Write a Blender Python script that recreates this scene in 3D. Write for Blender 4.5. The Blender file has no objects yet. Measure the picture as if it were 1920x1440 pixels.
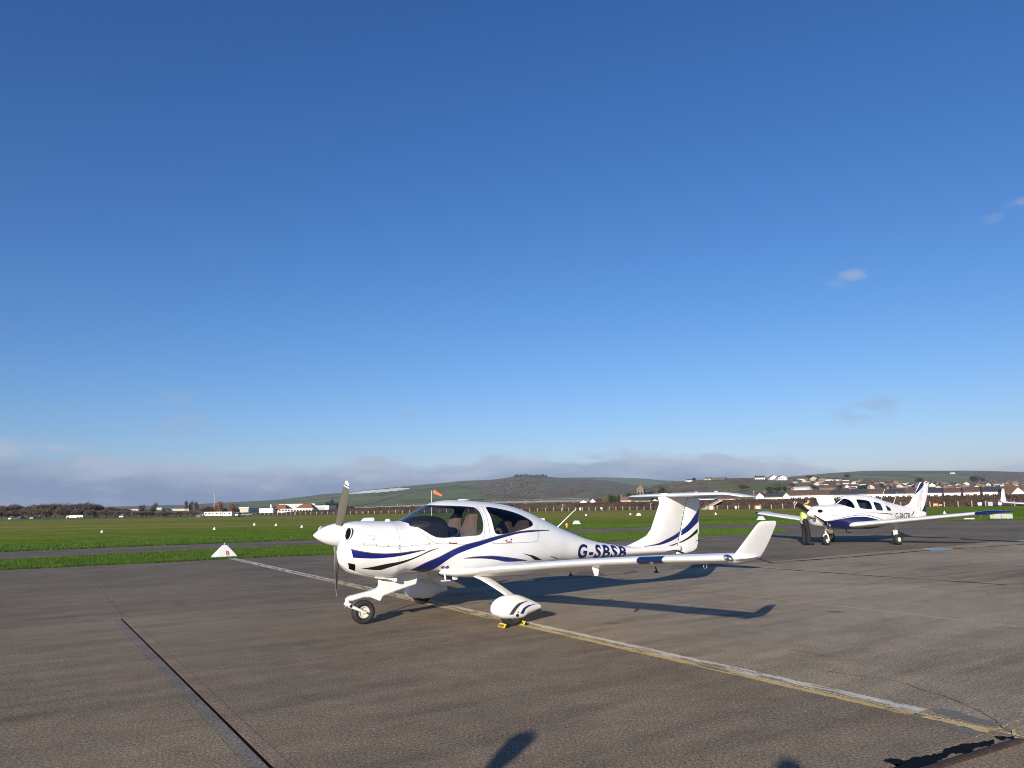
import bpy, bmesh, math, random
import numpy as np
from mathutils import Vector, Matrix
from mathutils.bvhtree import BVHTree
random.seed(7); rng = np.random.default_rng(7)
S = bpy.context.scene; COL = S.collection
# ------------------------------------------------------------------ camera
F, PITCH, ROLL, CH = 1344.04, math.radians(9.726), math.radians(1.038), 1.6543
_c, _s = math.cos(PITCH), math.sin(PITCH); _cr, _sr = math.cos(ROLL), math.sin(ROLL)
_fw = np.array([0, _c, _s]); _u0 = np.array([0, -_s, _c]); _r0 = np.array([1., 0, 0])
_rt = _cr*_r0 - _sr*_u0; _up = _cr*_u0 + _sr*_r0
RC = np.array([_rt, _up, _fw])
cam = bpy.data.cameras.new('camera'); camo = bpy.data.objects.new('camera', cam); COL.objects.link(camo)
camo.matrix_world = Matrix(((_rt[0], _up[0], -_fw[0], 0), (_rt[1], _up[1], -_fw[1], 0), (_rt[2], _up[2], -_fw[2], CH), (0, 0, 0, 1)))
cam.sensor_width = 36; cam.lens = F/1920*36; cam.clip_start = .05; cam.clip_end = 60000
S.camera = camo
def ray(u, v): return RC.T @ np.array([(u-960)/F, -(v-720)/F, 1.])
def ground(u, v, z=0.):
    d = ray(u, v); t = (z-CH)/d[2]; return (d[0]*t, d[1]*t, z)
def at(u, v, y):
    d = ray(u, v); t = y/d[1]; return np.array([d[0]*t, y, CH+d[2]*t])
def hor(u): return 720 + F*(RC[0][2]*(u-960)/F + RC[2][2])/RC[1][2]
def proj(P):
    q = RC @ (np.asarray(P)-np.array([0, 0, CH])); return 960+F*q[0]/q[2], 720-F*q[1]/q[2]
# ------------------------------------------------------------------ sky, sun, exposure
SUN_EL, SUN_AZ = math.radians(16.3), math.radians(198.5)      # azimuth clockwise from +Y
W = bpy.data.worlds.new('World'); S.world = W; W.use_nodes = True
nt = W.node_tree; nt.nodes.clear()
def N(tree, t, **kw):
    n = tree.nodes.new(t)
    for k, v in kw.items():
        if k == 'i':
            for a, b in v.items(): n.inputs[a].default_value = b
        else: setattr(n, k, v)
    return n
def L(tree, a, b): tree.links.new(a, b)
def ramp(tree, fac, stops, interp='LINEAR'):
    r = tree.nodes.new('ShaderNodeValToRGB'); r.color_ramp.interpolation = interp
    e = r.color_ramp.elements
    while len(e) < len(stops): e.new(.5)
    for k, (p, c) in enumerate(stops):
        e[k].position = p; e[k].color = (c, c, c, 1) if not hasattr(c, '__len__') else tuple(c)+(1,)*(4-len(c))
    L(tree, fac, r.inputs[0]); return r.outputs[0]
def math_(tree, op, a, b=None, clamp=False):
    m = tree.nodes.new('ShaderNodeMath'); m.operation = op; m.use_clamp = clamp
    for k, x in enumerate((a, b)):
        if x is None: continue
        if isinstance(x, (int, float)): m.inputs[k].default_value = x
        else: L(tree, x, m.inputs[k])
    return m.outputs[0]
def mixc(tree, fac, a, b, mode='MIX'):
    m = tree.nodes.new('ShaderNodeMix'); m.data_type = 'RGBA'; m.blend_type = mode
    for k, x in ((0, fac), (6, a), (7, b)):
        if isinstance(x, (int, float)): m.inputs[k].default_value = x
        elif isinstance(x, tuple): m.inputs[k].default_value = x+(1,)*(4-len(x))
        else: L(tree, x, m.inputs[k])
    return m.outputs[2]
sky = N(nt, 'ShaderNodeTexSky', sky_type='NISHITA', sun_disc=False, sun_elevation=SUN_EL, sun_rotation=SUN_AZ, altitude=0., air_density=1.0, dust_density=.35, ozone_density=3.2)
tc = N(nt, 'ShaderNodeTexCoord'); sep = N(nt, 'ShaderNodeSeparateXYZ'); L(nt, tc.outputs['Generated'], sep.inputs[0])
elev = sep.outputs[2]
SKY_STR = .09
# low bank of grey-mauve cloud all round the horizon, its top ragged
mp = N(nt, 'ShaderNodeMapping', i={'Scale': (11., 11., 38.)}); L(nt, tc.outputs['Generated'], mp.inputs[0])
cn = N(nt, 'ShaderNodeTexNoise', i={'Scale': 1.0, 'Detail': 7., 'Roughness': .56}); L(nt, mp.outputs[0], cn.inputs[0])
mp2 = N(nt, 'ShaderNodeMapping', i={'Scale': (2.2, 2.2, 3.), 'Location': (3.1, 1.7, 0)}); L(nt, tc.outputs['Generated'], mp2.inputs[0])
cn2 = N(nt, 'ShaderNodeTexNoise', i={'Scale': 1.0, 'Detail': 3.}); L(nt, mp2.outputs[0], cn2.inputs[0])
top = math_(nt, 'ADD', .070, math_(nt, 'MULTIPLY', math_(nt, 'SUBTRACT', cn.outputs[0], .5), .10))
top = math_(nt, 'ADD', top, math_(nt, 'MULTIPLY', math_(nt, 'SUBTRACT', cn2.outputs[0], .5), .09))
top = math_(nt, 'SUBTRACT', top, math_(nt, 'MULTIPLY', ramp(nt, math_(nt, 'ADD', math_(nt, 'MULTIPLY', sep.outputs[0], .5), .5), [(.45, 0.), (.72, 1.)]), .030))
bank = ramp(nt, math_(nt, 'ADD', math_(nt, 'MULTIPLY', math_(nt, 'SUBTRACT', top, elev), 20.), .5, True), [(.3, 0.), (.75, 1.)], 'EASE')
lit = math_(nt, 'ADD', cn.outputs[0], math_(nt, 'MULTIPLY', ramp(nt, math_(nt, 'SUBTRACT', top, elev), [(.0, 1.), (.040, 0.)]), .17))
cloudc = mixc(nt, ramp(nt, lit, [(.50, 0.), (.68, 1.)]), (1.42, 2.10, 3.30), (3.5, 3.95, 4.9))
# a few small stray puffs higher up
mp3 = N(nt, 'ShaderNodeMapping', i={'Scale': (16., 16., 34.), 'Location': (.6, 4.2, 2.)}); L(nt, tc.outputs['Generated'], mp3.inputs[0])
cn3 = N(nt, 'ShaderNodeTexNoise', i={'Scale': 1.3, 'Detail': 7., 'Roughness': .6}); L(nt, mp3.outputs[0], cn3.inputs[0])
puff = None
for (u_, v_, rx, op) in ((1598, 516, .022, .60), (1565, 532, .02, .25), (1650, 758, .036, .50), (1595, 782, .032, .42), (1910, 378, .026, .65), (1868, 408, .02, .22), (330, 742, .032, .35), (330, 797, .045, .30), (765, 775, .018, .45), (650, 748, .012, .25), (-700, 600, .06, .5), (2700, 500, .06, .5), (2500, 720, .07, .4), (-300, 760, .05, .4)):
    d_ = ray(u_, v_); d_ = d_/np.linalg.norm(d_)
    vm = N(nt, 'ShaderNodeVectorMath', operation='SUBTRACT'); L(nt, tc.outputs['Generated'], vm.inputs[0]); vm.inputs[1].default_value = tuple(d_)
    v2 = N(nt, 'ShaderNodeVectorMath', operation='MULTIPLY'); L(nt, vm.outputs[0], v2.inputs[0]); v2.inputs[1].default_value = (1/rx, 1/rx, 2.3/rx)
    v3 = N(nt, 'ShaderNodeVectorMath', operation='LENGTH'); L(nt, v2.outputs[0], v3.inputs[0])
    w_ = math_(nt, 'MULTIPLY', ramp(nt, math_(nt, 'ADD', v3.outputs['Value'], math_(nt, 'MULTIPLY', math_(nt, 'SUBTRACT', cn3.outputs[0], .5), -2.6)), [(.15, 1.), (1., 0.)], 'EASE'), op)
    puff = w_ if puff is None else math_(nt, 'MAXIMUM', puff, w_)
# deepen the sky as the photograph's exposure does: red falls off fastest towards the zenith
sc_ = N(nt, 'ShaderNodeSeparateColor'); L(nt, sky.outputs[0], sc_.inputs[0]); cc_ = N(nt, 'ShaderNodeCombineColor')
for k, (g_, m_) in enumerate(((1.46, .355), (1.14, .585), (.95, 1.06))): L(nt, math_(nt, 'MULTIPLY', math_(nt, 'POWER', sc_.outputs[k], g_), m_), cc_.inputs[k])
base_sky = cc_.outputs[0]
c1 = mixc(nt, puff, base_sky, (2.7, 3.3, 4.6))
bank = math_(nt, 'MULTIPLY', bank, .80)
c2 = mixc(nt, bank, c1, cloudc)
bg = N(nt, 'ShaderNodeBackground', i={'Strength': SKY_STR}); L(nt, c2, bg.inputs[0])
wo = N(nt, 'ShaderNodeOutputWorld'); L(nt, bg.outputs[0], wo.inputs[0])
sun = bpy.data.lights.new('sun', 'SUN'); sun.energy = 4.6; sun.angle = math.radians(.55); sun.color = (1., .90, .76)
suno = bpy.data.objects.new('sun', sun); COL.objects.link(suno)
sdir = Vector((math.sin(SUN_AZ)*math.cos(SUN_EL), math.cos(SUN_AZ)*math.cos(SUN_EL), math.sin(SUN_EL)))
suno.rotation_euler = sdir.to_track_quat('Z', 'Y').to_euler(); suno.location = (0, 0, 60)
S.view_settings.view_transform = 'Standard'; S.view_settings.look = 'None'; S.view_settings.exposure = .6; S.view_settings.gamma = 1
S.view_settings.use_curve_mapping = False
S.render.engine = 'CYCLES'; S.cycles.use_denoising = True; S.cycles.max_bounces = 6; S.cycles.transparent_max_bounces = 16
S.cycles.volume_bounces = 0; S.cycles.filter_width = 1.0; S.render.filter_size = 1.0
# ------------------------------------------------------------------ materials
def mat(name, col, rough=.6, metal=0., var=.0, scale=6., bump=0., bscale=40., spec=.5, coat=0., col2=None, detail=4.):
    m = bpy.data.materials.new(name); m.use_nodes = True; t = m.node_tree; b = t.nodes['Principled BSDF']
    b.inputs['Base Color'].default_value = tuple(col)+(1,); b.inputs['Roughness'].default_value = rough
    b.inputs['Metallic'].default_value = metal; b.inputs['Specular IOR Level'].default_value = spec; b.inputs['Coat Weight'].default_value = coat
    if var or bump or col2:
        g = N(t, 'ShaderNodeTexCoord'); src = g.outputs['Object']
    if var or col2:
        n = N(t, 'ShaderNodeTexNoise', i={'Scale': scale, 'Detail': detail}); L(t, src, n.inputs[0])
        if col2: c = mixc(t, ramp(t, n.outputs[0], [(.38, 0.), (.62, 1.)]), tuple(col), tuple(col2))
        else:
            f = ramp(t, n.outputs[0], [(.3, 1-var), (.7, 1+var)]); c = mixc(t, 1., tuple(col), f, 'MULTIPLY')
        L(t, c, b.inputs['Base Color'])
    if bump:
        n2 = N(t, 'ShaderNodeTexNoise', i={'Scale': bscale, 'Detail': 3.}); L(t, src, n2.inputs[0])
        bp = N(t, 'ShaderNodeBump', i={'Strength': bump, 'Distance': .02}); L(t, n2.outputs[0], bp.inputs['Height']); L(t, bp.outputs[0], b.inputs['Normal'])
    return m
M = {}
M['white'] = mat('white_paint', (.74, .74, .735), .30, var=.045, scale=3.2, coat=.3, detail=7.)
M['white2'] = mat('white_paint_old', (.71, .71, .695), .4, var=.05, scale=3., coat=.1)
M['blue'] = mat('blue_paint', (.006, .012, .140), .3, coat=.3)
M['navy2'] = mat('dark_blue_lettering', (.006, .010, .10), .35)
M['navy'] = mat('navy_paint', (.005, .013, .085), .22, coat=.5)
M['black'] = mat('black_paint', (.012, .012, .014), .35)
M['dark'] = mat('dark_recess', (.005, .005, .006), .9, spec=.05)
M['gold'] = mat('gold_edge', (.10, .08, .05), .4)
M['seam'] = mat('seam_line', (.16, .16, .16), .7)
M['rubber'] = mat('rubber', (.018, .018, .019), .75, var=.25, scale=30.)
M['hub'] = mat('cream_wheel_hub', (.62, .58, .48), .4)
M['steel'] = mat('bare_steel', (.45, .45, .45), .35, .9)
M['blade'] = mat('blade_paint', (.120, .118, .095), .45)
M['leather'] = mat('brown_leather', (.21, .135, .10), .5, var=.12, scale=14., bump=.2)
M['lining'] = mat('cabin_lining', (.10, .10, .105), .85)
M['dash'] = mat('dash_black', (.012, .013, .018), .7)
M['yellow'] = mat('yellow_paint', (.72, .50, .03), .5)
M['orange'] = mat('orange_fabric', (.80, .16, .05), .7)
M['orangew'] = mat('orange_plastic', (.75, .22, .10), .6)
M['concrete'] = mat('concrete', (.33, .32, .30), .85, var=.15, scale=.8)
M['wood'] = mat('pale_post', (.42, .38, .31), .85, var=.2, scale=4.)
M['greyb'] = mat('grey_board', (.34, .37, .40), .6, var=.1, scale=1.)
M['render'] = mat('white_render', (.74, .72, .67), .85, var=.07, scale=.4)
M['tile'] = mat('red_tile', (.145, .078, .054), .85, var=.25, scale=1.2)
M['terracotta'] = mat('terracotta_tile', (.30, .115, .045), .85, var=.2, scale=.8)
M['slate'] = mat('slate', (.055, .056, .062), .7, var=.25, scale=1.)
M['brownroof'] = mat('brown_tile', (.125, .082, .058), .85, var=.3, scale=1.)
M['brick'] = mat('brick', (.17, .115, .088), .9, var=.25, scale=2.)
M['stonew'] = mat('flint_stone', (.165, .140, .105), .9, var=.25, scale=1.)
M['pane'] = mat('window_glass', (.03, .035, .045), .12)
M['bark'] = mat('bark', (.075, .055, .042), .9)
M['skin'] = mat('skin', (.50, .27, .19), .55)
M['hair'] = mat('dark_hair', (.03, .015, .010), .7)
M['shirt'] = mat('white_shirt', (.72, .72, .73), .8)
M['trousers'] = mat('black_trousers', (.010, .010, .011), .9)
M['hivis'] = mat('hi_vis_yellow', (.62, .75, .03), .8)
M['reflect'] = mat('reflective_tape', (.62, .62, .58), .4)
M['shoe'] = mat('black_shoe', (.008, .008, .008), .4)
def glass(name, tint, refl=1.0):
    m = bpy.data.materials.new(name); m.use_nodes = True; t = m.node_tree; t.nodes.clear()
    tr = N(t, 'ShaderNodeBsdfTransparent', i={'Color': tint+(1,)}); gl = N(t, 'ShaderNodeBsdfGlossy', i={'Roughness': .02})
    fr = N(t, 'ShaderNodeLayerWeight', i={'Blend': .5}); mx = N(t, 'ShaderNodeMixShader')
    L(t, math_(t, 'MULTIPLY', math_(t, 'ADD', .05, math_(t, 'MULTIPLY', math_(t, 'POWER', fr.outputs['Facing'], 4.), .8)), refl, True), mx.inputs[0]); L(t, tr.outputs[0], mx.inputs[1]); L(t, gl.outputs[0], mx.inputs[2])
    o = N(t, 'ShaderNodeOutputMaterial'); L(t, mx.outputs[0], o.inputs[0]); return m
M['glass'] = glass('canopy_glass', (.74, .80, .84)); M['glass2'] = glass('rear_glass', (.45, .48, .52))
M['glass3'] = glass('tinted_glass', (.40, .43, .48)); M['lampglass'] = glass('lamp_glass', (.8, .84, .9), 1.2)
M['bluepanel'] = mat('dark_blue_lens', (.010, .022, .075), .12)
# ------------------------------------------------------------------ helpers
def tag(o, label=None, cat=None, group=None, kind=None):
    if label: o['label'] = label
    if cat: o['category'] = cat
    if group: o['group'] = group
    if kind: o['kind'] = kind
    return o
def empty(name, loc, rz=0., **kw):
    o = bpy.data.objects.new(name, None); COL.objects.link(o); o.location = loc; o.rotation_euler = (0, 0, rz); o.empty_display_size = .2
    return tag(o, **kw)
def link(name, me, parent=None):
    o = bpy.data.objects.new(name, me); COL.objects.link(o); o.parent = parent; return o
def mk(name, vs, fs, m, parent=None, smooth=False, idx=None, angle=None):
    me = bpy.data.meshes.new(name); me.from_pydata([tuple(map(float, v)) for v in vs], [], fs)
    for x in (m if isinstance(m, (list, tuple)) else [m]): me.materials.append(x)
    if idx is not None: me.polygons.foreach_set('material_index', idx)
    me.update()
    if smooth: me.polygons.foreach_set('use_smooth', [True]*len(me.polygons))
    if angle: me.set_sharp_from_angle(angle=math.radians(angle))
    return link(name, me, parent)
class MB:
    def __init__(s): s.v = []; s.f = []; s.i = []
    def add(s, vs, fs, mi=0):
        n = len(s.v); s.v += [tuple(map(float, v)) for v in vs]; s.f += [tuple(a+n for a in f) for f in fs]; s.i += [mi]*len(fs); return s
    def box(s, c, d, mi=0, rz=0., R=None):
        x, y, z = d[0]/2, d[1]/2, d[2]/2
        P = [(-x, -y, -z), (x, -y, -z), (x, y, -z), (-x, y, -z), (-x, -y, z), (x, -y, z), (x, y, z), (-x, y, z)]
        if R is None: R = Matrix.Rotation(rz, 3, 'Z')
        P = [tuple(R @ Vector(p)+Vector(c)) for p in P]
        return s.add(P, [(0, 3, 2, 1), (4, 5, 6, 7), (0, 1, 5, 4), (1, 2, 6, 5), (2, 3, 7, 6), (3, 0, 4, 7)], mi)
    def tube(s, pts, rs, n=10, mi=0, cap=True):
        pts = [Vector(p) for p in pts]; rs = rs if hasattr(rs, '__len__') else [rs]*len(pts)
        vs = []; prev = None
        for k, p in enumerate(pts):
            t = (pts[min(k+1, len(pts)-1)]-pts[max(k-1, 0)]).normalized()
            a = prev if prev is not None else (Vector((0, 0, 1)) if abs(t.z) < .9 else Vector((1, 0, 0)))
            a = (a-t*a.dot(t)).normalized(); prev = a; b = t.cross(a)
            for j in range(n):
                w = 2*math.pi*j/n; vs.append(p+(a*math.cos(w)+b*math.sin(w))*rs[k])
        fs = [(k*n+j, k*n+(j+1) % n, (k+1)*n+(j+1) % n, (k+1)*n+j) for k in range(len(pts)-1) for j in range(n)]
        if cap: fs += [tuple(range(n))[::-1], tuple((len(pts)-1)*n+j for j in range(n))]
        return s.add(vs, fs, mi)
    def lathe(s, c, axis, prof, n=24, mi=0):
        # prof: (distance along axis, radius)
        ax = Vector(axis).normalized(); a = Vector((0, 0, 1)) if abs(ax.z) < .9 else Vector((1, 0, 0)); a = (a-ax*a.dot(ax)).normalized(); b = ax.cross(a); c = Vector(c)
        vs = [c+ax*d+(a*math.cos(2*math.pi*j/n)+b*math.sin(2*math.pi*j/n))*r for d, r in prof for j in range(n)]
        fs = [(k*n+j, k*n+(j+1) % n, (k+1)*n+(j+1) % n, (k+1)*n+j) for k in range(len(prof)-1) for j in range(n)]
        return s.add(vs, fs, mi)
    def ell(s, c, r, n=12, m=8, mi=0, R=None):
        vs = []; fs = []
        for i in range(m+1):
            th = math.pi*i/m
            for j in range(n):
                p = Vector((r[0]*math.sin(th)*math.cos(2*math.pi*j/n), r[1]*math.sin(th)*math.sin(2*math.pi*j/n), r[2]*math.cos(th)))
                if R is not None: p = R @ p
                vs.append(p+Vector(c))
        fs = [(i*n+j, (i+1)*n+j, (i+1)*n+(j+1) % n, i*n+(j+1) % n) for i in range(m) for j in range(n)]
        return s.add(vs, fs, mi)
    def prism(s, poly, ax, a, b, mi=0):
        # poly of (p,q) extruded along axis ax between a and b
        def pt(p, q, w): return {'y': (p, w, q), 'x': (w, p, q), 'z': (p, q, w)}[ax]
        n = len(poly); vs = [pt(p, q, a) for p, q in poly]+[pt(p, q, b) for p, q in poly]
        return s.add(vs, [tuple(range(n))[::-1], tuple(range(n, 2*n))]+[(k, (k+1) % n, n+(k+1) % n, n+k) for k in range(n)], mi)
    def build(s, name, m, parent=None, smooth=False, angle=None, bevel=0.):
        o = mk(name, s.v, s.f, m, parent, False, s.i)
        if bevel or smooth:
            bm = bmesh.new(); bm.from_mesh(o.data); bmesh.ops.remove_doubles(bm, verts=bm.verts, dist=1e-5)
            bmesh.ops.recalc_face_normals(bm, faces=bm.faces)
            if bevel:
                ed = [e for e in bm.edges if len(e.link_faces) == 2 and e.calc_face_angle(0) > .5]
                bmesh.ops.bevel(bm, geom=ed, offset=bevel, segments=2, affect='EDGES', clamp_overlap=True)
            bm.to_mesh(o.data); bm.free()
            o.data.polygons.foreach_set('use_smooth', [True]*len(o.data.polygons))
            o.data.set_sharp_from_angle(angle=math.radians(angle or 35))
        return o
def pchip(x, xs, ys):
    xs = np.asarray(xs, float); ys = np.asarray(ys, float)
    if xs[0] > xs[-1]: xs = xs[::-1]; ys = ys[::-1]
    h = np.diff(xs); d = np.diff(ys)/h; m = np.zeros(len(xs)); m[0] = d[0]; m[-1] = d[-1]
    for k in range(1, len(xs)-1):
        if d[k-1]*d[k] > 0:
            w1 = 2*h[k]+h[k-1]; w2 = h[k]+2*h[k-1]; m[k] = (w1+w2)/(w1/d[k-1]+w2/d[k])
    x = np.clip(np.asarray(x, float), xs[0], xs[-1]); k = np.clip(np.searchsorted(xs, x)-1, 0, len(xs)-2)
    t = (x-xs[k])/h[k]
    return (2*t**3-3*t**2+1)*ys[k]+(t**3-2*t**2+t)*h[k]*m[k]+(-2*t**3+3*t**2)*ys[k+1]+(t**3-t**2)*h[k]*m[k+1]
def loft_body(st, nx=80, na=64, xs=None):
    # stations: x, ztop, zbot, halfwidth, z of widest, upper exponent, lower exponent
    st = np.array(st, float); X = st[:, 0]
    xs = np.linspace(X[0], X[-1], nx) if xs is None else xs
    col = [pchip(xs, X, st[:, k]) for k in range(1, 7)]
    vs = []
    for i, x in enumerate(xs):
        zt, zb, hw, zc, nu, nl = [c[i] for c in col]
        for j in range(na):
            th = 2*math.pi*(j+.5)/na; c, s = math.cos(th), math.sin(th); n = nu if s > 0 else nl
            y = hw*math.copysign(abs(c)**(2/n), c); z = zc+((zt-zc) if s > 0 else (zc-zb))*math.copysign(abs(s)**(2/n), s)
            vs.append((x, y, z))
    fs = [(i*na+j, i*na+(j+1) % na, (i+1)*na+(j+1) % na, (i+1)*na+j) for i in range(len(xs)-1) for j in range(na)]
    fs += [tuple(range(na))[::-1], tuple((len(xs)-1)*na+j for j in range(na))]
    return vs, fs
def to_bm(vs, fs):
    bm = bmesh.new(); V = [bm.verts.new(v) for v in vs]
    for f in fs: bm.faces.new([V[k] for k in f])
    bmesh.ops.recalc_face_normals(bm, faces=bm.faces); return bm
def inpoly(x, z, poly):
    r = False; n = len(poly)
    for k in range(n):
        (a, b), (c, d) = poly[k], poly[(k+1) % n]
        if (b > z) != (d > z) and x < (c-a)*(z-b)/(d-b)+a: r = not r
    return r
def chaikin(P, closed=True):
    out = []; n = len(P)
    for k in range(n if closed else n-1):
        a, b = P[k], P[(k+1) % n]
        out += [(a[0]*.75+b[0]*.25, a[1]*.75+b[1]*.25), (a[0]*.25+b[0]*.75, a[1]*.25+b[1]*.75)]
    return out
def cut_poly(bm, poly):
    n = len(poly)
    for k in range(n):
        (a, b), (c, d) = poly[k], poly[(k+1) % n]
        if math.hypot(c-a, d-b) < 1e-6: continue
        x0, x1, z0, z1 = min(a, c)-.02, max(a, c)+.02, min(b, d)-.02, max(b, d)+.02
        fa = []
        for f in bm.faces:
            xs = [v.co.x for v in f.verts]; zs = [v.co.z for v in f.verts]
            if max(xs) >= x0 and min(xs) <= x1 and max(zs) >= z0 and min(zs) <= z1: fa.append(f)
        ge = set(fa)
        for f in fa: ge.update(f.edges); ge.update(f.verts)
        bmesh.ops.bisect_plane(bm, geom=list(ge), dist=1e-5, plane_co=(a, 0, b), plane_no=Vector((d-b, 0, -(c-a))).normalized())
    return [f for f in bm.faces if inpoly(f.calc_center_median().x, f.calc_center_median().z, poly)]
def bm_obj(bm, name, m, parent, smooth=True):
    me = bpy.data.meshes.new(name); bm.to_mesh(me); 
    for x in (m if isinstance(m, (list, tuple)) else [m]): me.materials.append(x)
    me.polygons.foreach_set('use_smooth', [smooth]*len(me.polygons)); return link(name, me, parent)
def faces_to_bm(fl):
    b2 = bmesh.new(); mp = {}
    for f in fl:
        vv = []
        for v in f.verts:
            if v not in mp: mp[v] = b2.verts.new(v.co)
            vv.append(mp[v])
        b2.faces.new(vv)
    bmesh.ops.recalc_face_normals(b2, faces=b2.faces)
    return b2
def glazed_body(st, windows, root, body_mat, glass_mats, cabin, na=72, nx=110, lining=M['lining']):
    # windows: list of (poly, part name, split by side)
    vs, fs = loft_body(st, nx, na); bm = to_bm(vs, fs)
    bvh = BVHTree.FromBMesh(bm)
    for k, (poly, nm, split) in enumerate(windows):
        fl = cut_poly(bm, poly)
        for sd in ((1, -1) if split else (0,)):
            g = [f for f in fl if sd == 0 or f.calc_center_median().y*sd > 0]
            b2 = faces_to_bm(g); bm_obj(b2, nm, glass_mats[k], root); b2.free()
        bmesh.ops.delete(bm, geom=fl, context='FACES')
    bm.normal_update()
    b = [e for e in bm.edges if len(e.link_faces) == 1]
    # lining of the cabin and dark returns round each opening
    ln = bmesh.new(); mp = {}
    def inner(v):
        if v not in mp: mp[v] = ln.verts.new(v.co-v.normal*.022)
        return mp[v]
    for f in bm.faces:
        c = f.calc_center_median()
        if cabin[0] < c.x < cabin[1]: ln.faces.new([inner(v) for v in f.verts][::-1])
    op = {}
    def outer(v):
        if v not in op: op[v] = ln.verts.new(v.co-v.normal*.001)
        return op[v]
    for e in b:
        a, c = e.verts
        try: ln.faces.new([outer(a), outer(c), inner(c), inner(a)])
        except ValueError: pass
    bm_obj(ln, 'cabin_lining', lining, root); ln.free()
    o = bm_obj(bm, 'fuselage', body_mat, root); bm.free()
    return o, bvh
def drape(bvh, x, z, side, off=.0025):
    h = bvh.ray_cast(Vector((x, side*3, z)), Vector((0, -side, 0)))
    if h[0] is None: return None
    n = h[1]
    if n.y*side < 0: n = -n
    return h[0]+n*off
def stripe(bvh, up, lo, m, root, n=40, rows=5, sides=(1, -1), off=.0025, name='stripe'):
    for sd in sides:
        vs = []; fs = []; ids = {}
        up_, lo_ = np.array(up, float), np.array(lo, float)
        tu = np.linspace(0, 1, len(up_)); tl = np.linspace(0, 1, len(lo_)); T = np.linspace(0, 1, n)
        def arc(P):
            s = np.concatenate([[0], np.cumsum(np.hypot(*np.diff(P, axis=0).T))]); return s/s[-1]
        U = np.array([pchip(T, arc(up_), up_[:, k]) for k in (0, 1)]).T; O = np.array([pchip(T, arc(lo_), lo_[:, k]) for k in (0, 1)]).T
        for i in range(n):
            for j in range(rows):
                w = j/(rows-1); q = U[i]*(1-w)+O[i]*w; p = drape(bvh, q[0], q[1], sd, off)
                if p is not None: ids[i, j] = len(vs); vs.append(p)
        for i in range(n-1):
            for j in range(rows-1):
                k = [(i, j), (i+1, j), (i+1, j+1), (i, j+1)]
                if all(a in ids for a in k):
                    q = [ids[a] for a in k]
                    if max((vs[a]-vs[b_]).length for a in q for b_ in q) < .5: fs.append(tuple(q))
        if fs: mk(name, vs, fs, m, root, True)
def seam(bvh, pts, root, w=.004, m=None, sides=(1, -1), name='panel_seam'):
    P = np.array(pts, float); s = np.concatenate([[0], np.cumsum(np.hypot(*np.diff(P, axis=0).T))]); n = max(8, int(s[-1]/.03))
    T = np.linspace(0, s[-1], n); Q = np.array([pchip(T, s, P[:, k]) for k in (0, 1)]).T
    d = np.gradient(Q, axis=0); d /= np.maximum(1e-9, np.hypot(d[:, 0], d[:, 1]))[:, None]; nr = np.stack([-d[:, 1], d[:, 0]], 1)*w/2
    stripe(bvh, Q+nr, Q-nr, m or M['seam'], root, n, 2, sides, .0012, name)
def lettering(txt, bvh, root, x0, x1, z0, h, m, slope=0., sides=(1,), name='lettering', bold=.012, space=1.):
    cu = bpy.data.curves.new('t', 'FONT'); cu.body = txt; cu.size = 1.; cu.offset = bold; cu.space_character = space; cu.resolution_u = 4
    o = bpy.data.objects.new('t', cu); COL.objects.link(o); bpy.context.view_layer.update()
    me = bpy.data.meshes.new_from_object(o.evaluated_get(bpy.context.evaluated_depsgraph_get()))
    bpy.data.objects.remove(o); bpy.data.curves.remove(cu)
    bm = bmesh.new(); bm.from_mesh(me); bpy.data.meshes.remove(me)
    xa = [v.co.x for v in bm.verts]; ya = [v.co.y for v in bm.verts]; a, b, c, d = min(xa), max(xa), min(ya), max(ya)
    for v in bm.verts: v.co = Vector(((v.co.x-a)/(b-a), (v.co.y-c)/(d-c), 0))
    if bvh is None: return bm
    for k in range(1, 8): bmesh.ops.bisect_plane(bm, geom=bm.verts[:]+bm.edges[:]+bm.faces[:], dist=1e-6, plane_co=(0, k/8, 0), plane_no=(0, 1, 0))
    for k in range(1, 30): bmesh.ops.bisect_plane(bm, geom=bm.verts[:]+bm.edges[:]+bm.faces[:], dist=1e-6, plane_co=(k/30, 0, 0), plane_no=(1, 0, 0))
    for sd in sides:
        b2 = bm.copy()
        for v in b2.verts:
            t = v.co.x if sd > 0 else 1-v.co.x
            x = x0+(x1-x0)*t; z = z0+h*v.co.y+slope*t
            p = drape(bvh, x, z, sd, .003); v.co = p if p is not None else Vector((x, 0, z))
        bm_obj(b2, name, m, root, True); b2.free()
    bm.free()
def airfoil(n=15):
    t = (1-np.cos(np.linspace(0, math.pi, n)))/2
    y = 5*(.2969*np.sqrt(t)-.1260*t-.3516*t**2+.2843*t**3-.1036*t**4)
    return [(a, b*1.15) for a, b in zip(t[::-1], y[::-1])]+[(a, -b*.75) for a, b in zip(t[1:-1], y[1:-1])]
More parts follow.
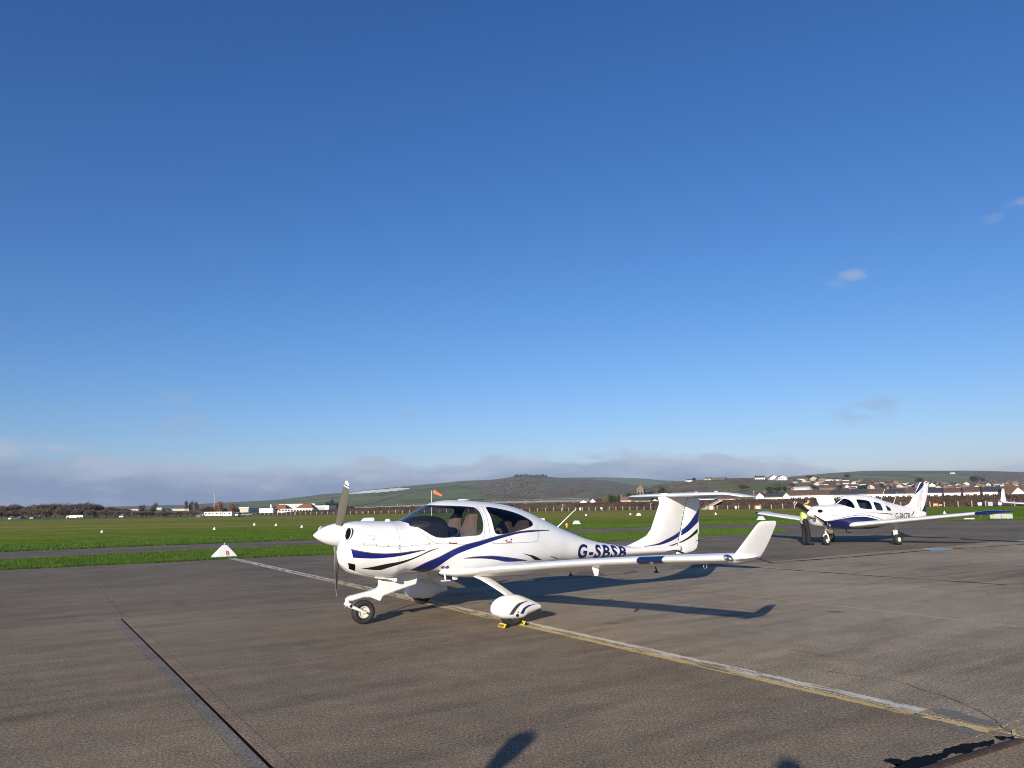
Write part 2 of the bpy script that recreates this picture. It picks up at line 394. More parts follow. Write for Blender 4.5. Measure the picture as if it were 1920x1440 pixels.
def wing(st, name, m, root, sgn=1, idxfn=None, mats=None):
    # stations: xLE, b, z, chord, thickness ratio, cant deg, incidence (z drop per chord)
    af = airfoil(); n = len(af); vs = []
    for x, b, z, c, tk, cant, inc in st:
        ca, sa = math.cos(math.radians(cant)), math.sin(math.radians(cant))
        for t, y in af:
            q = y*tk*c - t*c*inc
            vs.append((x-t*c, sgn*(b-sa*q), z+ca*q))
    fs = [(i*n+j, i*n+(j+1) % n, (i+1)*n+(j+1) % n, (i+1)*n+j) for i in range(len(st)-1) for j in range(n)]
    ix = [0]*len(fs)
    if idxfn: ix = [idxfn(i) for i in range(len(st)-1) for j in range(n)]
    fs += [tuple(range(n))[::-1], tuple((len(st)-1)*n+j for j in range(n))]; ix += [ix[0], ix[-1]]
    bm = to_bm(vs, fs); me = bpy.data.meshes.new(name); bm.to_mesh(me); bm.free()
    for x in (mats or [m]): me.materials.append(x)
    me.polygons.foreach_set('material_index', ix); me.polygons.foreach_set('use_smooth', [True]*len(me.polygons)); me.set_sharp_from_angle(angle=math.radians(50))
    return link(name, me, root)
def dense(st, k=5):
    st = np.array(st, float); d = np.sqrt(((st[1:, :3]-st[:-1, :3])**2).sum(1)); s = np.concatenate([[0], np.cumsum(d)])
    T = np.concatenate([np.linspace(s[i], s[i+1], k, endpoint=False) for i in range(len(s)-1)]+[[s[-1]]])
    return np.array([pchip(T, s, st[:, c]) for c in range(st.shape[1])]).T
def wheel(root, c, r, w, name='wheel', hubr=.5, tilt=0.):
    e = bpy.data.objects.new(name, None); COL.objects.link(e); e.parent = root; e.location = c; e.rotation_euler = (tilt, 0, 0)
    pr = [(-w/2*.55, r*hubr), (-w/2*.9, r*.62), (-w/2, r*.78), (-w/2*.88, r*.93), (-w/2*.5, r*.99), (0, r), (w/2*.5, r*.99), (w/2*.88, r*.93), (w/2, r*.78), (w/2*.9, r*.62), (w/2*.55, r*hubr)]
    MB().lathe((0, 0, 0), (0, 1, 0), pr, 36).build('tyre', M['rubber'], e, True, 60)
    hb = [(0, .001), (.0, r*.1)]
    h = MB()
    for s in (1, -1):
        h.lathe((0, 0, 0), (0, s, 0), [(w*.30, .001), (w*.34, r*.10), (w*.28, r*.14), (w*.12, r*.22), (w*.14, r*.36), (w*.30, r*.42), (w*.30, r*hubr+.004), (0, r*hubr+.004)], 24)
    h.build('rim', M['hub'], e, True, 40)
    return e
class Two:
    def __init__(s, *b): s.b = b
    def ray_cast(s, o, d):
        best = None
        for b in s.b:
            h = b.ray_cast(o, d)
            if h[0] is not None and (best is None or h[3] < best[3]): best = h
        return best or (None, None, None, None)
# ================================================================== setting: apron
E1 = np.array([.546, -.838]); E2 = np.array([.838, .546]); O0 = np.array([-2.45, 14.6])       # slab grid: along the yellow line, across it
def grid(t, s): return O0+E1*t+E2*s
def asphalt(name, tint, rnd=True, far=False):
    m = bpy.data.materials.new(name); m.use_nodes = True; t = m.node_tree; b = t.nodes['Principled BSDF']
    g = N(t, 'ShaderNodeNewGeometry'); P = g.outputs['Position']
    def noise(sc, det=4., rough=.55, stretch=None, loc=(0, 0, 0)):
        mp = N(t, 'ShaderNodeMapping', vector_type='TEXTURE', i={'Rotation': (0, 0, math.atan2(E2[1], E2[0])) if stretch else (0, 0, 0), 'Scale': tuple(1/q for q in stretch) if stretch else (1, 1, 1), 'Location': loc}); 
        L(t, P, mp.inputs[0])
        n = N(t, 'ShaderNodeTexNoise', i={'Scale': sc, 'Detail': det, 'Roughness': rough}); L(t, mp.outputs[0], n.inputs[0]); return n.outputs[0]
    base = tint
    big = noise(.22, 5., .6); streak = noise(1., 6., .62, (.35, 2.6, 1.)); fine = noise(46., 3., .7); grit = noise(150., 2., .8); mid = noise(3.2, 5., .65)
    c = mixc(t, ramp(t, big, [(.34, 0.), (.66, 1.)]), tuple(x*.70 for x in base), tuple(x*1.30 for x in base))
    c = mixc(t, ramp(t, streak, [(.38, .0), (.70, .75)]), c, (base[0]*1.42, base[1]*1.37, base[2]*1.34))
    c = mixc(t, ramp(t, noise(1.3, 6., .65, (.25, 1.5, 1.), (7, 3, 0)), [(.52, 0.), (.75, .6)]), c, (base[0]*.55, base[1]*.55, base[2]*.57))
    c = mixc(t, 1., c, ramp(t, mid, [(.3, .86), (.7, 1.12)]), 'MULTIPLY')
    c = mixc(t, 1., c, ramp(t, fine, [(.30, .42), (.5, .97), (.70, 1.8)]), 'MULTIPLY')
    c = mixc(t, 1., c, ramp(t, grit, [(.28, .35), (.5, 1.), (.70, 1.9)]), 'MULTIPLY')
    # a few pale flecks and dark oil spots
    vo = N(t, 'ShaderNodeTexVoronoi', i={'Scale': 2.1, 'Randomness': 1.}); L(t, P, vo.inputs['Vector'])
    c = mixc(t, math_(t, 'MULTIPLY', ramp(t, vo.outputs['Distance'], [(.015, 1.), (.03, 0.)]), ramp(t, noise(.8, 2.), [(.5, 0.), (.56, .8)])), c, (.42, .42, .40))
    vo2 = N(t, 'ShaderNodeTexVoronoi', i={'Scale': .55, 'Randomness': 1.}); L(t, P, vo2.inputs['Vector'])
    c = mixc(t, ramp(t, vo2.outputs['Distance'], [(.02, .55), (.09, 0.)]), c, (.03, .03, .03))
    if rnd:
        oi = N(t, 'ShaderNodeObjectInfo'); c = mixc(t, 1., c, ramp(t, oi.outputs['Random'], [(0., (.90, .90, .92)), (1., (1.10, 1.09, 1.06))]), 'MULTIPLY')
    L(t, c, b.inputs['Base Color']); b.inputs['Roughness'].default_value = .85; b.inputs['Specular IOR Level'].default_value = .06
    hsum = math_(t, 'ADD', math_(t, 'MULTIPLY', fine, .6), math_(t, 'MULTIPLY', grit, .45))
    bp = N(t, 'ShaderNodeBump', i={'Strength': .28, 'Distance': .005}); L(t, hsum, bp.inputs['Height']); L(t, bp.outputs[0], b.inputs['Normal'])
    return m
A_BROWN = (.194, .157, .110); A_GREY = (.262, .219, .157); A_DARK = (.160, .136, .101)
M['slabA'] = asphalt('brown_concrete', A_BROWN); M['slabB'] = asphalt('grey_concrete', A_GREY); M['slabC'] = asphalt('dark_asphalt', A_DARK)
M['taxi'] = asphalt('taxiway_asphalt', (.150, .127, .102), False); M['joint'] = mat('joint_sealer', (.055, .047, .040), .9, var=.4, scale=3.)
M['strip'] = asphalt('drain_strip_concrete', (.165, .148, .125), False)
# apron edge against the grass and the taxiway edges (ground points)
AP_EDGE = [(-60., 3.), (-40., 12.2), (-16.0, 22.9), (-13.7, 24.5), (-11.2, 26.1), (-9.3, 27.2), (-6.5, 28.0), (3.9, 34.0), (6.0, 35.1), (9.4, 37.2), (12.3, 39.0), (14.6, 41.0), (16.2, 43.4), (16.4, 45.2)]
TW_NEAR = [(-70, 5.), (-40, 18.8), (-19.7, 28.2), (-15.7, 32.0), (-12.0, 34.4), (-9.3, 36.0), (4.0, 43.9), (8., 46.2), (12.2, 47.8), (14.6, 47.9), (16.4, 45.2)]
TW_FAR = [(-72, 11.6), (-45, 24.), (-24.4, 34.7), (-18.2, 38.6), (-14.9, 40.6), (-10.6, 42.9), (5.3, 51.9), (10.2, 54.4), (14.3, 56.2), (18.3, 57.4), (24.5, 55.6), (33.4, 55.0), (44., 55.5), (70, 57), (110, 58)]
def sheet(name, poly, z, m, **kw):
    o = mk(name, [(x, y, z) for x, y in poly], [tuple(range(len(poly)))], m); return tag(o, **kw)
def grassmat():
    m = bpy.data.materials.new('field_grass'); m.use_nodes = True; t = m.node_tree; b = t.nodes['Principled BSDF']
    g = N(t, 'ShaderNodeNewGeometry'); P = g.outputs['Position']
    def noise(sc, det=5., stretch=(1, 1, 1)):
        mp = N(t, 'ShaderNodeMapping', i={'Scale': stretch, 'Rotation': (0, 0, -.35)}); L(t, P, mp.inputs[0])
        n = N(t, 'ShaderNodeTexNoise', i={'Scale': sc, 'Detail': det, 'Roughness': .6}); L(t, mp.outputs[0], n.inputs[0]); return n.outputs[0]
    sp = N(t, 'ShaderNodeSeparateXYZ'); L(t, P, sp.inputs[0])
    # rougher yellowing grass further out across the runway strip
    d = math_(t, 'ADD', sp.outputs[1], math_(t, 'MULTIPLY', sp.outputs[0], -.55))
    far = ramp(t, math_(t, 'ADD', math_(t, 'MULTIPLY', d, .0042), math_(t, 'MULTIPLY', noise(.03, 6., (.4, 1, 1)), .35)), [(.44, 0.), (.62, 1.)])
    gn = mixc(t, ramp(t, noise(.12, 7.), [(.35, 0.), (.65, 1.)]), (.112, .200, .020), (.165, .250, .032))
    yl = mixc(t, ramp(t, noise(.05, 7., (.3, 1., 1.)), [(.40, 0.), (.64, 1.)]), (.185, .225, .042), (.31, .265, .086))
    c = mixc(t, far, gn, yl)
    c = mixc(t, 1., c, ramp(t, noise(2.4, 4.), [(.3, .66), (.7, 1.3)]), 'MULTIPLY')
    c = mixc(t, 1., c, ramp(t, noise(.5, 5., (.4, 1.6, 1)), [(.35, .74), (.65, 1.18)]), 'MULTIPLY')
    L(t, c, b.inputs['Base Color']); b.inputs['Roughness'].default_value = 1.; b.inputs['Specular IOR Level'].default_value = .0
    bp = N(t, 'ShaderNodeBump', i={'Strength': .8, 'Distance': .25}); L(t, noise(3.0, 6.), bp.inputs['Height']); L(t, bp.outputs[0], b.inputs['Normal'])
    return m
M['field'] = grassmat()
R_ = 9000
tag(mk('airfield_ground', [(-R_, -R_, -.03), (R_, -R_, -.03), (R_, R_, -.03), (-R_, R_, -.03)], [(0, 1, 2, 3)], M['field']), label='flat green airfield grass reaching out to the hills', kind='structure')
sheet('taxiway', TW_NEAR+TW_FAR[::-1], -.016, M['taxi'], label='narrow dark asphalt taxiway between two grass strips', kind='structure')
apoly = AP_EDGE+[(16.4, 45.2), (18.3, 57.3), (24.5, 55.5), (33.4, 54.9), (44., 55.4), (70, 56.9), (110, 57.9), (110, -30), (-60, -30)]
apron = tag(sheet('apron', apoly, -.012, M['joint']), label='brown grey concrete parking apron with joints', kind='structure')
def clip(poly, inside, cross):
    out = []
    for k in range(len(poly)):
        a, b = poly[k-1], poly[k]
        ia, ib = inside(a), inside(b)
        if ia != ib: out.append(cross(a, b))
        if ib: out.append(b)
    return out
# slabs, each cut to the apron outline (outline is close to straight behind, so clip by its convex edges)
def half(p, q):
    n = np.array([-(q[1]-p[1]), q[0]-p[0]]); p = np.array(p)
    f = lambda a: (np.array(a)-p) @ n <= 0
    def cr(a, b):
        a, b = np.array(a), np.array(b); da, db = (a-p) @ n, (b-p) @ n; w = da/(da-db); return tuple(a+(b-a)*w)
    return f, cr
S_LINES = [-4.65-4.75*k for k in range(7, 0, -1)]+[-4.65, 0., 4.9, 9.83]+[9.83+4.9*k for k in range(1, 15)]
T_LINES = [-46.4, -34.8, -23.2, -11.6, 0., 10.8, 21.6]
_edge_l, _edge_r = half((-60, 2.4), (-16., 22.75)), None
for a in range(len(S_LINES)-1):
    for b in range(len(T_LINES)-1):
        g = .007 if T_LINES[b] >= 0 else .004
        s0, s1, t0, t1 = S_LINES[a]+g, S_LINES[a+1]-g, T_LINES[b]+g, T_LINES[b+1]-g
        if abs(S_LINES[a]+4.65) < .01 and t0 > 0: s0 = -4.575          # room for the drain strips
        if abs(S_LINES[a+1]+4.65) < .01 and t0 > 0: s1 = -4.826
        k0 = .0215 if abs(S_LINES[a]+4.65) < .01 and t0 > 0 else 0.; k1 = .0215 if abs(S_LINES[a+1]+4.65) < .01 and t0 > 0 else 0.
        P = [tuple(grid(t0, s0+k0*t0)), tuple(grid(t0, s1+k1*t0)), tuple(grid(t1, s1+k1*t1)), tuple(grid(t1, s0+k0*t1))]
        C = P
        segs = [((-60, 2.7), (-16., 22.75)), ((-16.0, 22.75), (12.3, 38.9))] if S_LINES[a] < 14 else [((-60, 2.7), (-16, 22.75)), ((18.3, 57.2), (110, 57.2))]
        if S_LINES[a] < 14:
            for (p, q) in segs[1:]: C = clip(C, *half(p, q)) if C else C
            C = clip(C, *half((12.3, 38.9), (16.5, 45.))) if C and S_LINES[a] > 5 else C
        else:
            C = clip(C, *half(*segs[1])) if C else C
        if not C or len(C) < 3: continue
        n = len(C)
        m = M['slabC'] if b <= 3 else (M['slabA'] if S_LINES[a] < -.1 else M['slabB'])
        mk('slab', [(x, y, 0) for x, y in C]+[(x, y, -.011) for x, y in C], [tuple(range(n))]+[(k, n+k, n+(k+1) % n, (k+1) % n) for k in range(n)], m, apron)
# drain channel: two pale strips beside a black slot
def along(s0, s1, t0, t1, z0, z1, name, m, n=1):
    Ls = np.linspace(t0, t1, n+1)
    for k in range(n):
        q = [grid(t_, s_+.0215*t_) for t_, s_ in ((Ls[k]+.004, s0), (Ls[k]+.004, s1), (Ls[k+1]-.004, s1), (Ls[k+1]-.004, s0))]
        mk(name, [(*p, z1) for p in q]+[(*p, z0) for p in q], [(0, 1, 2, 3)]+[(k_, 4+k_, 4+(k_+1) % 4, (k_+1) % 4) for k_ in range(4)], m, apron)
M['stripbrown'] = asphalt('drain_edge_brown', (.200, .158, .116), False)
along(-4.820, -4.716, .05, 10.79, -.011, .001, 'drain_edge', M['strip'], 6)
along(-4.688, -4.580, .05, 10.79, -.011, .0015, 'drain_edge', M['stripbrown'], 6)
along(-4.726, -4.680, .05, 10.79, -.0119, -.0012, 'drain_slot', M['dark'])
# painted stand line: worn white and yellow
def linemat():
    m = bpy.data.materials.new('worn_line_paint'); m.use_nodes = True; t = m.node_tree; t.nodes.clear()
    uv = N(t, 'ShaderNodeUVMap'); sp = N(t, 'ShaderNodeSeparateXYZ'); L(t, uv.outputs[0], sp.inputs[0])
    g = N(t, 'ShaderNodeNewGeometry')
    def noise(sc, det, stretch=(1, 1, 1)):
        mp = N(t, 'ShaderNodeMapping', vector_type='TEXTURE', i={'Scale': tuple(1/q for q in stretch), 'Rotation': (0, 0, math.atan2(E1[1], E1[0]))}); L(t, g.outputs['Position'], mp.inputs[0])
        n = N(t, 'ShaderNodeTexNoise', i={'Scale': sc, 'Detail': det, 'Roughness': .65}); L(t, mp.outputs[0], n.inputs[0]); return n.outputs[0]
    w = math_(t, 'ADD', sp.outputs[1], math_(t, 'MULTIPLY', math_(t, 'SUBTRACT', noise(2.2, 7., (.8, 5, 1)), .5), 1.5))
    col = mixc(t, ramp(t, w, [(.40, 0.), (.52, 1.)]), (.60, .44, .17), (.66, .61, .49))
    col = mixc(t, ramp(t, sp.outputs[0], [(.30, 1.), (.50, 0.)]), col, (.60, .56, .46))
    col = mixc(t, 1., col, ramp(t, noise(60., 3.), [(.3, .7), (.7, 1.15)]), 'MULTIPLY')
    # wear: bare grey shows through in streaks, mostly along the middle and edges
    mid = math_(t, 'ABSOLUTE', math_(t, 'SUBTRACT', sp.outputs[1], .52))
    wear = math_(t, 'ADD', noise(3.5, 8., (.5, 3.5, 1)), math_(t, 'MULTIPLY', noise(26., 4., (.6, 2., 1)), .35))
    keep = ramp(t, math_(t, 'ADD', wear, math_(t, 'MULTIPLY', mid, .25)), [(.655, 0.), (.71, 1.)])
    edge = ramp(t, math_(t, 'ADD', math_(t, 'ABSOLUTE', math_(t, 'SUBTRACT', sp.outputs[1], .5)), math_(t, 'MULTIPLY', noise(9., 6.), .34)), [(.56, 1.), (.60, 0.)])
    keep = math_(t, 'MULTIPLY', keep, edge)
    b = N(t, 'ShaderNodeBsdfPrincipled', i={'Roughness': .75}); L(t, col, b.inputs[0])
    tr = N(t, 'ShaderNodeBsdfTransparent'); mx = N(t, 'ShaderNodeMixShader'); L(t, keep, mx.inputs[0]); L(t, tr.outputs[0], mx.inputs[1]); L(t, b.outputs[0], mx.inputs[2])
    o = N(t, 'ShaderNodeOutputMaterial'); L(t, mx.outputs[0], o.inputs[0]); return m
def strip(name, t0, t1, s0, s1, z, m, n=24, **kw):
    T = np.linspace(t0, t1, n+1); vs = [(*grid(t, s), z) for t in T for s in (s0, s1)]
    o = mk(name, vs, [(2*k, 2*k+1, 2*k+3, 2*k+2) for k in range(n)], m); uvl = o.data.uv_layers.new(name='UVMap')
    for k in range(n):
        for q, (a, b) in enumerate(((k, 0), (k, 1), (k+1, 1), (k+1, 0))): uvl.data[k*4+q].uv = (a/n, b)
    return tag(o, **kw)
M['line'] = linemat()
strip('stand_line', -14.7, 10.25, -.165, .185, .004, M['line'], label='worn white and yellow stand line running diagonally under the front aircraft', kind='structure')
def gpoly(name, pts, z, m, label, f=lambda x, y: (x, y)):
    return tag(mk(name, [ground(*f(*p), z) for p in pts], [tuple(range(len(pts)))], m), label=label, kind='structure')
z6 = lambda x, y: (1600+x/6, 1300+y/6)
def rough(P, amp=.35, n=5):
    out = []
    for k in range(len(P)):
        a, b = np.array(P[k], float), np.array(P[(k+1) % len(P)], float)
        d = b-a; nn = np.array([-d[1], d[0]])/max(1e-6, np.hypot(*d))
        for j in range(n): out.append(tuple(a+d*j/n+nn*(random.uniform(-1, 1)*amp*np.hypot(*d)/n if j else 0)))
    return out
M['tar'] = mat('black_tar', (.005, .005, .005), .7, bump=.5, bscale=60., spec=.08)
M['greypaint'] = mat('grey_overpaint', (.165, .152, .132), .8, var=.25, scale=20.)
M['yellowline'] = mat('yellow_line', (.56, .42, .16), .75, var=.25, scale=12.)
M['rust'] = mat('rusty_steel', (.050, .028, .020), .8, var=.35, scale=14., bump=.3)
gpoly('tar_patch', rough([(330, 752), (430, 730), (530, 742), (570, 762), (700, 712), (850, 694), (1000, 668), (1030, 624), (1150, 592), (1290, 562), (1400, 556), (1580, 515), (1590, 565), (1530, 590), (1400, 605), (1340, 640), (1368, 672), (1250, 676), (1100, 676), (1050, 720), (945, 760), (950, 800), (980, 900), (700, 990), (380, 850), (545, 792), (430, 792)]), .003, M['tar'], 'jagged black tar repair beside the rusty rail in the concrete', z6)
gpoly('tar_patch', rough([(1585, 480), (1690, 478), (1720, 492), (1800, 476), (1808, 510), (1720, 506), (1690, 532), (1625, 515)]), .003, M['tar'], 'small black tar blot at the end of the yellow line', z6)
gpoly('line_mark', rough([(820, 252), (1000, 290), (1240, 340), (1500, 388), (1690, 392), (1640, 402), (1540, 412), (1500, 440), (1180, 370), (900, 298), (760, 262)], .2), .005, M['yellowline'], 'solid yellow tail end of the stand line', z6)
gpoly('line_mark', rough([(1778, 400), (1822, 398), (1832, 470), (1790, 476)], .2), .005, M['yellowline'], 'short yellow paint dab above the tar', z6)
gpoly('line_mark', rough([(1815, 484), (1960, 520), (1960, 560), (1900, 548), (1812, 500)], .2), .005, M['yellowline'], 'yellow paint dab at the end of the rusty rail', z6)
gpoly('grey_mark', rough([(880, 175), (1000, 168), (1240, 225), (1500, 300), (1690, 345), (1600, 368), (1400, 335), (1150, 280), (930, 220)], .2), .0035, M['greypaint'], 'grey overpainted strip on the far side of the yellow line end', z6)
gpoly('grey_mark', rough([(540, 245), (700, 262), (900, 320), (1100, 365), (1450, 440), (1430, 470), (1280, 460), (1000, 370), (700, 290)], .2), .0035, M['greypaint'], 'grey overpainted strip on the near side of the yellow line end', z6)
ra, rb = np.array(ground(*z6(950, 832))), np.array(ground(*z6(1900, 538)))
d_ = rb-ra; d_ /= np.linalg.norm(d_); ra = ra-d_*2.2
tag(MB().box((ra+rb)/2+np.array([0, 0, .004]), (np.linalg.norm(rb-ra), .05, .028), 0, math.atan2(d_[1], d_[0])).build('steel_rail', M['rust'], bevel=.006), label='rusty steel rail set in the concrete beside the black tar', cat='rail')
M['tarl'] = mat('tar_line', (.012, .011, .010), .85, spec=.1)
def tarline(name, pts, w, z, m, label):
    P = [np.array(ground(*p))[:2] for p in pts]; Q = []
    for a, b in zip(P[:-1], P[1:]):
        for k in range(14): Q.append(a+(b-a)*k/14)
    Q.append(P[-1]); Q = np.array(Q); d = np.gradient(Q, axis=0); d /= np.hypot(d[:, 0], d[:, 1])[:, None]; nr = np.stack([-d[:, 1], d[:, 0]], 1)
    ww = w/2*(1+.5*rng.standard_normal(len(Q)).clip(-1, 1))[:, None]
    vs = [(*p, z) for k in range(len(Q)) for p in (Q[k]+nr[k]*ww[k], Q[k]-nr[k]*ww[k])]
    return tag(mk(name, vs, [(2*k, 2*k+1, 2*k+3, 2*k+2) for k in range(len(Q)-1)], m), label=label, kind='structure')
tarline('tar_joint', [(1390, 1062), (1625, 1079), (1890, 1097)], .085, .003, M['tarl'], 'black tar joint running right from the near wing tip')
tarline('tar_joint', [(1440, 1056), (1600, 1044), (1730, 1033), (1930, 1020)], .12, .003, M['tarl'], 'black tar joint crossing behind the blue and white parked aircraft')
tarline('pale_crack', [(1530, 1127), (1660, 1111), (1840, 1098)], .03, .003, M['concrete'], 'pale crack across the apron right of the wing shadow')
tarline('pale_line', [(1560, 1020), (1743, 1024), (1930, 1031)], .10, .003, M['concrete'], 'faded pale line beside the wheels of the parked aircraft')
tarline('pale_line', [(1306, 1010), (1410, 1014), (1500, 1019)], .14, .003, M['concrete'], 'faded pale line behind the near winglet')
M['puddle'] = mat('puddle_water', (.06, .065, .075), .22, spec=.5)
gpoly('puddle', chaikin(chaikin([(1728, 1029), (1760, 1026.5), (1790, 1027.5), (1784, 1030), (1757, 1033), (1735, 1031.5)])), .004, M['puddle'], 'flat puddle mirroring the blue sky on the apron')
gpoly('puddle', chaikin([(1904, 1013.6), (1930, 1012.9), (1932, 1015), (1912, 1015.4)]), .004, M['puddle'], 'thin puddle at the right of the apron')
# fine cracks, tyre scuffs and scattered grit
M['crack'] = mat('crack_dark', (.05, .044, .038), .9); M['scuff'] = mat('tyre_scuff', (.085, .075, .066), .9, var=.3, scale=5.)
random.seed(11); vs = []; F_ = []
def ribbon(P, w, z):
    P = np.array(P); d = np.gradient(P, axis=0); d /= np.maximum(1e-6, np.hypot(d[:, 0], d[:, 1]))[:, None]; nr = np.stack([-d[:, 1], d[:, 0]], 1); b_ = len(vs)
    for k in range(len(P)):
        ww = w*random.uniform(.3, 1.2); vs.extend([(*(P[k]+nr[k]*ww/2), z), (*(P[k]-nr[k]*ww/2), z)])
    F_.extend([(b_+2*k, b_+2*k+1, b_+2*k+3, b_+2*k+2) for k in range(len(P)-1)])
for k in range(46):
    p = np.array([random.uniform(-14, 16), random.uniform(5, 30)]); a_ = random.choice([math.atan2(E1[1], E1[0]), math.atan2(E2[1], E2[0])])+random.uniform(-.35, .35); P = [p]
    for j in range(random.randint(14, 46)): a_ += random.uniform(-.28, .28); p = p+np.array([math.cos(a_), math.sin(a_)])*.09; P.append(p)
    ribbon(P, random.uniform(.006, .014), .0022)
tag(mk('cracks', vs, F_, M['crack']), label='fine dark cracks wandering over the apron slabs', kind='stuff')
vs = []; F_ = []
for (c, r, a0, a1) in (((5.3, 13.8), 2.3, 1.9, 4.2), ((5.3, 13.8), 2.62, 1.9, 4.2), ((-6., 19.), 7., -.9, .3), ((8., 24.), 9., 3.6, 4.9)):
    ribbon([(c[0]+r*math.cos(a_), c[1]+r*math.sin(a_)) for a_ in np.linspace(a0, a1, 60)], .10, .0026)
tag(mk('tyre_scuffs', vs, F_, mat('pale_scuff', (.235, .205, .168), .9, var=.25, scale=6.)), label='faint pale curved tyre scuffs on the apron', kind='stuff')
vs = []; F_ = []
for k in range(700):
    p = (random.uniform(-7, 9), random.uniform(4.6, 22)); r = random.uniform(.003, .008); b_ = len(vs); a_ = random.uniform(0, 6)
    vs += [(p[0]+r*math.cos(a_+q*2.094), p[1]+r*math.sin(a_+q*2.094), .001) for q in range(3)]+[(p[0], p[1], r*1.1)]; F_ += [(b_, b_+1, b_+3), (b_+1, b_+2, b_+3), (b_+2, b_, b_+3)]
tag(mk('grit', vs, F_, mat('grit', (.19, .165, .135), .9, var=.6, scale=9.)), label='loose grit and small stones scattered on the apron', kind='stuff')
# grass blades along the verges
def blades(name, count, region, hgt, m, label):
    pts = region(count); n = len(pts); a = rng.uniform(0, 2*math.pi, n); h = hgt*rng.uniform(.5, 1.25, n); w = rng.uniform(.008, .016, n)
    ln = rng.uniform(.1, .6, n)*h; b = rng.uniform(0, 2*math.pi, n)
    dx, dy = np.cos(a)*w, np.sin(a)*w; V = np.empty((n, 3, 3))
    V[:, 0] = np.stack([pts[:, 0]-dx, pts[:, 1]-dy, np.full(n, -.03)], 1); V[:, 1] = np.stack([pts[:, 0]+dx, pts[:, 1]+dy, np.full(n, -.03)], 1)
    V[:, 2] = np.stack([pts[:, 0]+np.cos(b)*ln, pts[:, 1]+np.sin(b)*ln, h-.03], 1)
    me = bpy.data.meshes.new(name); me.vertices.add(n*3); me.vertices.foreach_set('co', V.ravel()); me.loops.add(n*3); me.loops.foreach_set('vertex_index', np.arange(n*3))
    me.polygons.add(n); me.polygons.foreach_set('loop_start', np.arange(n)*3); me.update(); me.validate(); me.materials.append(m)
    return tag(link(name, me), label=label, kind='stuff')
def gblade():
    m = bpy.data.materials.new('grass_blade'); m.use_nodes = True; t = m.node_tree; b = t.nodes['Principled BSDF']
    g = N(t, 'ShaderNodeNewGeometry'); n = N(t, 'ShaderNodeTexNoise', i={'Scale': 1.1, 'Detail': 5.}); L(t, g.outputs['Position'], n.inputs[0])
    c = mixc(t, ramp(t, n.outputs[0], [(.34, 0.), (.66, 1.)]), (.045, .110, .010), (.085, .165, .016))
    c = mixc(t, ramp(t, g.outputs['Random Per Island'], [(.0, 0.), (.90, .0), (.97, .7)]), c, (.24, .20, .08))
    c = mixc(t, 1., c, ramp(t, g.outputs['Random Per Island'], [(0, .75), (1, 1.25)]), 'MULTIPLY')
    L(t, c, b.inputs['Base Color']); b.inputs['Roughness'].default_value = .6; b.inputs['Specular IOR Level'].default_value = .2
    tr = N(t, 'ShaderNodeBsdfTranslucent'); L(t, c, tr.inputs[0]); mx = N(t, 'ShaderNodeMixShader', i={0: .3}); L(t, b.outputs[0], mx.inputs[1]); L(t, tr.outputs[0], mx.inputs[2])
    L(t, mx.outputs[0], t.nodes['Material Output'].inputs[0]); return m
M['gblade'] = gblade()
def between(lo, hi, x0, x1, edge=.0, width=None):
    lx, ly = zip(*lo); hx, hy = zip(*hi)
    def f(n):
        x = rng.uniform(x0, x1, n); a = np.interp(x, lx, ly); b = np.interp(x, hx, hy) if width is None else a+width
        u = rng.uniform(0, 1, n); u = np.where(rng.uniform(0, 1, n) < edge, u*u*u, u)
        y = a+(b-a)*u+rng.normal(0, .10, n)+.18*np.sin(x*1.9)*np.sin(x*.7+1)*(u < .1); return np.stack([x, y], 1)[b-a > .2]
    return f
blades('verge_grass', 330000, between(AP_EDGE, TW_NEAR, -22, 16.2, .40), .085, M['gblade'], 'long green verge grass between the apron and the taxiway')
blades('field_edge_grass', 200000, between(TW_FAR, TW_FAR, -34, 75, .6, 10.), .12, M['gblade'], 'long green grass along the far edge of the taxiway')
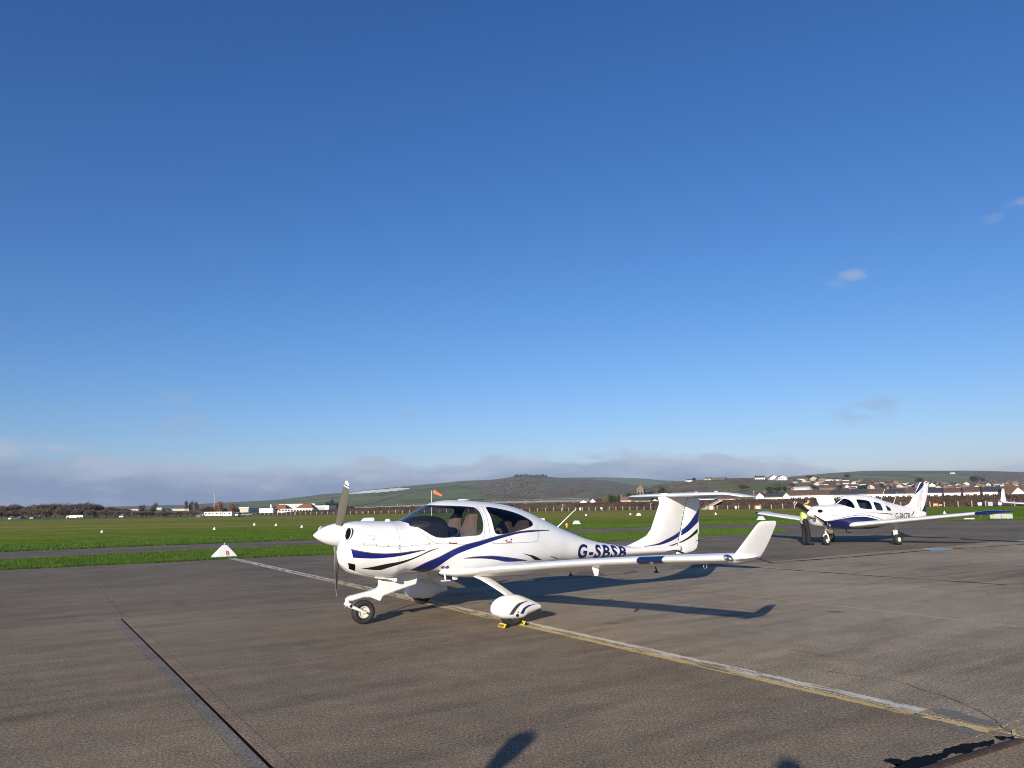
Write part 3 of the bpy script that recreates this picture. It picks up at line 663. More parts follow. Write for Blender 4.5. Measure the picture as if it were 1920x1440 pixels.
# ================================================================== front aircraft
PX, PY, YAW = -.8103, 11.8529, math.radians(32.26)
D = empty('light_aircraft', (PX, PY, 0), YAW+math.pi, label='white low-wing T-tail propeller aircraft with blue swooshes parked in front', cat='aircraft', group='aircraft parked on the apron')
st = [(2.115, 1.40, 1.02, .17, 1.22, 2, 2), (2.10, 1.435, .97, .25, 1.20, 2, 2), (2.07, 1.458, .90, .335, 1.18, 2.1, 2.1), (2.0, 1.474, .81, .405, 1.15, 2.2, 2.3), (1.85, 1.484, .735, .455, 1.13, 2.3, 2.5),
      (1.6, 1.482, .665, .485, 1.12, 2.3, 2.6), (1.36, 1.474, .64, .51, 1.12, 2.3, 2.8), (1.22, 1.466, .70, .525, 1.12, 2.2, 3), (1.14, 1.475, .705, .535, 1.11, 2.15, 3), (1.0, 1.535, .70, .55, 1.1, 2.1, 3), (.88, 1.602, .695, .562, 1.1, 2.1, 3),
      (.73, 1.68, .685, .575, 1.1, 2.1, 3), (.6, 1.735, .675, .585, 1.1, 2.15, 3), (.45, 1.768, .665, .592, 1.1, 2.2, 3), (.3, 1.779, .655, .597, 1.1, 2.2, 3), (0, 1.770, .645, .60, 1.1, 2.2, 3), (-.3, 1.744, .64, .598, 1.1, 2.2, 3),
      (-.7, 1.698, .645, .575, 1.09, 2.15, 2.9), (-.93, 1.645, .655, .55, 1.08, 2.1, 2.8), (-1.15, 1.572, .665, .515, 1.07, 2.1, 2.7), (-1.34, 1.49, .67, .48, 1.05, 2.1, 2.6), (-1.6, 1.38, .685, .43, 1.02, 2.1, 2.5), (-1.8, 1.292, .69, .385, 1.0, 2.1, 2.4),
      (-2.02, 1.21, .695, .345, .96, 2.1, 2.3), (-2.2, 1.147, .70, .31, .94, 2.1, 2.3), (-2.42, 1.073, .705, .275, .90, 2.1, 2.2), (-2.76, .993, .71, .23, .86, 2.1, 2.1), (-3.05, .942, .715, .20, .83, 2, 2), (-3.4, .902, .72, .17, .81, 2, 2), (-4.0, .875, .725, .13, .80, 2, 2),
      (-4.5, .86, .73, .095, .79, 2, 2), (-4.78, .85, .735, .06, .79, 2, 2)]
ws = [(1.155, 1.462), (1.06, 1.405), (.95, 1.325), (.86, 1.262), (.78, 1.225), (.68, 1.213), (.38, 1.218), (.10, 1.228), (.04, 1.243), (.0, 1.28), (-.03, 1.37), (-.04, 1.49), (-.035, 1.58), (-.012, 1.635), (.03, 1.662), (.12, 1.672), (.38, 1.690), (.60, 1.700), (.74, 1.712), (.77, 1.9), (1.20, 1.9), (1.19, 1.55)]
rw = [(-.19, 1.655), (-.26, 1.665), (-.43, 1.635), (-.65, 1.588), (-.82, 1.532), (-.95, 1.468), (-1.02, 1.42), (-1.035, 1.375), (-1.0, 1.34), (-.90, 1.312), (-.73, 1.280), (-.52, 1.247), (-.32, 1.228), (-.245, 1.238), (-.215, 1.28), (-.203, 1.39), (-.203, 1.51), (-.19, 1.60)]
fus, bvh = glazed_body(st, [(ws, 'windshield', False), (chaikin(rw), 'rear_window', True)], D, M['white'], [M['glass'], M['glass2']], (-1.5, 1.25))
# paint swooshes on the sides
STR = [([(2.035, 1.10), (2.0, 1.089), (1.85, 1.052), (1.68, 1.026), (1.51, 1.016), (1.34, 1.019), (1.16, 1.035), (.96, 1.046)], [(2.0, .982), (1.85, .969), (1.68, .960), (1.51, .965), (1.34, .980), (1.16, 1.009), (.96, 1.046)], 'blue'),
       ([(1.86, .822), (1.69, .848), (1.52, .877), (1.35, .897), (1.20, .928), (1.04, .980), (.89, 1.040), (.72, 1.077)], [(1.86, .819), (1.61, .790), (1.50, .817), (1.35, .857), (1.26, .882), (1.07, .951), (.89, 1.023), (.72, 1.077)], 'black'),
       ([(1.12, .76), (.94, .858), (.73, .937), (.52, 1.029), (.28, 1.101), (.04, 1.144), (-.21, 1.194), (-.47, 1.236), (-.74, 1.262), (-1.01, 1.269), (-1.37, 1.253)], [(.84, .70), (.73, .786), (.61, .880), (.45, .964), (.28, 1.018), (.04, 1.080), (-.21, 1.144), (-.47, 1.199), (-.74, 1.238), (-1.0, 1.247), (-1.37, 1.253)], 'blue'),
       ([(.32, .894), (.10, .908), (-.12, .907), (-.32, .887), (-.58, .848), (-.87, .796)], [(.32, .892), (.05, .881), (-.20, .853), (-.45, .804), (-.55, .797), (-.87, .794)], 'blue'),
       ([(-.75, .917), (-.97, .873), (-1.21, .788)], [(-.75, .915), (-.91, .863), (-1.07, .793), (-1.21, .786)], 'black'),
       ([(-1.39, .839), (-1.58, .788)], [(-1.39, .830), (-1.58, .775)], 'black')]
for up, lo, c in STR: stripe(bvh, up, lo, M[c], D, 56, 6)
for k in (0, 2, 3):
    P = np.array(STR[k][0]); stripe(bvh, P+np.array([0, .008]), P+np.array([0, -.004]), M['gold'], D, 56, 2, off=.0035, name='stripe_edge')
lettering('G-SBSB', bvh, D, -2.03, -3.26, .765, .240, M['navy2'], -.085, (1, -1), bold=.034, space=1.22)
seam(bvh, [(2.07, 1.173), (1.69, 1.134), (1.34, 1.111), (.87, 1.129)], D)
seam(bvh, [(1.36, 1.46), (1.345, 1.2), (1.34, .826), (1.33, .66)], D)
seam(bvh, [(1.00, 1.30), (.86, 1.176), (.78, 1.134), (.58, 1.122), (.28, 1.106), (.09, 1.105), (.03, 1.135), (-.04, 1.30), (-.065, 1.45), (-.055, 1.60), (-.03, 1.70)], D, .006)
seam(bvh, [(-.13, 1.68), (-.125, 1.45), (-.13, 1.20), (-.16, 1.11), (-.22, 1.092), (-.54, 1.088), (-1.0, 1.086), (-1.07, 1.12), (-1.10, 1.22), (-1.11, 1.35)], D, .006)
seam(bvh, [(1.93, 1.285), (1.72, 1.28), (1.715, 1.155), (1.92, 1.16), (1.93, 1.285)], D, .003)
def dots(bvh, pts, r, m, root, name, sides=(1,)):
    for sd in sides:
        for x, z in pts:
            c = drape(bvh, x, z, sd, .003)
            if c is None: continue
            h = bvh.ray_cast(Vector((x, sd*3, z)), Vector((0, -sd, 0))); n = h[1]; n = n if n.y*sd > 0 else -n
            MB().lathe(c, n, [(-.004, r), (.002, r), (.003, r*.6), (.0035, .0005)], 12).build(name, m, root, True)
dots(bvh, [(2.07, 1.19), (1.88, 1.17), (1.70, 1.147), (1.52, 1.13), (1.36, 1.127), (1.36, 1.09), (1.17, 1.118), (.9, 1.145), (1.74, 1.225)], .009, M['seam'], D, 'cowl_fastener')
dots(bvh, [(.57, 1.135), (-.42, 1.135), (-.52, 1.145)], .012, M['black'], D, 'door_lock')
for x, z in ((.50, 1.128), (-.47, 1.108)):
    h = drape(bvh, x, z, 1, .004); MB().box(h, (.10, .012, .016), 0).build('door_handle', mat('handle_red', (.25, .05, .04), .5), D, bevel=.003)
# spinner, cowl openings
SPX, SPZ = 2.085, 1.300
MB().lathe((SPX, 0, SPZ), (1, 0, 0), [(.0, .0), (.0, .155), (.03, .165), (.10, .158), (.18, .136), (.26, .101), (.33, .058), (.375, .022), (.388, .001)], 36).build('spinner', M['white'], D, True, 50)
MB().lathe((SPX-.06, 0, SPZ-.004), (1, 0, 0), [(0, .02), (.0, .163), (.05, .168), (.055, .164), (.055, .02)], 36).build('spinner_backplate', M['seam'], D, True, 50)
inlet = MB()
for sd in (1, -1):
    R = Matrix.Rotation(sd*.62, 3, 'Z') 
    c = drape(bvh, 2.055, 1.315, sd, 0.)
    e = MB(); h = bvh.ray_cast(Vector((2.055, sd*3, 1.315)), Vector((0, -sd, 0)))[1]; h = h if h.y*sd > 0 else -h
    q = h.to_track_quat('X', 'Z').to_matrix()
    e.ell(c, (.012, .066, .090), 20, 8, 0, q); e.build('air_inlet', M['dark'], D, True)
    t = MB(); ring = [c+q @ Vector((.010, .068*math.cos(a), .092*math.sin(a))) for a in np.linspace(0, 2*math.pi, 25)]
    t.tube(ring, .007, 8, 0, False).build('inlet_lip', M['white'], D, True)
# chin scoop under the spinner
chin = [(2.13, 1.08, 1.00, .03, 1.04, 2, 2), (2.10, 1.07, .90, .11, .98, 2, 2), (2.03, 1.03, .82, .17, .92, 2, 2.2), (1.93, .95, .745, .21, .85, 2, 2.4), (1.78, .90, .695, .24, .80, 2, 2.4), (1.55, .85, .645, .25, .75, 2, 2.4), (1.36, .80, .625, .25, .72, 2, 2.4), (1.25, .76, .66, .22, .71, 2, 2)]
v_, f_ = loft_body(chin, 40, 32); cb = to_bm(v_, f_); cbvh = BVHTree.FromBMesh(cb); bm_obj(cb, 'chin_cowl', M['white'], D); cb.free()
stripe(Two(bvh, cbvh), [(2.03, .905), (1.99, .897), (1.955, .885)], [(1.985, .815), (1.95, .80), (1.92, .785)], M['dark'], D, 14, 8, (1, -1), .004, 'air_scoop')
# propeller
prop = bpy.data.objects.new('propeller', None); COL.objects.link(prop); prop.parent = D; prop.location = (SPX+.05, 0, SPZ)
def blade(name, ang, R, mats, parent, chord=.138, pitch0=62, pitch1=22, n=40, tip=(.935, .885, .91)):
    vs = []; ix = []; af = airfoil(9); k = len(af)
    for i in range(n+1):
        r = .09+(R-.09)*i/n; w = r/R
        c = chord*(np.interp(w, [.09, .2, .45, .7, .9, .97, 1.], [.45, .62, .95, 1., .80, .58, .18])); th = np.interp(w, [.09, .25, .6, 1.], [.55, .24, .12, .08]); p = math.radians(np.interp(w, [.1, 1.], [pitch0, pitch1]))
        for t, y in af:
            u, q = (.4-t)*c, y*th*c
            vs.append((u*math.sin(p)+q*math.cos(p), -u*math.cos(p)+q*math.sin(p), r))
    fs = [(i*k+j, i*k+(j+1) % k, (i+1)*k+(j+1) % k, (i+1)*k+j) for i in range(n) for j in range(k)]
    ix = [(1 if ((i+.5)/n > tip[0] or tip[1] < (i+.5)/n < tip[2]) else 0) for i in range(n) for j in range(k)]
    fs.append(tuple(n*k+j for j in range(k))); ix.append(1)
    Rm = Matrix.Rotation(-(ang-math.pi/2), 3, 'X').inverted()
    bm = to_bm([Rm @ Vector(v) for v in vs], fs); me = bpy.data.meshes.new(name); bm.to_mesh(me); bm.free()
    for m in mats: me.materials.append(m)
    me.polygons.foreach_set('material_index', ix); me.polygons.foreach_set('use_smooth', [True]*len(me.polygons)); return link(name, me, parent)
for a in (61, 176, 275): blade('blade', math.radians(a), .875, [M['blade'], M['white']], prop)
# wings with up-turned tips
wst = [(.66, .40, .690, 1.62, .105, 0, .06), (.58, .56, .690, 1.55, .108, 0, .06), (.43, .70, .699, 1.42, .115, 2, .07), (.33, .84, .712, 1.33, .122, 4, .08), (.285, 1.0, .735, 1.26, .13, 5, .09), (.25, 1.5, .787, 1.20, .13, 5, .10), (.12, 3.4, .968, .99, .132, 5, .10), (.03, 4.7, 1.066, .80, .14, 4, .07), (-.005, 5.1, 1.090, .69, .15, 3, .045),
       (-.025, 5.27, 1.100, .59, .165, 4, .02), (-.045, 5.38, 1.108, .48, .18, 6, .01), (-.075, 5.45, 1.113, .37, .17, 8, 0), (-.115, 5.49, 1.116, .26, .10, 8, 0)]
wlt = [(-.050, 5.40, 1.080, .40, .13, 45, 0), (-.045, 5.435, 1.110, .445, .11, 68, 0), (-.085, 5.455, 1.155, .43, .09, 78, 0), (-.185, 5.495, 1.27, .385, .08, 79, 0), (-.275, 5.530, 1.375, .332, .075, 79, 0), (-.325, 5.548, 1.43, .300, .07, 79, 0), (-.36, 5.553, 1.455, .262, .06, 79, 0), (-.40, 5.556, 1.467, .20, .03, 79, 0)]
for sg in (1, -1):
    w = wing(dense(wst, 4), 'wing', M['white'], D, sg)
    wl = wing(dense(wlt, 4), 'winglet', M['white'], D, sg)
    wb = BVHTree.FromObject(w, bpy.context.evaluated_depsgraph_get())
    # tip lamp let into the leading edge
    lamp = MB().ell((-.045, sg*5.415, 1.118), (.035, .052, .026), 16, 8, 0, Matrix.Rotation(-sg*.35, 3, 'X')).build('position_light', M['steel'], D, True)
    MB().ell((-.030, sg*5.415, 1.120), (.030, .058, .030), 16, 8, 0, Matrix.Rotation(-sg*.35, 3, 'X')).build('light_cover', M['lampglass'], D, True)
    MB().ell((-.012, sg*5.405, 1.121), (.012, .012, .010), 8, 6).build('bulb', M['white'], D, True)
    # hinge fairings, tie-down ring and tip wire under the wing
    for b_, dx in ((1.75, -.55), (2.95, -.52), (3.7, -.48)):
        z_ = .665+.088*(b_-.84)
        MB().prism([(dx+.25, z_-.0), (dx+.05, z_-.085), (dx-.20, z_-.095), (dx-.42, z_-.05), (dx-.40, z_-.01)], 'y', sg*(b_-.02), sg*(b_+.02)).build('hinge_fairing', M['white'], D, bevel=.008)
    for b_ in (2.25, 3.95):
        z_ = .665+.088*(b_-.84); xx = -.42
        MB().tube([(xx, sg*b_, z_), (xx-.03, sg*b_, z_-.075)], .008, 8).tube([(xx-.045, sg*b_, z_-.08), (xx+.01, sg*b_, z_-.07)], .011, 8).build('hinge_bracket', M['black'], D, True)
    MB().prism([(.02, .905), (-.02, .80), (-.07, .80), (-.09, .905)], 'y', sg*3.30, sg*3.318).build('vent_fin', M['white'], D, bevel=.004)
    ring = [(-.2+.025*math.cos(a), sg*4.95, 1.0+.025*math.sin(a)) for a in np.linspace(0, 2*math.pi, 13)]
    MB().tube(ring, .006, 6).build('tie_down_ring', M['steel'], D, True)
    MB().tube([(-.43, sg*5.46, 1.09), (-.60, sg*5.50, 1.04)], .004, 6).build('static_wick', M['black'], D, True)
    # lens of the landing lights in the leading edge
    def lens(b0, b1, nm, m, off, t0, t1):
        vs = []; A = airfoil(25); lo_ = [p for p in A if p[0] <= t1]
        for b_ in np.linspace(b0, b1, 9):
            x, z, c = np.interp(b_, [1.5, 3.4, 4.7, 5.1], [.25, .12, .03, -.005]), np.interp(b_, [1.5, 3.4, 4.7, 5.1], [.787, .968, 1.066, 1.090]), np.interp(b_, [1.5, 3.4, 4.7, 5.1], [1.20, .99, .80, .69])
            for t, y in lo_: vs.append((x-t*c+off, sg*(b_-.075*y*.138*c), z+(y*.138*c*1.04+math.copysign(off*.5, y))-t*c*.075))
        k = len(lo_); return mk(nm, vs, [(i*k+j, i*k+j+1, (i+1)*k+j+1, (i+1)*k+j) for i in range(8) for j in range(k-1)], m, D, True)
    lens(4.18, 4.56, 'landing_light_lens', M['bluepanel'], .004, 0, .085)
    MB().box((.075, sg*4.43, 1.02), (.012, .055, .03), 0).build('lamp', M['steel'], D, bevel=.004)
# fin, rudder, tailplane
def surf(name, zs, xle, xte, tk, m, root, tmax=.3):
    vs = []; af = airfoil(13); n = len(af)
    for z in zs:
        a, b = xle(z), xte(z); h = tk(z)
        for t, y in af: vs.append((a-(a-b)*t, y*h*(1/ .575 if y > 0 else 1/.375)*.5, z))
    fs = [(i*n+j, i*n+(j+1) % n, (i+1)*n+(j+1) % n, (i+1)*n+j) for i in range(len(zs)-1) for j in range(n)]+[tuple(range(n))[::-1], tuple((len(zs)-1)*n+j for j in range(n))]
    bm = to_bm(vs, fs); b_ = BVHTree.FromBMesh(bm); o = bm_obj(bm, name, m, root); bm.free(); o.data.set_sharp_from_angle(angle=math.radians(45)); return o, b_
I = lambda xs, ys: (lambda z: float(np.interp(z, xs, ys)))
hinge = I([.70, .78, 1.11, 1.54, 1.80], [-4.66, -4.69, -4.81, -4.96, -5.08])
zs = np.concatenate([np.linspace(.80, 1.15, 16), [1.163, 1.167], np.linspace(1.18, 1.80, 18)])
fin, finb = surf('fin', zs, I([.80, .88, .90, 1.0, 1.07, 1.15, 1.165, 1.18, 1.39, 1.67, 1.80], [-3.1, -3.33, -3.42, -3.74, -3.93, -4.01, -4.03, -4.045, -4.155, -4.30, -4.27]), lambda z: hinge(z)+.01, I([.80, .9, 1.2, 1.8], [.17, .15, .13, .13]), M['white'], D)
rz_ = np.concatenate([np.linspace(.70, 1.0, 12), np.linspace(1.04, 1.755, 20)])
rud, rudb = surf('rudder', rz_, lambda z: hinge(z)-.012, I([.70, .72, .77, .88, 1.05, 1.07, 1.37, 1.57, 1.76], [-4.99, -5.12, -5.235, -5.285, -5.305, -5.325, -5.355, -5.385, -5.41]), I([.7, 1.8], [.065, .06]), M['white'], D)
tb = Two(finb, rudb)
F1 = ([(-3.79, .873), (-4.09, .902), (-4.42, .988), (-4.76, 1.103), (-5.0, 1.241), (-5.25, 1.448), (-5.375, 1.55)], [(-3.79, .871), (-4.19, .888), (-4.52, .945), (-4.75, 1.016), (-4.99, 1.112), (-5.335, 1.30)])
F2 = ([(-4.17, .836), (-4.41, .855), (-4.65, .892), (-4.98, .999), (-5.29, 1.165)], [(-4.17, .834), (-4.47, .841), (-4.70, .882), (-4.98, .959), (-5.29, 1.085)])
stripe(tb, F1[0], F1[1], M['blue'], D, 80, 10); stripe(tb, np.array(F1[0])+[0, .008], np.array(F1[0])-[0, .004], M['gold'], D, 80, 2, off=.0035, name='stripe_edge')
stripe(tb, F2[0], F2[1], M['black'], D, 70, 6)
tb2 = Two(finb, rudb, bvh)
stripe(tb2, [(-4.31, .757), (-4.51, .778), (-4.68, .765), (-4.88, .705)], [(-4.31, .753), (-4.51, .758), (-4.66, .735), (-4.79, .70)], M['black'], D, 40, 4)
for z_ in (1.42, 1.54):
    for sd in (1, -1): MB().box((hinge(z_)+.03, sd*.034, z_), (.05, .012, .018)).build('rudder_hinge', M['white'], D, bevel=.003)
MB().tube([(-5.22, .02, .93), (-5.40, .02, .91)], .005, 6).build('trim_rod', M['black'], D)
tst = [(-4.38, 0., 1.815, .80, .115, 0, -.01), (-4.40, .3, 1.815, .77, .115, 0, -.01), (-4.58, 1.18, 1.815, .58, .115, 0, -.01), (-4.65, 1.28, 1.812, .53, .10, -8, 0), (-4.72, 1.40, 1.795, .49, .09, -12, 0), (-4.80, 1.49, 1.772, .43, .08, -14, 0), (-4.88, 1.53, 1.760, .35, .05, -14, 0)]
for sg in (1, -1): wing(dense(tst, 4), 'tailplane', M['white'], D, sg)
MB().prism([(-4.36, 1.805), (-4.38, 1.865), (-4.66, 1.862), (-4.72, 1.835)], 'y', -.045, .045).build('tailplane_fairing', M['white'], D, bevel=.012)
for sg in (.45, .95): MB().box((-4.85, sg, 1.865), (.07, .03, .03)).build('elevator_hinge', M['white'], D, bevel=.006)
# landing gear
nf = [(1.47, .66), (1.455, .53), (1.475, .502), (1.61, .463), (1.92, .411), (1.972, .372), (1.965, .352), (1.87, .351), (1.71, .385), (1.61, .377), (1.55, .353), (1.45, .308), (1.41, .381), (1.19, .441), (.97, .494), (.87, .515), (.83, .70), (1.1, .76), (1.47, .74)]
MB().prism(nf, 'y', -.055, .055).build('nose_leg_fairing', M['white'], D, bevel=.02)
MB().prism([(1.25, .80), (1.25, .68), (1.235, .60), (1.27, .575), (1.30, .60), (1.40, .63), (1.6, .66), (1.6, .8)], 'y', -.20, .20).build('cowl_flap', M['white'], D, bevel=.015)
wheel(D, (1.70, 0, .172), .172, .125, 'nose_wheel', .48)
fk = MB()
for sd in (1, -1): fk.tube([(1.945, sd*.075, .315), (1.93, sd*.085, .285), (1.70, sd*.088, .172)], [.026, .026, .018], 10)
fk.tube([(1.945, -.09, .30), (1.945, .09, .30)], .022, 10); fk.tube([(1.945, 0, .37), (1.945, 0, .29)], .035, 14)
fk.tube([(1.70, -.10, .172), (1.70, .10, .172)], .016, 10)
fk.build('nose_fork', M['white'], D, True, 40)
MB().tube([(1.93, .112, .283), (1.93, .118, .283)], .020, 12).build('fork_bolt', M['black'], D, True)
MB().tube([(1.96, .05, .28), (2.02, .09, .27)], .008, 8).build('tow_pin', M['steel'], D, True)
pod = [(.385, .255, .225, .025, .24, 2, 2), (.375, .295, .195, .06, .24, 2, 2), (.345, .345, .168, .085, .235, 2, 2.2), (.29, .385, .138, .105, .225, 2, 2.4), (.20, .415, .108, .122, .22, 2.1, 2.6), (.08, .428, .096, .128, .22, 2.1, 2.8), (-.03, .418, .092, .122, .22, 2.1, 2.8), (-.12, .392, .098, .110, .22, 2.1, 2.6), (-.17, .372, .125, .10, .22, 2, 2.4), (-.26, .334, .15, .078, .225, 2, 2.2), (-.36, .288, .172, .052, .225, 2, 2), (-.425, .255, .19, .036, .222, 2, 2)]
for sg in (1, -1):
    p_ = empty('x', (0, 0, 0)); p_.name = 'wheel_fairing'; p_.parent = D; p_.location = (0, sg*1.485, 0)
    v_, f_ = loft_body(pod, 44, 32); pb = to_bm(v_, f_); pbv = BVHTree.FromBMesh(pb); bm_obj(pb, 'fairing_shell', M['white'], p_).data.set_sharp_from_angle(angle=math.radians(60)); pb.free()
    stripe(pbv, [(.17, .174), (.10, .257), (-.01, .316), (-.18, .329)], [(.11, .169), (.04, .244), (-.05, .299), (-.18, .327)], mat('grey_stripe', (.045, .045, .05), .4), p_, 30, 5, (sg,), .003)
    stripe(pbv, [(-.01, .171), (-.07, .239), (-.18, .270), (-.34, .270)], [(-.07, .162), (-.11, .221), (-.20, .254), (-.34, .268)], M['blue'], p_, 30, 5, (sg,), .003)
    for x, z, r in ((.035, .155, .024), (.03, .195, .010)):
        c = drape(pbv, x, z, sg, .001); MB().lathe(c, (0, sg, 0), [(-.01, r), (.003, r), (.004, .0005)], 14).build('access_hole', M['black'], p_, True)
    wheel(D, (.06, sg*1.485, .172), .172, .13, 'main_wheel', .45)
    leg = [(.30, .50, .66, .20, .16, 0, 0), (.24, .68, .635, .20, .16, 0, 0), (.12, 1.15, .48, .165, .15, 0, 0), (.055, 1.46, .36, .15, .15, 0, 0)]
    w_ = wing(dense(leg, 3), 'main_leg', M['white'], D, sg)
    # boarding step, drains and vents under the belly
    MB().tube([(.62, sg*.50, .72), (.60, sg*.50, .585)], .013, 8).box((.60, sg*.50, .580), (.14, .05, .014)).build('boarding_step', M['white'], D, True, 40)
    MB().prism([(.47, .68), (.45, .575), (.38, .575), (.33, .67)], 'y', sg*.43, sg*.46).build('drain_mast', M['white'], D, bevel=.006)
    dots(bvh, [(.635, .775), (.565, .775)], .030, M['navy'], D, 'static_port', (sg,))
MB().prism([(.30, .66), (.25, .59), (.10, .59), (.02, .66)], 'y', -.05, .05).build('belly_antenna', M['lining'], D, bevel=.01)
MB().tube([(-1.84, 0, 1.27), (-1.87, 0, 1.305)], [.03, .012], 10).tube([(-1.87, 0, 1.305), (-2.27, 0, 1.60)], [.011, .006], 8).build('whip_antenna', M['white'], D, True)
MB().ell((.02, 0, 1.782), (.11, .05, .014), 16, 8).build('roof_antenna', M['white'], D, True)
MB().ell((1.33, 0, 1.475), (.05, .03, .035), 12, 8).build('cowl_vent', M['white'], D, True)
# cabin
for sg in (1, -1):
    for x, z1, nm in ((.20, 1.555, 'front_seat'), (-.80, 1.43, 'rear_seat')):
        st_ = [(.86, .25), (1.0, .25), (1.15, .245), (1.30, .215), (1.42 if z1 > 1.5 else 1.36, .15), (z1-.04, .125), (z1, .10)]
        vs = []
        for z, hw in st_:
            xc = x-(z-.9)*.32
            for a, b_ in ((.055, -1), (.07, -.7), (.065, 0), (.07, .7), (.055, 1), (-.05, 1), (-.065, 0), (-.05, -1)): vs.append((xc+a, sg*.27+b_*hw, z))
        n = 8; fs = [(i*n+j, i*n+(j+1) % n, (i+1)*n+(j+1) % n, (i+1)*n+j) for i in range(len(st_)-1) for j in range(n)]+[tuple(range(n)), tuple((len(st_)-1)*n+j for j in range(n))]
        m_ = MB().add(vs, fs); m_.box((x+.28, sg*.27, .88), (.5, .48, .14)); o = m_.build(nm, M['leather'], D, bevel=.018)
gs = [(1.12, 1.45, 1.30, .36, 1.4, 2, 2), (1.0, 1.50, 1.15, .44, 1.38, 2.2, 2.5), (.82, 1.535, 1.02, .48, 1.36, 2.4, 3), (.66, 1.54, .98, .49, 1.35, 2.5, 3), (.55, 1.515, 1.0, .485, 1.33, 2.6, 3), (.52, 1.44, 1.05, .46, 1.30, 2.6, 3)]
v_, f_ = loft_body(gs, 30, 36); gb = to_bm(v_, f_); bm_obj(gb, 'glareshield', M['dash'], D); gb.free()
MB().box((-.05, 0, .82), (1.5, .84, .06)).box((.25, 0, .93), (.8, .10, .22)).build('cabin_floor', M['lining'], D, bevel=.01)
# inner frames of the far door opening and roof
for sg in (1, -1):
    MB().tube([(.44, sg*.25, 1.0), (.42, sg*.25, 1.18), (.40, sg*.25, 1.28)], [.018, .016, .022], 8).build('control_stick', M['dash'], D, True)
    pp = [(.46+.13*math.cos(a), sg*.42, 1.29+.075*math.sin(a)) for a in np.linspace(0, 2*math.pi, 21)]
    MB().tube(pp, .005, 6, 0, False).build('storm_window_frame', M['seam'], D, True)
MB().tube([(-.12, .49, 1.2), (-.12, .46, 1.40), (-.12, .38, 1.56), (-.12, .2, 1.68), (-.12, -.2, 1.68), (-.12, -.38, 1.56), (-.12, -.46, 1.40), (-.12, -.49, 1.2)], .03, 10).build('roll_bar', M['dash'], D, True)
# wheel chocks at the near main wheel
def place(px, py, yaw, a, b):
    n = np.array([-math.cos(yaw), -math.sin(yaw)]); l = np.array([-n[1], n[0]]); return np.array([px, py])+n*a+l*b
for (a, b, lb) in ((.235, 1.545, 'yellow wheel chock in front of the near wheel, black marks on its side'), (-.115, 1.50, 'yellow wheel chock behind the near wheel of the front aircraft')):
    q = place(PX, PY, YAW, a, b); e = empty('wheel_chock', (q[0], q[1], .004), YAW+math.pi, label=lb, cat='wheel chock', group='yellow wheel chocks')
    MB().prism([(-.036, 0), (.036, 0), (.006, .05), (-.006, .05)], 'y', -.085, .085).build('chock_body', M['yellow'], e, bevel=.004)
    mm = MB()
    for k in range(4):
        y0 = -.06+k*.031
        for sx in (1, -1): mm.add([(sx*.0355, y0, .009), (sx*.0355, y0+.02, .009), (sx*.0165, y0+.02, .039), (sx*.0165, y0, .039)], [(0, 1, 2, 3)])
    mm.add([(-.033, .0915, .003), (.033, .0915, .003), (.005, .0915, .044), (-.005, .0915, .044)], [(0, 1, 2, 3)])
    mm.build('chock_marking', M['black'], e)
# ================================================================== second aircraft
QX, QY, QYAW = 13.6406, 28.7738, .4526
P = empty('light_aircraft', (QX, QY, 0), QYAW+math.pi, label='white and navy blue low-wing aircraft with its engine cowl door open at right', cat='aircraft', group='aircraft parked on the apron')
st = [(2.515, 1.395, .93, .22, 1.16, 2.2, 2.2), (2.505, 1.43, .86, .36, 1.15, 2.4, 2.4), (2.45, 1.455, .79, .44, 1.13, 2.6, 2.6), (2.3, 1.482, .71, .49, 1.12, 2.7, 2.8), (2.0, 1.512, .635, .51, 1.1, 2.8, 3), (1.5, 1.530, .59, .545, 1.09, 2.8, 3.5), (1.30, 1.535, .575, .555, 1.09, 2.7, 4), (1.1, 1.635, .57, .558, 1.09, 2.5, 4),
      (.9, 1.75, .565, .56, 1.09, 2.4, 4), (.72, 1.855, .56, .56, 1.09, 2.5, 4), (.5, 1.89, .555, .56, 1.09, 2.7, 4), (.2, 1.885, .55, .56, 1.09, 2.8, 4), (-.2, 1.862, .56, .555, 1.09, 2.7, 4), (-.75, 1.772, .60, .52, 1.09, 2.6, 3.6), (-1.32, 1.632, .66, .44, 1.08, 2.4, 3), (-2.06, 1.492, .745, .31, 1.07, 2.3, 2.6),
      (-2.8, 1.36, .83, .20, 1.06, 2.2, 2.4), (-3.5, 1.23, .92, .11, 1.05, 2, 2), (-3.95, 1.14, .98, .045, 1.05, 2, 2)]
w0 = [(1.27, 1.532), (1.55, 1.49), (1.33, 1.452), (1.0, 1.375), (.93, 1.372), (.90, 1.42), (.895, 1.62), (.91, 1.73), (.955, 1.785), (1.02, 1.815), (1.10, 1.9), (1.6, 1.9)]
w0 = [(1.285, 1.57), (1.31, 1.50), (1.20, 1.435), (1.0, 1.375), (.93, 1.372), (.905, 1.42), (.90, 1.62), (.915, 1.73), (.95, 1.775), (.90, 1.80), (.80, 1.815), (.80, 1.95), (1.35, 1.95)]
w1 = [(.70, 1.72), (.01, 1.645), (-.03, 1.295), (.69, 1.365)]; w2 = [(-.17, 1.61), (-.60, 1.53), (-.67, 1.245), (-.23, 1.275)]; w3 = [(-.92, 1.475), (-1.22, 1.335), (-1.235, 1.235), (-.95, 1.24)]
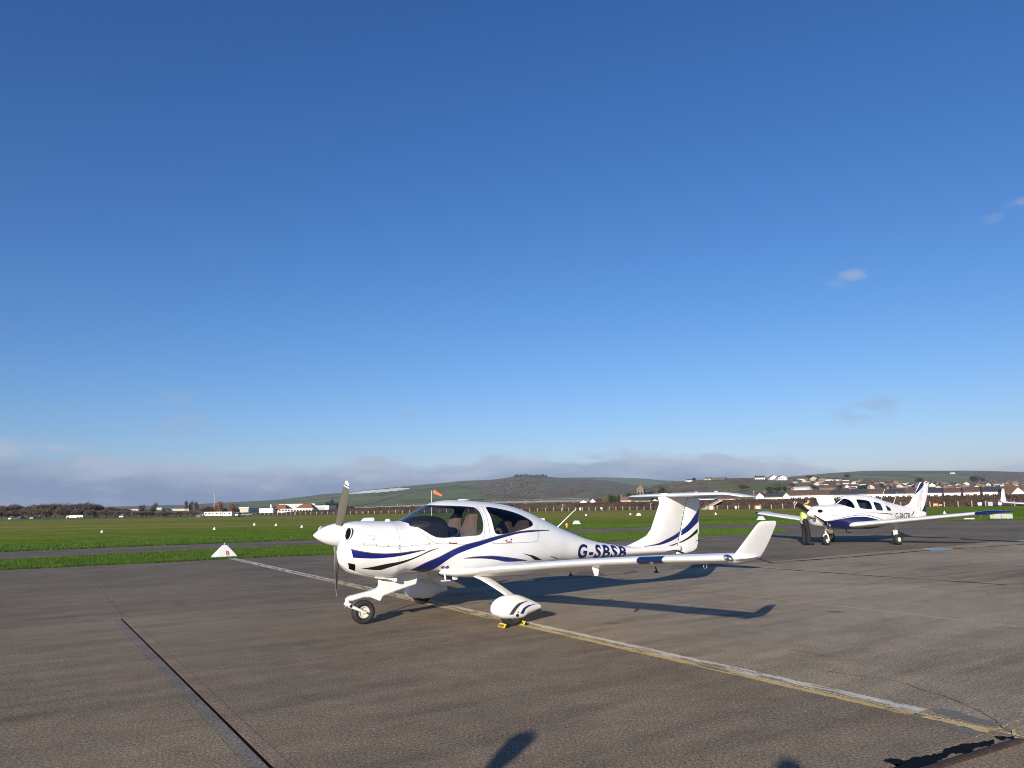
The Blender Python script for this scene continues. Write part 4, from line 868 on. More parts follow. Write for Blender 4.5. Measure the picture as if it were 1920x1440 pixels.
def rnd(Pg, k=2):
    for _ in range(k):
        out = []
        for i in range(len(Pg)):
            a, b = Pg[i], Pg[(i+1) % len(Pg)]; w = .12 if _ == 0 else .25
            out += [(a[0]*(1-w)+b[0]*w, a[1]*(1-w)+b[1]*w), (a[0]*w+b[0]*(1-w), a[1]*w+b[1]*(1-w))]
        Pg = out
    return Pg
pf, pbvh = glazed_body(st, [(w0, 'windshield', False), (rnd(w1), 'side_window', True), (rnd(w2), 'side_window', True), (rnd(w3), 'side_window', True)], P, M['white2'], [M['glass3']]*4, (-1.6, 1.3), 56, 80)
stripe(pbvh, [(2.43, .925), (2.36, .925), (2.20, .935), (1.53, 1.008), (1.0, 1.045), (.54, 1.045), (.08, .985), (-.51, .86)], [(2.43, .84), (2.34, .765), (2.20, .690), (1.53, .592), (1.0, .570), (.54, .559), (.08, .556), (-.51, .60)], M['navy'], P, 60, 26)
stripe(pbvh, [(2.3, .945), (2.0, .975), (1.6, 1.045), (1.0, 1.105), (.45, 1.115), (-.08, 1.035), (-.64, .885)], [(2.3, .94), (2.0, .965), (1.6, 1.03), (1.0, 1.088), (.45, 1.097), (-.08, 1.015), (-.64, .865)], M['black'], P, 50, 2)
stripe(pbvh, [(.95, 1.176), (.30, 1.188), (-.65, 1.160), (-1.28, 1.112)], [(.95, 1.172), (.30, 1.172), (-.65, 1.134), (-1.28, 1.078)], M['black'], P, 40, 2)
stripe(pbvh, [(-2.72, 1.03), (-2.85, 1.10), (-2.98, 1.19)], [(-2.76, 1.01), (-2.92, 1.09), (-3.02, 1.18)], M['black'], P, 12, 2)
lettering('G-BNZB', pbvh, P, -1.50, -2.66, .89, .255, M['black'], -.03, (1, -1), bold=.01)
seam(pbvh, [(1.36, 1.52), (1.36, 1.0), (1.36, .60)], P); seam(pbvh, [(2.5, 1.10), (2.0, 1.12), (1.36, 1.14)], P, .006)
MB().lathe((2.522, 0, 1.20), (1, 0, 0), [(0, 0), (0, .17), (.05, .172), (.15, .150), (.25, .105), (.33, .05), (.37, .001)], 28).build('spinner', M['white2'], P, True, 50)
for sg in (1, -1):
    c = Vector((2.500, sg*.275, 1.290)); q = Vector((1, sg*.38, .12)).to_track_quat('X', 'Z').to_matrix()
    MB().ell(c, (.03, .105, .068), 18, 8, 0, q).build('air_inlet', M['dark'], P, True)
    MB().tube([c+q @ Vector((.012, .110*math.cos(a), .072*math.sin(a))) for a in np.linspace(0, 2*math.pi, 21)], .012, 8, 0, False).build('inlet_lip', M['white2'], P, True)
MB().lathe((2.52, 0, .985), (1, 0, -.1), [(0, .0005), (.001, .075), (.03, .085), (.031, .06), (.01, .001)], 18).build('landing_light', M['steel'], P, True)
pp_ = bpy.data.objects.new('propeller', None); COL.objects.link(pp_); pp_.parent = P; pp_.location = (2.66, 0, 1.20)
for a in (152, 332): blade('blade', math.radians(a), .93, [M['black'], M['white2']], pp_, .165, 52, 24, 30, (.92, .84, .88))
cp = [(x, 0, float(pchip([x], [.72, .9, 1.1, 1.30], [1.855, 1.75, 1.635, 1.535])[0])+.004) for x in np.linspace(1.30, .74, 12)]
MB().tube(cp, .016, 6).build('windshield_post', M['white2'], P, True)
# open cowl door hinged along the top centre line
hd = MB(); c0, c1 = (1.92, -.16, 1.505), (1.06, -.16, 1.60)
arc = [(-.10+.0*t, 1.50+.30*t, -.02*math.sin(t*3)) for t in np.linspace(0, 1, 7)]
vs = []
for x in (1.95, 1.05):
    for k, t in enumerate(np.linspace(0, 1, 8)): vs.append((x+.10+.02*t, -.12-.10*math.sin(t*1.6), 1.50+.31*t+(1.95-x)*.03*(1+2*t)))
fs = [(k, k+1, 9+k, 8+k) for k in range(7)]
o = mk('cowl_door', vs+[(x, y-.02, z) for x, y, z in vs], fs+[(16+8+k, 16+9+k, 16+k+1, 16+k) for k in range(7)]+[(0, 8, 24, 16), (7, 23, 31, 15)]+[(k, 16+k, 17+k, k+1) for k in range(7)]+[(8+k, 9+k, 25+k, 24+k) for k in range(7)], M['white2'], P, True); o.data.set_sharp_from_angle(angle=math.radians(40))
pw = [(1.42, .40, .735, 2.05, .12, 0, .02), (1.26, .58, .742, 1.90, .125, 0, .02), (1.13, .74, .752, 1.78, .13, 3, .02), (1.05, .95, .772, 1.70, .135, 7, .02), (.90, 2.2, .892, 1.50, .135, 7, .02), (.62, 4.86, 1.150, 1.12, .13, 7, .015)]
pt = [(.62, 4.86, 1.150, 1.12, .132, 7, .015), (.57, 5.05, 1.172, 1.16, .125, 7, .01), (.42, 5.20, 1.19, 1.10, .11, 7, 0), (.15, 5.32, 1.205, .90, .09, 7, 0), (-.15, 5.37, 1.21, .64, .06, 7, 0)]
for sg in (1, -1):
    wing(dense(pw, 4), 'wing', M['white2'], P, sg); wing(dense(pt, 4), 'wing_tip', M['navy'], P, sg)
    MB().tube([(.06, sg*1.53, .80), (.06, sg*1.53, .62)], [.105, .10], 14).build('leg_fairing', M['white2'], P, True, 40)
    g = MB().tube([(.05, sg*1.53, .64), (.04, sg*1.50, .38)], [.055, .045], 12)
    g.prism([(.12, .58), (-.02, .58), (-.16, .40), (-.10, .34), (.10, .34)], 'y', sg*1.43, sg*1.455)
    g.tube([(.0, sg*1.44, .36), (.0, sg*1.40, .20), (.0, sg*1.53, .20)], .025, 8)
    g.build('main_leg', M['white2'], P, bevel=.006); wheel(P, (0, sg*1.53, .20), .20, .16, 'main_wheel', .42)
    for b_ in (2.6, 3.6, 4.3): MB().box((-.55, sg*b_, .86+.097*(b_-2.2)), (.18, .03, .07)).build('hinge_bracket', M['white2'], P, bevel=.01)
    tl = [(-3.10, 0, .95, .78, .10, 0, 0), (-3.10, 1.70, .95, .78, .10, 0, 0), (-3.16, 1.80, .95, .66, .06, 0, 0)]
    wing(dense(tl, 3), 'stabilator', M['white2'], P, sg)
ns = MB().tube([(1.98, 0, .75), (2.0, 0, .40)], [.045, .038], 12)
for sd in (1, -1): ns.tube([(2.0, 0, .42), (2.0, sd*.07, .40), (2.0, sd*.10, .36), (1.98, sd*.105, .19)], [.035, .035, .03, .026], 10)
ns.tube([(1.98, -.115, .18), (1.98, .115, .18)], .022, 10).tube([(1.93, 0, .62), (1.84, 0, .52), (1.95, 0, .44)], .016, 8)
ns.build('nose_strut', M['white2'], P, True, 50); wheel(P, (1.98, 0, .178), .178, .15, 'nose_wheel', .45)
MB().box((1.82, .0, .55), (.26, .20, .22)).build('exhaust_fairing', M['stonew'], P, bevel=.03)
MB().tube([(1.0, .10, .58), (.98, .10, .47), (.90, .10, .44), (.74, .10, .45)], .018, 8).build('belly_step', M['black'], P, True)
pfz = np.concatenate([np.linspace(1.12, 1.5, 12), np.linspace(1.55, 2.38, 20)])
pfin, pfinb = surf('fin', pfz, I([1.12, 1.38, 1.42, 1.46, 1.50, 1.58, 1.70, 1.92, 2.34, 2.38], [-2.9, -2.60, -2.72, -2.88, -2.97, -3.08, -3.19, -3.41, -3.77, -3.83]), I([1.12, 1.44, 1.6, 2.38], [-3.62, -3.70, -3.76, -4.08]), I([1.1, 1.5, 2.4], [.14, .12, .09]), M['white2'], P)
prud, prudb = surf('rudder', np.linspace(1.0, 2.38, 26), I([1.0, 1.44, 1.6, 2.38], [-3.64, -3.72, -3.78, -4.10]), I([1.0, 1.03, 1.2, 1.44, 1.6, 1.92, 2.34, 2.38], [-3.88, -3.96, -4.0, -4.03, -4.07, -4.23, -4.36, -4.35]), I([1., 2.4], [.06, .05]), M['white2'], P)
ptb = Two(pfinb, prudb)
stripe(ptb, [(-3.35, 1.86), (-3.56, 2.10), (-3.80, 2.36), (-3.84, 2.378)], [(-3.35, 1.855), (-3.72, 2.07), (-4.18, 2.33), (-4.34, 2.374)], M['navy'], P, 40, 12)
stripe(ptb, [(-3.62, 1.12), (-3.76, 1.26), (-3.93, 1.44), (-4.05, 1.60)], [(-3.66, 1.01), (-3.78, 1.01), (-3.88, 1.02), (-3.99, 1.10), (-4.02, 1.42), (-4.055, 1.58)], M['navy'], P, 40, 12)
MB().tube([(-4.0, 0, 2.37), (-4.0, 0, 2.52)], .03, 10).tube([(-4.0, 0, 2.52), (-4.0, 0, 2.58)], [.035, .01], 10).build('beacon', mat('beacon_red', (.10, .012, .010), .3), P, True)
for x in (-1.25, -2.0):
    z = float(np.interp(x, [-2.06, -1.32], [1.492, 1.632])); MB().tube([(x, 0, z-.01), (x-.32, 0, z+.46)], [.012, .006], 8).build('whip_antenna', M['white2'], P, True)
for x, y in ((.35, .26), (.35, -.26), (-.5, .26), (-.5, -.26)):
    MB().prism([(x+.10, .9), (x-.06, .9), (x-.20, 1.55), (x-.12, 1.58), (x+.02, 1.2)], 'y', y-.21, y+.21).box((x+.25, y, .9), (.5, .42, .14)).build('seat', M['lining'], P, bevel=.03)
MB().box((1.02, 0, 1.30), (.25, .98, .30)).build('instrument_panel', M['dash'], P, bevel=.04)
# ================================================================== third aircraft, only a wing tip in view at the right edge
T3 = empty('light_aircraft', (20.0, 20.2, 0), math.radians(212), label='white aircraft at the right edge, only a wing tip with upright winglet in view', cat='aircraft', group='aircraft parked on the apron')
tip = at(1876, 942, 25.); zt_ = tip[2]
# its own frame: x forward, y port; the starboard tip reaches towards the left of the picture
t3i = Matrix.Rotation(-math.radians(212), 3, 'Z'); lt = t3i @ (Vector(tip)-Vector((20.0, 20.2, 0)))
hb = abs(lt.y); sgn = 1 if lt.y > 0 else -1
v_, f_ = loft_body([(lt.x+2.6, .95, .85, .05, .9, 2, 2), (lt.x+2.3, 1.15, .65, .35, .9, 2, 2), (lt.x+1.2, 1.35, .55, .55, .95, 2, 2.5), (lt.x+.3, 1.9, .55, .60, 1.1, 2, 3), (lt.x-.8, 1.75, .6, .55, 1.1, 2, 3), (lt.x-2.2, 1.2, .75, .25, .95, 2, 2), (lt.x-4.4, 1.05, .85, .08, .95, 2, 2)], 40, 32); b_ = to_bm(v_, f_); bm_obj(b_, 'fuselage', M['white'], T3); b_.free()
for s_ in (1, -1):
    ws3 = [(lt.x+.35, .4, zt_-.42, 1.2, .12, 0, .0), (lt.x+.05, hb-.25, zt_-.02, .62, .10, 4, 0), (lt.x+.0, hb-.05, zt_, .50, .10, 10, 0)]
    wing(dense(ws3, 5), 'wing', M['white'], T3, s_)
    wn3 = [(lt.x+.02, hb-.10, zt_-.0, .50, .08, 60, 0), (lt.x-.02, hb, zt_+.05, .42, .09, 84, 0), (lt.x-.16, hb+.02, zt_+.25, .28, .09, 86, 0), (lt.x-.28, hb+.03, zt_+.44, .17, .09, 86, 0), (lt.x-.33, hb+.03, zt_+.47, .10, .05, 86, 0)]
    wing(dense(wn3, 4), 'winglet', M['white'], T3, s_)
    wheel(T3, (lt.x-.1, s_*1.4, .19), .19, .14, 'main_wheel'); MB().tube([(lt.x-.05, s_*1.2, .75), (lt.x-.1, s_*1.33, .19)], [.05, .03], 10).build('main_leg', M['white'], T3, True)
    wing(dense([(lt.x-3.9, 0, 1.55, .6, .1, 0, 0), (lt.x-4.0, 1.5, 1.55, .45, .1, 0, 0)], 3), 'tailplane', M['white'], T3, s_)
wheel(T3, (lt.x+1.7, 0, .17), .17, .13, 'nose_wheel'); MB().tube([(lt.x+1.6, 0, .7), (lt.x+1.68, 0, .17)], [.05, .03], 10).build('nose_leg', M['white'], T3, True)
surf('fin', np.linspace(.9, 1.6, 10), I([.9, 1.6], [lt.x-3.5, lt.x-3.9]), I([.9, 1.6], [lt.x-4.4, lt.x-4.6]), I([.9, 1.6], [.1, .08]), M['white'], T3)
# ================================================================== people
def person(name, loc, rz, pose, outfit, **kw):
    root = empty(name, loc, rz, cat='person', **kw)
    V, E, Rr, Z = [], [], [], []
    def add(p, r, par=None, z=''):
        V.append(p); Rr.append(r); Z.append(z)
        if par is not None: E.append((par, len(V)-1))
        return len(V)-1
    g = pose
    pel = add(g['pelvis'], (.15, .125), None, 'trousers')
    spine = pel
    for p, r in zip(g['spine'], ((.15, .115), (.165, .12), (.175, .12), (.105, .09))): spine = add(p, r, spine, 'shirt')
    neck = add(g['neck'], (.058, .058), spine, 'skin'); hd_ = np.array(g['head'])
    h1 = add(tuple(hd_-np.array([-.005, 0, .055])), (.068, .075), neck, 'skin'); h2 = add(tuple(hd_+np.array([-.01, 0, .02])), (.083, .10), h1, 'skin'); h3 = add(tuple(hd_+np.array([-.015, 0, .075])), (.06, .07), h2, 'skin')
    add(tuple(hd_+np.array([.10, 0, -.01])), (.016, .022), h2, 'skin')
    for sd in (1, -1): add(tuple(hd_+np.array([-.01, sd*.088, -.005])), (.014, .026), h2, 'skin')
    top = len(g['spine'])-1
    for sd, sh, el, wr, hn in g['arms']:
        s0 = add(sh, (.062, .062), spine-1, 'shirt'); s1 = add(tuple(np.array(sh)*.55+np.array(el)*.45), (.055, .055), s0, 'shirt'); e0 = add(el, (.043, .043), s1, 'shirt' if outfit.get('long') else 'skin')
        m0 = add(tuple(np.array(el)*.6+np.array(wr)*.4), (.042, .042), e0, 'shirt' if outfit.get('long') else 'skin'); w0_ = add(wr, (.027, .031), m0, 'skin')
        d = np.array(hn)-np.array(wr); d = d/np.linalg.norm(d); side = np.cross(d, [0, 0, 1.]); side = side/max(1e-6, np.linalg.norm(side)); upv = np.cross(side, d)
        pm = add(tuple(np.array(wr)+d*.05), (.036, .022), w0_, 'skin')
        for k, ln in enumerate((.070, .080, .076, .060)):
            o_ = np.array(wr)+d*.095+side*(.030-.020*k)
            f1 = add(tuple(o_), (.0095, .0095), pm, 'skin'); f2 = add(tuple(o_+d*ln*.5-upv*.006), (.0085, .0085), f1, 'skin'); add(tuple(o_+d*ln*.9-upv*.026), (.007, .007), f2, 'skin')
        t1 = add(tuple(np.array(wr)+d*.045+side*.045-upv*.01), (.011, .011), pm, 'skin'); add(tuple(np.array(wr)+d*.085+side*.060-upv*.018), (.009, .009), t1, 'skin')
    for hp, kn, an, to in g['legs']:
        a = add(hp, (.108, .105), pel, 'trousers'); b = add(tuple(np.array(hp)*.5+np.array(kn)*.5), (.097, .094), a, 'trousers'); c = add(kn, (.082, .08), b, 'trousers'); d = add(tuple(np.array(kn)*.5+np.array(an)*.5), (.088, .086), c, 'trousers'); e = add(an, (.078, .076), d, 'trousers')
        hl = add((an[0]-.02, an[1], .045), (.045, .045), e, 'shoe'); add((to[0]*.6+an[0]*.4, to[1], .042), (.045, .042), hl, 'shoe'); add(to, (.034, .03), len(V)-1, 'shoe')
    me = bpy.data.meshes.new(name); me.from_pydata(V, E, []); o = bpy.data.objects.new('body', me); COL.objects.link(o)
    sk = o.modifiers.new('s', 'SKIN'); sk.use_smooth_shade = True; ly = me.skin_vertices[0]
    for k, d in enumerate(ly.data): d.radius = Rr[k]; d.use_root = (k == 0)
    su = o.modifiers.new('u', 'SUBSURF'); su.levels = 2; su.render_levels = 2
    bpy.context.view_layer.update(); m2 = bpy.data.meshes.new_from_object(o.evaluated_get(bpy.context.evaluated_depsgraph_get())); bpy.data.objects.remove(o)
    zones = ['skin', 'shirt', 'trousers', 'shoe']; mats = [M['skin'], outfit['shirt'], outfit['trousers'], M['shoe']]
    m2.materials.clear()
    for x in mats: m2.materials.append(x)
    A = np.array(V); seg = [(A[a], A[b]-A[a], Z[b] if Z[b] != 'skin' or Z[a] != 'shirt' else 'skin', Rr[b][0]) for a, b in E]
    ct = np.empty(len(m2.polygons)*3); m2.polygons.foreach_get('center', ct); ct = ct.reshape(-1, 3); best = np.full(len(ct), 9.); zi = np.zeros(len(ct), int)
    for a, d, z, r in seg:
        t = np.clip((ct-a) @ d/max(1e-9, d @ d), 0, 1); q = np.linalg.norm(ct-a-d*t[:, None], axis=1)-r*.9
        w = q < best; best[w] = q[w]; zi[w] = zones.index(z)
    m2.polygons.foreach_set('material_index', zi)
    m2.polygons.foreach_set('use_smooth', [True]*len(m2.polygons)); b = link('body', m2, root)
    hh = MB().ell(tuple(hd_+np.array([-.025, 0, .045])), (.105, .092, .085), 16, 10); 
    hh.ell(tuple(hd_+np.array([-.055, 0, .0])), (.075, .086, .085), 14, 8); hh.build('hair', outfit.get('hair', M['hair']), root, True)
    for sd in (1, -1): MB().ell(tuple(hd_+np.array([.083, sd*.033, .02])), (.012, .014, .009), 10, 6).build('eye', M['black'], root, True)
    MB().ell(tuple(hd_+np.array([.083, 0, -.048])), (.010, .026, .007), 10, 6).build('mouth', mat('lip', (.35, .13, .11), .5), root, True)
    return root, m2
man = at(1508, 1021.5, 28.35)
pilot = dict(pelvis=(-.05, 0, .93), spine=[(-.04, 0, 1.04), (.0, 0, 1.18), (.05, 0, 1.33), (.08, 0, 1.45)], neck=(.10, 0, 1.52), head=(.16, 0, 1.635),
             arms=[(1, (.07, .19, 1.40), (.26, .27, 1.28), (.50, .24, 1.36), (.58, .23, 1.38)), (-1, (.07, -.19, 1.40), (.30, -.24, 1.32), (.53, -.14, 1.37), (.62, -.12, 1.385))],
             legs=[((-.05, .10, .88), (-.01, .11, .48), (-.06, .11, .085), (.14, .13, .035)), ((-.04, -.10, .88), (.05, -.11, .48), (.02, -.11, .085), (.23, -.13, .035))])
pr, bodyme = person('person', (11.25, 28.30, 0), math.radians(2), pilot, dict(shirt=M['shirt'], trousers=M['trousers'], long=False), label='person in yellow hi-vis vest and black trousers leaning over the open engine cowl')
# vest: offset shell over the torso
vb = bmesh.new(); vb.from_mesh(bodyme)
vf = [f for f in vb.faces if f.material_index == 1 and .97 < f.calc_center_median().z < 1.50 and abs(f.calc_center_median().y) < .205-.02*(f.calc_center_median().z > 1.30)]
v2 = faces_to_bm(vf); vb.free(); v2.normal_update()
for v in v2.verts: v.co += v.normal*.014
for f in v2.faces:
    z = f.calc_center_median().z; f.material_index = 1 if (1.035 < z < 1.075 or 1.135 < z < 1.175) else 0
bm_obj(v2, 'hi_vis_vest', [M['hivis'], M['reflect']], pr); v2.free(); pr.scale = (1.0, 1.05, 1.03)
stand = dict(pelvis=(0, 0, .94), spine=[(0, 0, 1.05), (.0, 0, 1.2), (.0, 0, 1.36), (-.01, 0, 1.47)], neck=(.0, 0, 1.53), head=(.03, 0, 1.65),
             arms=[(1, (.0, .20, 1.43), (.10, .26, 1.18), (.32, .13, 1.36), (.38, .09, 1.42)), (-1, (.0, -.20, 1.43), (.10, -.26, 1.18), (.32, -.13, 1.36), (.38, -.09, 1.42))],
             legs=[((0, .10, .89), (.03, .12, .49), (.0, .13, .085), (.2, .16, .035)), ((0, -.10, .89), (.03, -.12, .49), (.0, -.13, .085), (.2, -.16, .035))])
coat = mat('dark_jacket', (.03, .035, .05), .9)
person('person', (-.17, -.74, 0), math.radians(90), stand, dict(shirt=coat, trousers=M['trousers'], long=True), label='person in dark jacket standing just behind the viewpoint, hands raised')
hat = dict(stand); hat['arms'] = [(1, (.0, .20, 1.43), (.03, .27, 1.15), (.08, .27, .92), (.10, .27, .84)), (-1, (.0, -.20, 1.43), (.03, -.27, 1.15), (.08, -.27, .92), (.10, -.27, .84))]
o_, _ = person('person', (-1.86, -.10, 0), math.radians(70), hat, dict(shirt=coat, trousers=M['trousers'], long=True), label='person in dark jacket and peaked cap beside the viewpoint, casting the shadow in front')
MB().ell((.02, 0, 1.71), (.115, .10, .075), 16, 8).prism([(.08, -.075), (.15, -.06), (.165, 0), (.15, .06), (.08, .075)], 'z', 1.70, 1.712).build('cap', coat, o_, True, 40)
# ================================================================== far country: hills
def hillmat(name, green, brown, seed=0., fields=.8):
    m = bpy.data.materials.new(name); m.use_nodes = True; t = m.node_tree; b = t.nodes['Principled BSDF']
    g = N(t, 'ShaderNodeNewGeometry'); P_ = g.outputs['Position']
    def noise(sc, det=5., st=(1, 1, 1)):
        mp = N(t, 'ShaderNodeMapping', i={'Scale': st, 'Location': (seed*31, seed*17, 0)}); L(t, P_, mp.inputs[0])
        n = N(t, 'ShaderNodeTexNoise', i={'Scale': sc, 'Detail': det, 'Roughness': .62}); L(t, mp.outputs[0], n.inputs[0]); return n.outputs[0]
    at_ = N(t, 'ShaderNodeAttribute', attribute_name='scrub')
    vo = N(t, 'ShaderNodeTexVoronoi', i={'Scale': .0042}); L(t, P_, vo.inputs['Vector'])
    gr = mixc(t, 1., tuple(green), ramp(t, N_sep(t, vo.outputs['Color']), [(0, .78), (1, 1.25)]), 'MULTIPLY')
    gr = mixc(t, ramp(t, noise(.012, 6.), [(.45, 0.), (.7, .55)]), gr, tuple(brown))
    ve = N(t, 'ShaderNodeTexVoronoi', feature='DISTANCE_TO_EDGE', i={'Scale': .0042}); L(t, P_, ve.inputs['Vector'])
    gr = mixc(t, math_(t, 'MULTIPLY', ramp(t, ve.outputs['Distance'], [(.008, 1.), (.02, 0.)]), fields), gr, (.030, .036, .020))
    br = mixc(t, ramp(t, noise(.03, 7.), [(.36, 0.), (.64, 1.)]), tuple(x*.62 for x in brown), tuple(x*1.35 for x in brown))
    sc = math_(t, 'ADD', at_.outputs['Fac'], math_(t, 'MULTIPLY', math_(t, 'SUBTRACT', noise(.011, 7.), .5), 1.5))
    c = mixc(t, ramp(t, sc, [(.42, 0.), (.58, 1.)]), gr, br)
    c = mixc(t, 1., c, ramp(t, noise(.09, 5.), [(.3, .78), (.7, 1.22)]), 'MULTIPLY')
    L(t, c, b.inputs['Base Color']); b.inputs['Roughness'].default_value = .95; b.inputs['Specular IOR Level'].default_value = .05
    return m
def N_sep(t, col):
    s = N(t, 'ShaderNodeSeparateColor'); L(t, col, s.inputs[0]); return s.outputs[0]
class Hill:
    def __init__(s, name, label, prof, d0, d1, m, shape=1.0, rough=.02, scrub=None, nu=220, nt=36, u0=-900, u1=2900, wob=.0):
        s.d0, s.d1, s.shape = d0, d1, shape
        s.pu, s.pv = zip(*prof); U = np.linspace(u0, u1, nu); T = np.concatenate([np.linspace(0, 1, nt), [1.06, 1.15, 1.4]])
        r2 = np.random.default_rng(len(name)+nt); ph = r2.uniform(0, 6.28, (6, 2))
        s.nz = lambda u, t: sum(math.sin(u*.011*(k+1)*1.7+ph[k, 0]+3*t)*math.sin(t*(4+3*k)+ph[k, 1])/(k+1.5) for k in range(6))
        s.rough = rough; vs = []; sc = []; s.table()
        for u in U:
            for t in T: vs.append(s.pt(u, t)); sc.append(scrub(u, *proj(vs[-1])[1:]) if scrub else 0.)
        n = len(T); fs = [(i*n+j, (i+1)*n+j, (i+1)*n+j+1, i*n+j+1) for i in range(nu-1) for j in range(n-1)]
        o = mk(name, vs, fs, m, None, True); a = o.data.attributes.new('scrub', 'FLOAT', 'POINT'); a.data.foreach_set('value', sc); tag(o, label=label, kind='structure'); s.o = o
    def table(s):
        s.U = np.linspace(-950, 2950, 1301); V = pchip(s.U, s.pu, s.pv); s.ZC = np.array([at(u, v, s.d1)[2] for u, v in zip(s.U, V)]); s.XR = np.array([(lambda d: d[0]/d[1])(ray(u, hor(u))) for u in s.U])
    def pt(s, u, t):
        zc = np.interp(u, s.U, s.ZC); y = s.d0+(s.d1-s.d0)*t
        if t <= 1: f = (t**s.shape)*(.55+.45*math.sin(t*math.pi/2)); z = zc*f+s.rough*zc*s.nz(u, t)*t*(1-t)*4
        else: z = zc*(1-(t-1)*1.2)
        return np.array([np.interp(u, s.U, s.XR)*y, y, max(z, -.5)])
    def hit(s, u, v):
        # point of the front slope seen at picture position (u, v)
        lo = .02
        for t in np.linspace(.05, 1., 20):
            if proj(s.pt(u, t))[1] <= v:
                hi = t
                for _ in range(8):
                    m = (lo+hi)/2
                    if proj(s.pt(u, m))[1] <= v: hi = m
                    else: lo = m
                return s.pt(u, hi)
            lo = t
        return s.pt(u, 1.)
GREEN = (.142, .172, .064); BROWN = (.168, .146, .092)
def box_scrub(regs):
    def f(u, v):
        w = 0.
        for (a, b, c, d, k) in regs:
            uu = u-1.6*(v-(c+d)/2)+9*math.sin(v*.9+u*.02)+6*math.sin(u*.11+v*.3); vv = v+2.0*math.sin(u*.05+a)+1.2*math.sin(u*.13)
            du = max(a-uu, uu-b, 0)/28; dv = max(c-vv, vv-d, 0)/5; w = max(w, k*max(0, 1-math.hypot(du, dv)))
        return w
    return f
M['hillfar'] = hillmat('far_downland', (.145, .178, .075), (.16, .14, .09), 1., .5)
M['hill1'] = hillmat('downland', GREEN, BROWN, 2., .8); M['hill3'] = hillmat('brown_slope', (.145, .172, .064), (.176, .146, .098), 3., .5)
H2 = Hill('far_hill', 'far green downs behind the scrubby hill', [(-900, 985), (600, 965), (850, 925), (940, 905), (1029, 897), (1075, 895.5), (1127, 895), (1200, 897), (1259, 901.3), (1340, 903), (1600, 910), (3000, 935)], 2700, 4200, M['hillfar'])
H4 = Hill('green_hill', 'long bare green hill along the right skyline', [(-900, 985), (900, 975), (1150, 945), (1300, 918), (1420, 900), (1528, 890), (1576, 886), (1650, 882.4), (1705, 882.4), (1815, 882.4), (1920, 884.6), (2200, 889), (2900, 910)], 900, 2200, M['hillfar'], 1.1, .02, box_scrub([(1840, 2400, 887, 912, .9), (1560, 1760, 898, 905, .55)]))
sc1 = box_scrub([(905, 1015, 898, 937, .95), (970, 1030, 884, 900, 1.), (1035, 1105, 913, 936, .85), (1085, 1300, 902, 945, .9), (560, 860, 936, 950, .35), (300, 430, 944, 952, .7)])
H1 = Hill('downs_hill', 'downland hill rising to a scrubby knoll at the picture centre', [(-900, 957), (0, 953), (250, 949), (315, 947.2), (342, 947.2), (376, 944.9), (403, 943), (447, 941), (480, 939.4), (514, 937.4), (562, 932.2), (608, 926.4), (640, 924.2), (700, 917.6), (750, 912.6), (790, 908.9), (840, 904.7), (860, 902.2), (925, 899.2), (947, 896.4), (965, 893), (985, 892), (1020, 892.5), (1031, 894), (1075, 897), (1127, 900), (1180, 907), (1230, 915), (1290, 926), (1400, 936), (1700, 938), (2900, 925)], 750, 2500, M['hill1'], 1.0, .035, sc1, 300, 44)
sc3 = box_scrub([(1150, 1330, 895, 935, .8), (1330, 1480, 893, 902, .75), (1480, 2300, 890, 935, .75), (1290, 1480, 921, 935, .5)])
H3 = Hill('town_slope', 'brown slope carrying the right hand town', [(-900, 962), (900, 955), (1080, 942), (1150, 926), (1200, 915.5), (1260, 904.5), (1300, 901.5), (1330, 898.5), (1400, 896), (1480, 894.5), (1560, 894), (1620, 898), (1680, 902.5), (1740, 905), (1850, 905.5), (1920, 906), (2900, 925)], 262, 900, M['hill3'], .9, .03, sc3, 240, 40)
# chalk quarry cut into the hill
M['chalk'] = mat('chalk', (.80, .77, .69), .95, var=.22, scale=.03, detail=8.)
qu = [(640, 925.6), (655, 924), (680, 920.8), (705, 918.2), (730, 916.3), (750, 914.6), (762, 915.2), (769, 916.3)]; ql = [(640, 926.2), (655, 926), (680, 925), (705, 923.4), (730, 921.6), (750, 919.4), (762, 917.6), (769, 916.6)]
vs = []; K = 12
for i in range(40):
    u = 640+129*i/39; a, b = float(pchip([u], *zip(*qu))[0]), float(pchip([u], *zip(*ql))[0])
    for j in range(K+1):
        v = a+(b-a)*j/K; p = H1.hit(u, v); y = p[1]-16-10*math.sin(j/K*math.pi)+4*math.sin(i*1.7+j); vs.append(at(u+.5*math.sin(j*2.1+i), v+.35*math.sin(i*1.3)*(j in (0, K)), y))
tag(mk('chalk_quarry', vs, [(i*(K+1)+j, i*(K+1)+j+1, (i+1)*(K+1)+j+1, (i+1)*(K+1)+j) for i in range(39) for j in range(K)], M['chalk'], None, True), label='long white chalk quarry face near the top of the left hill', kind='structure')
# ------------------------------------------------------------------ scrub and woods on the slopes: too many to count
def leafmat(name, a, b, rough=.95, tr=.0):
    m = bpy.data.materials.new(name); m.use_nodes = True; t = m.node_tree; p = t.nodes['Principled BSDF']
    g = N(t, 'ShaderNodeNewGeometry'); c = mixc(t, g.outputs['Random Per Island'], tuple(a), tuple(b)); L(t, c, p.inputs['Base Color']); p.inputs['Roughness'].default_value = rough; p.inputs['Specular IOR Level'].default_value = .1
    return m
M['scrubleaf'] = leafmat('scrub', (.070, .056, .040), (.145, .118, .080)); M['scrubgreen'] = leafmat('scrub_green', (.026, .038, .018), (.070, .080, .036))
M['twig'] = leafmat('bare_twigs', (.085, .066, .050), (.165, .130, .098)); M['twigred'] = leafmat('russet_twigs', (.090, .064, .046), (.175, .125, .088)); M['twiggrey'] = leafmat('grey_twigs', (.058, .052, .046), (.125, .110, .094))
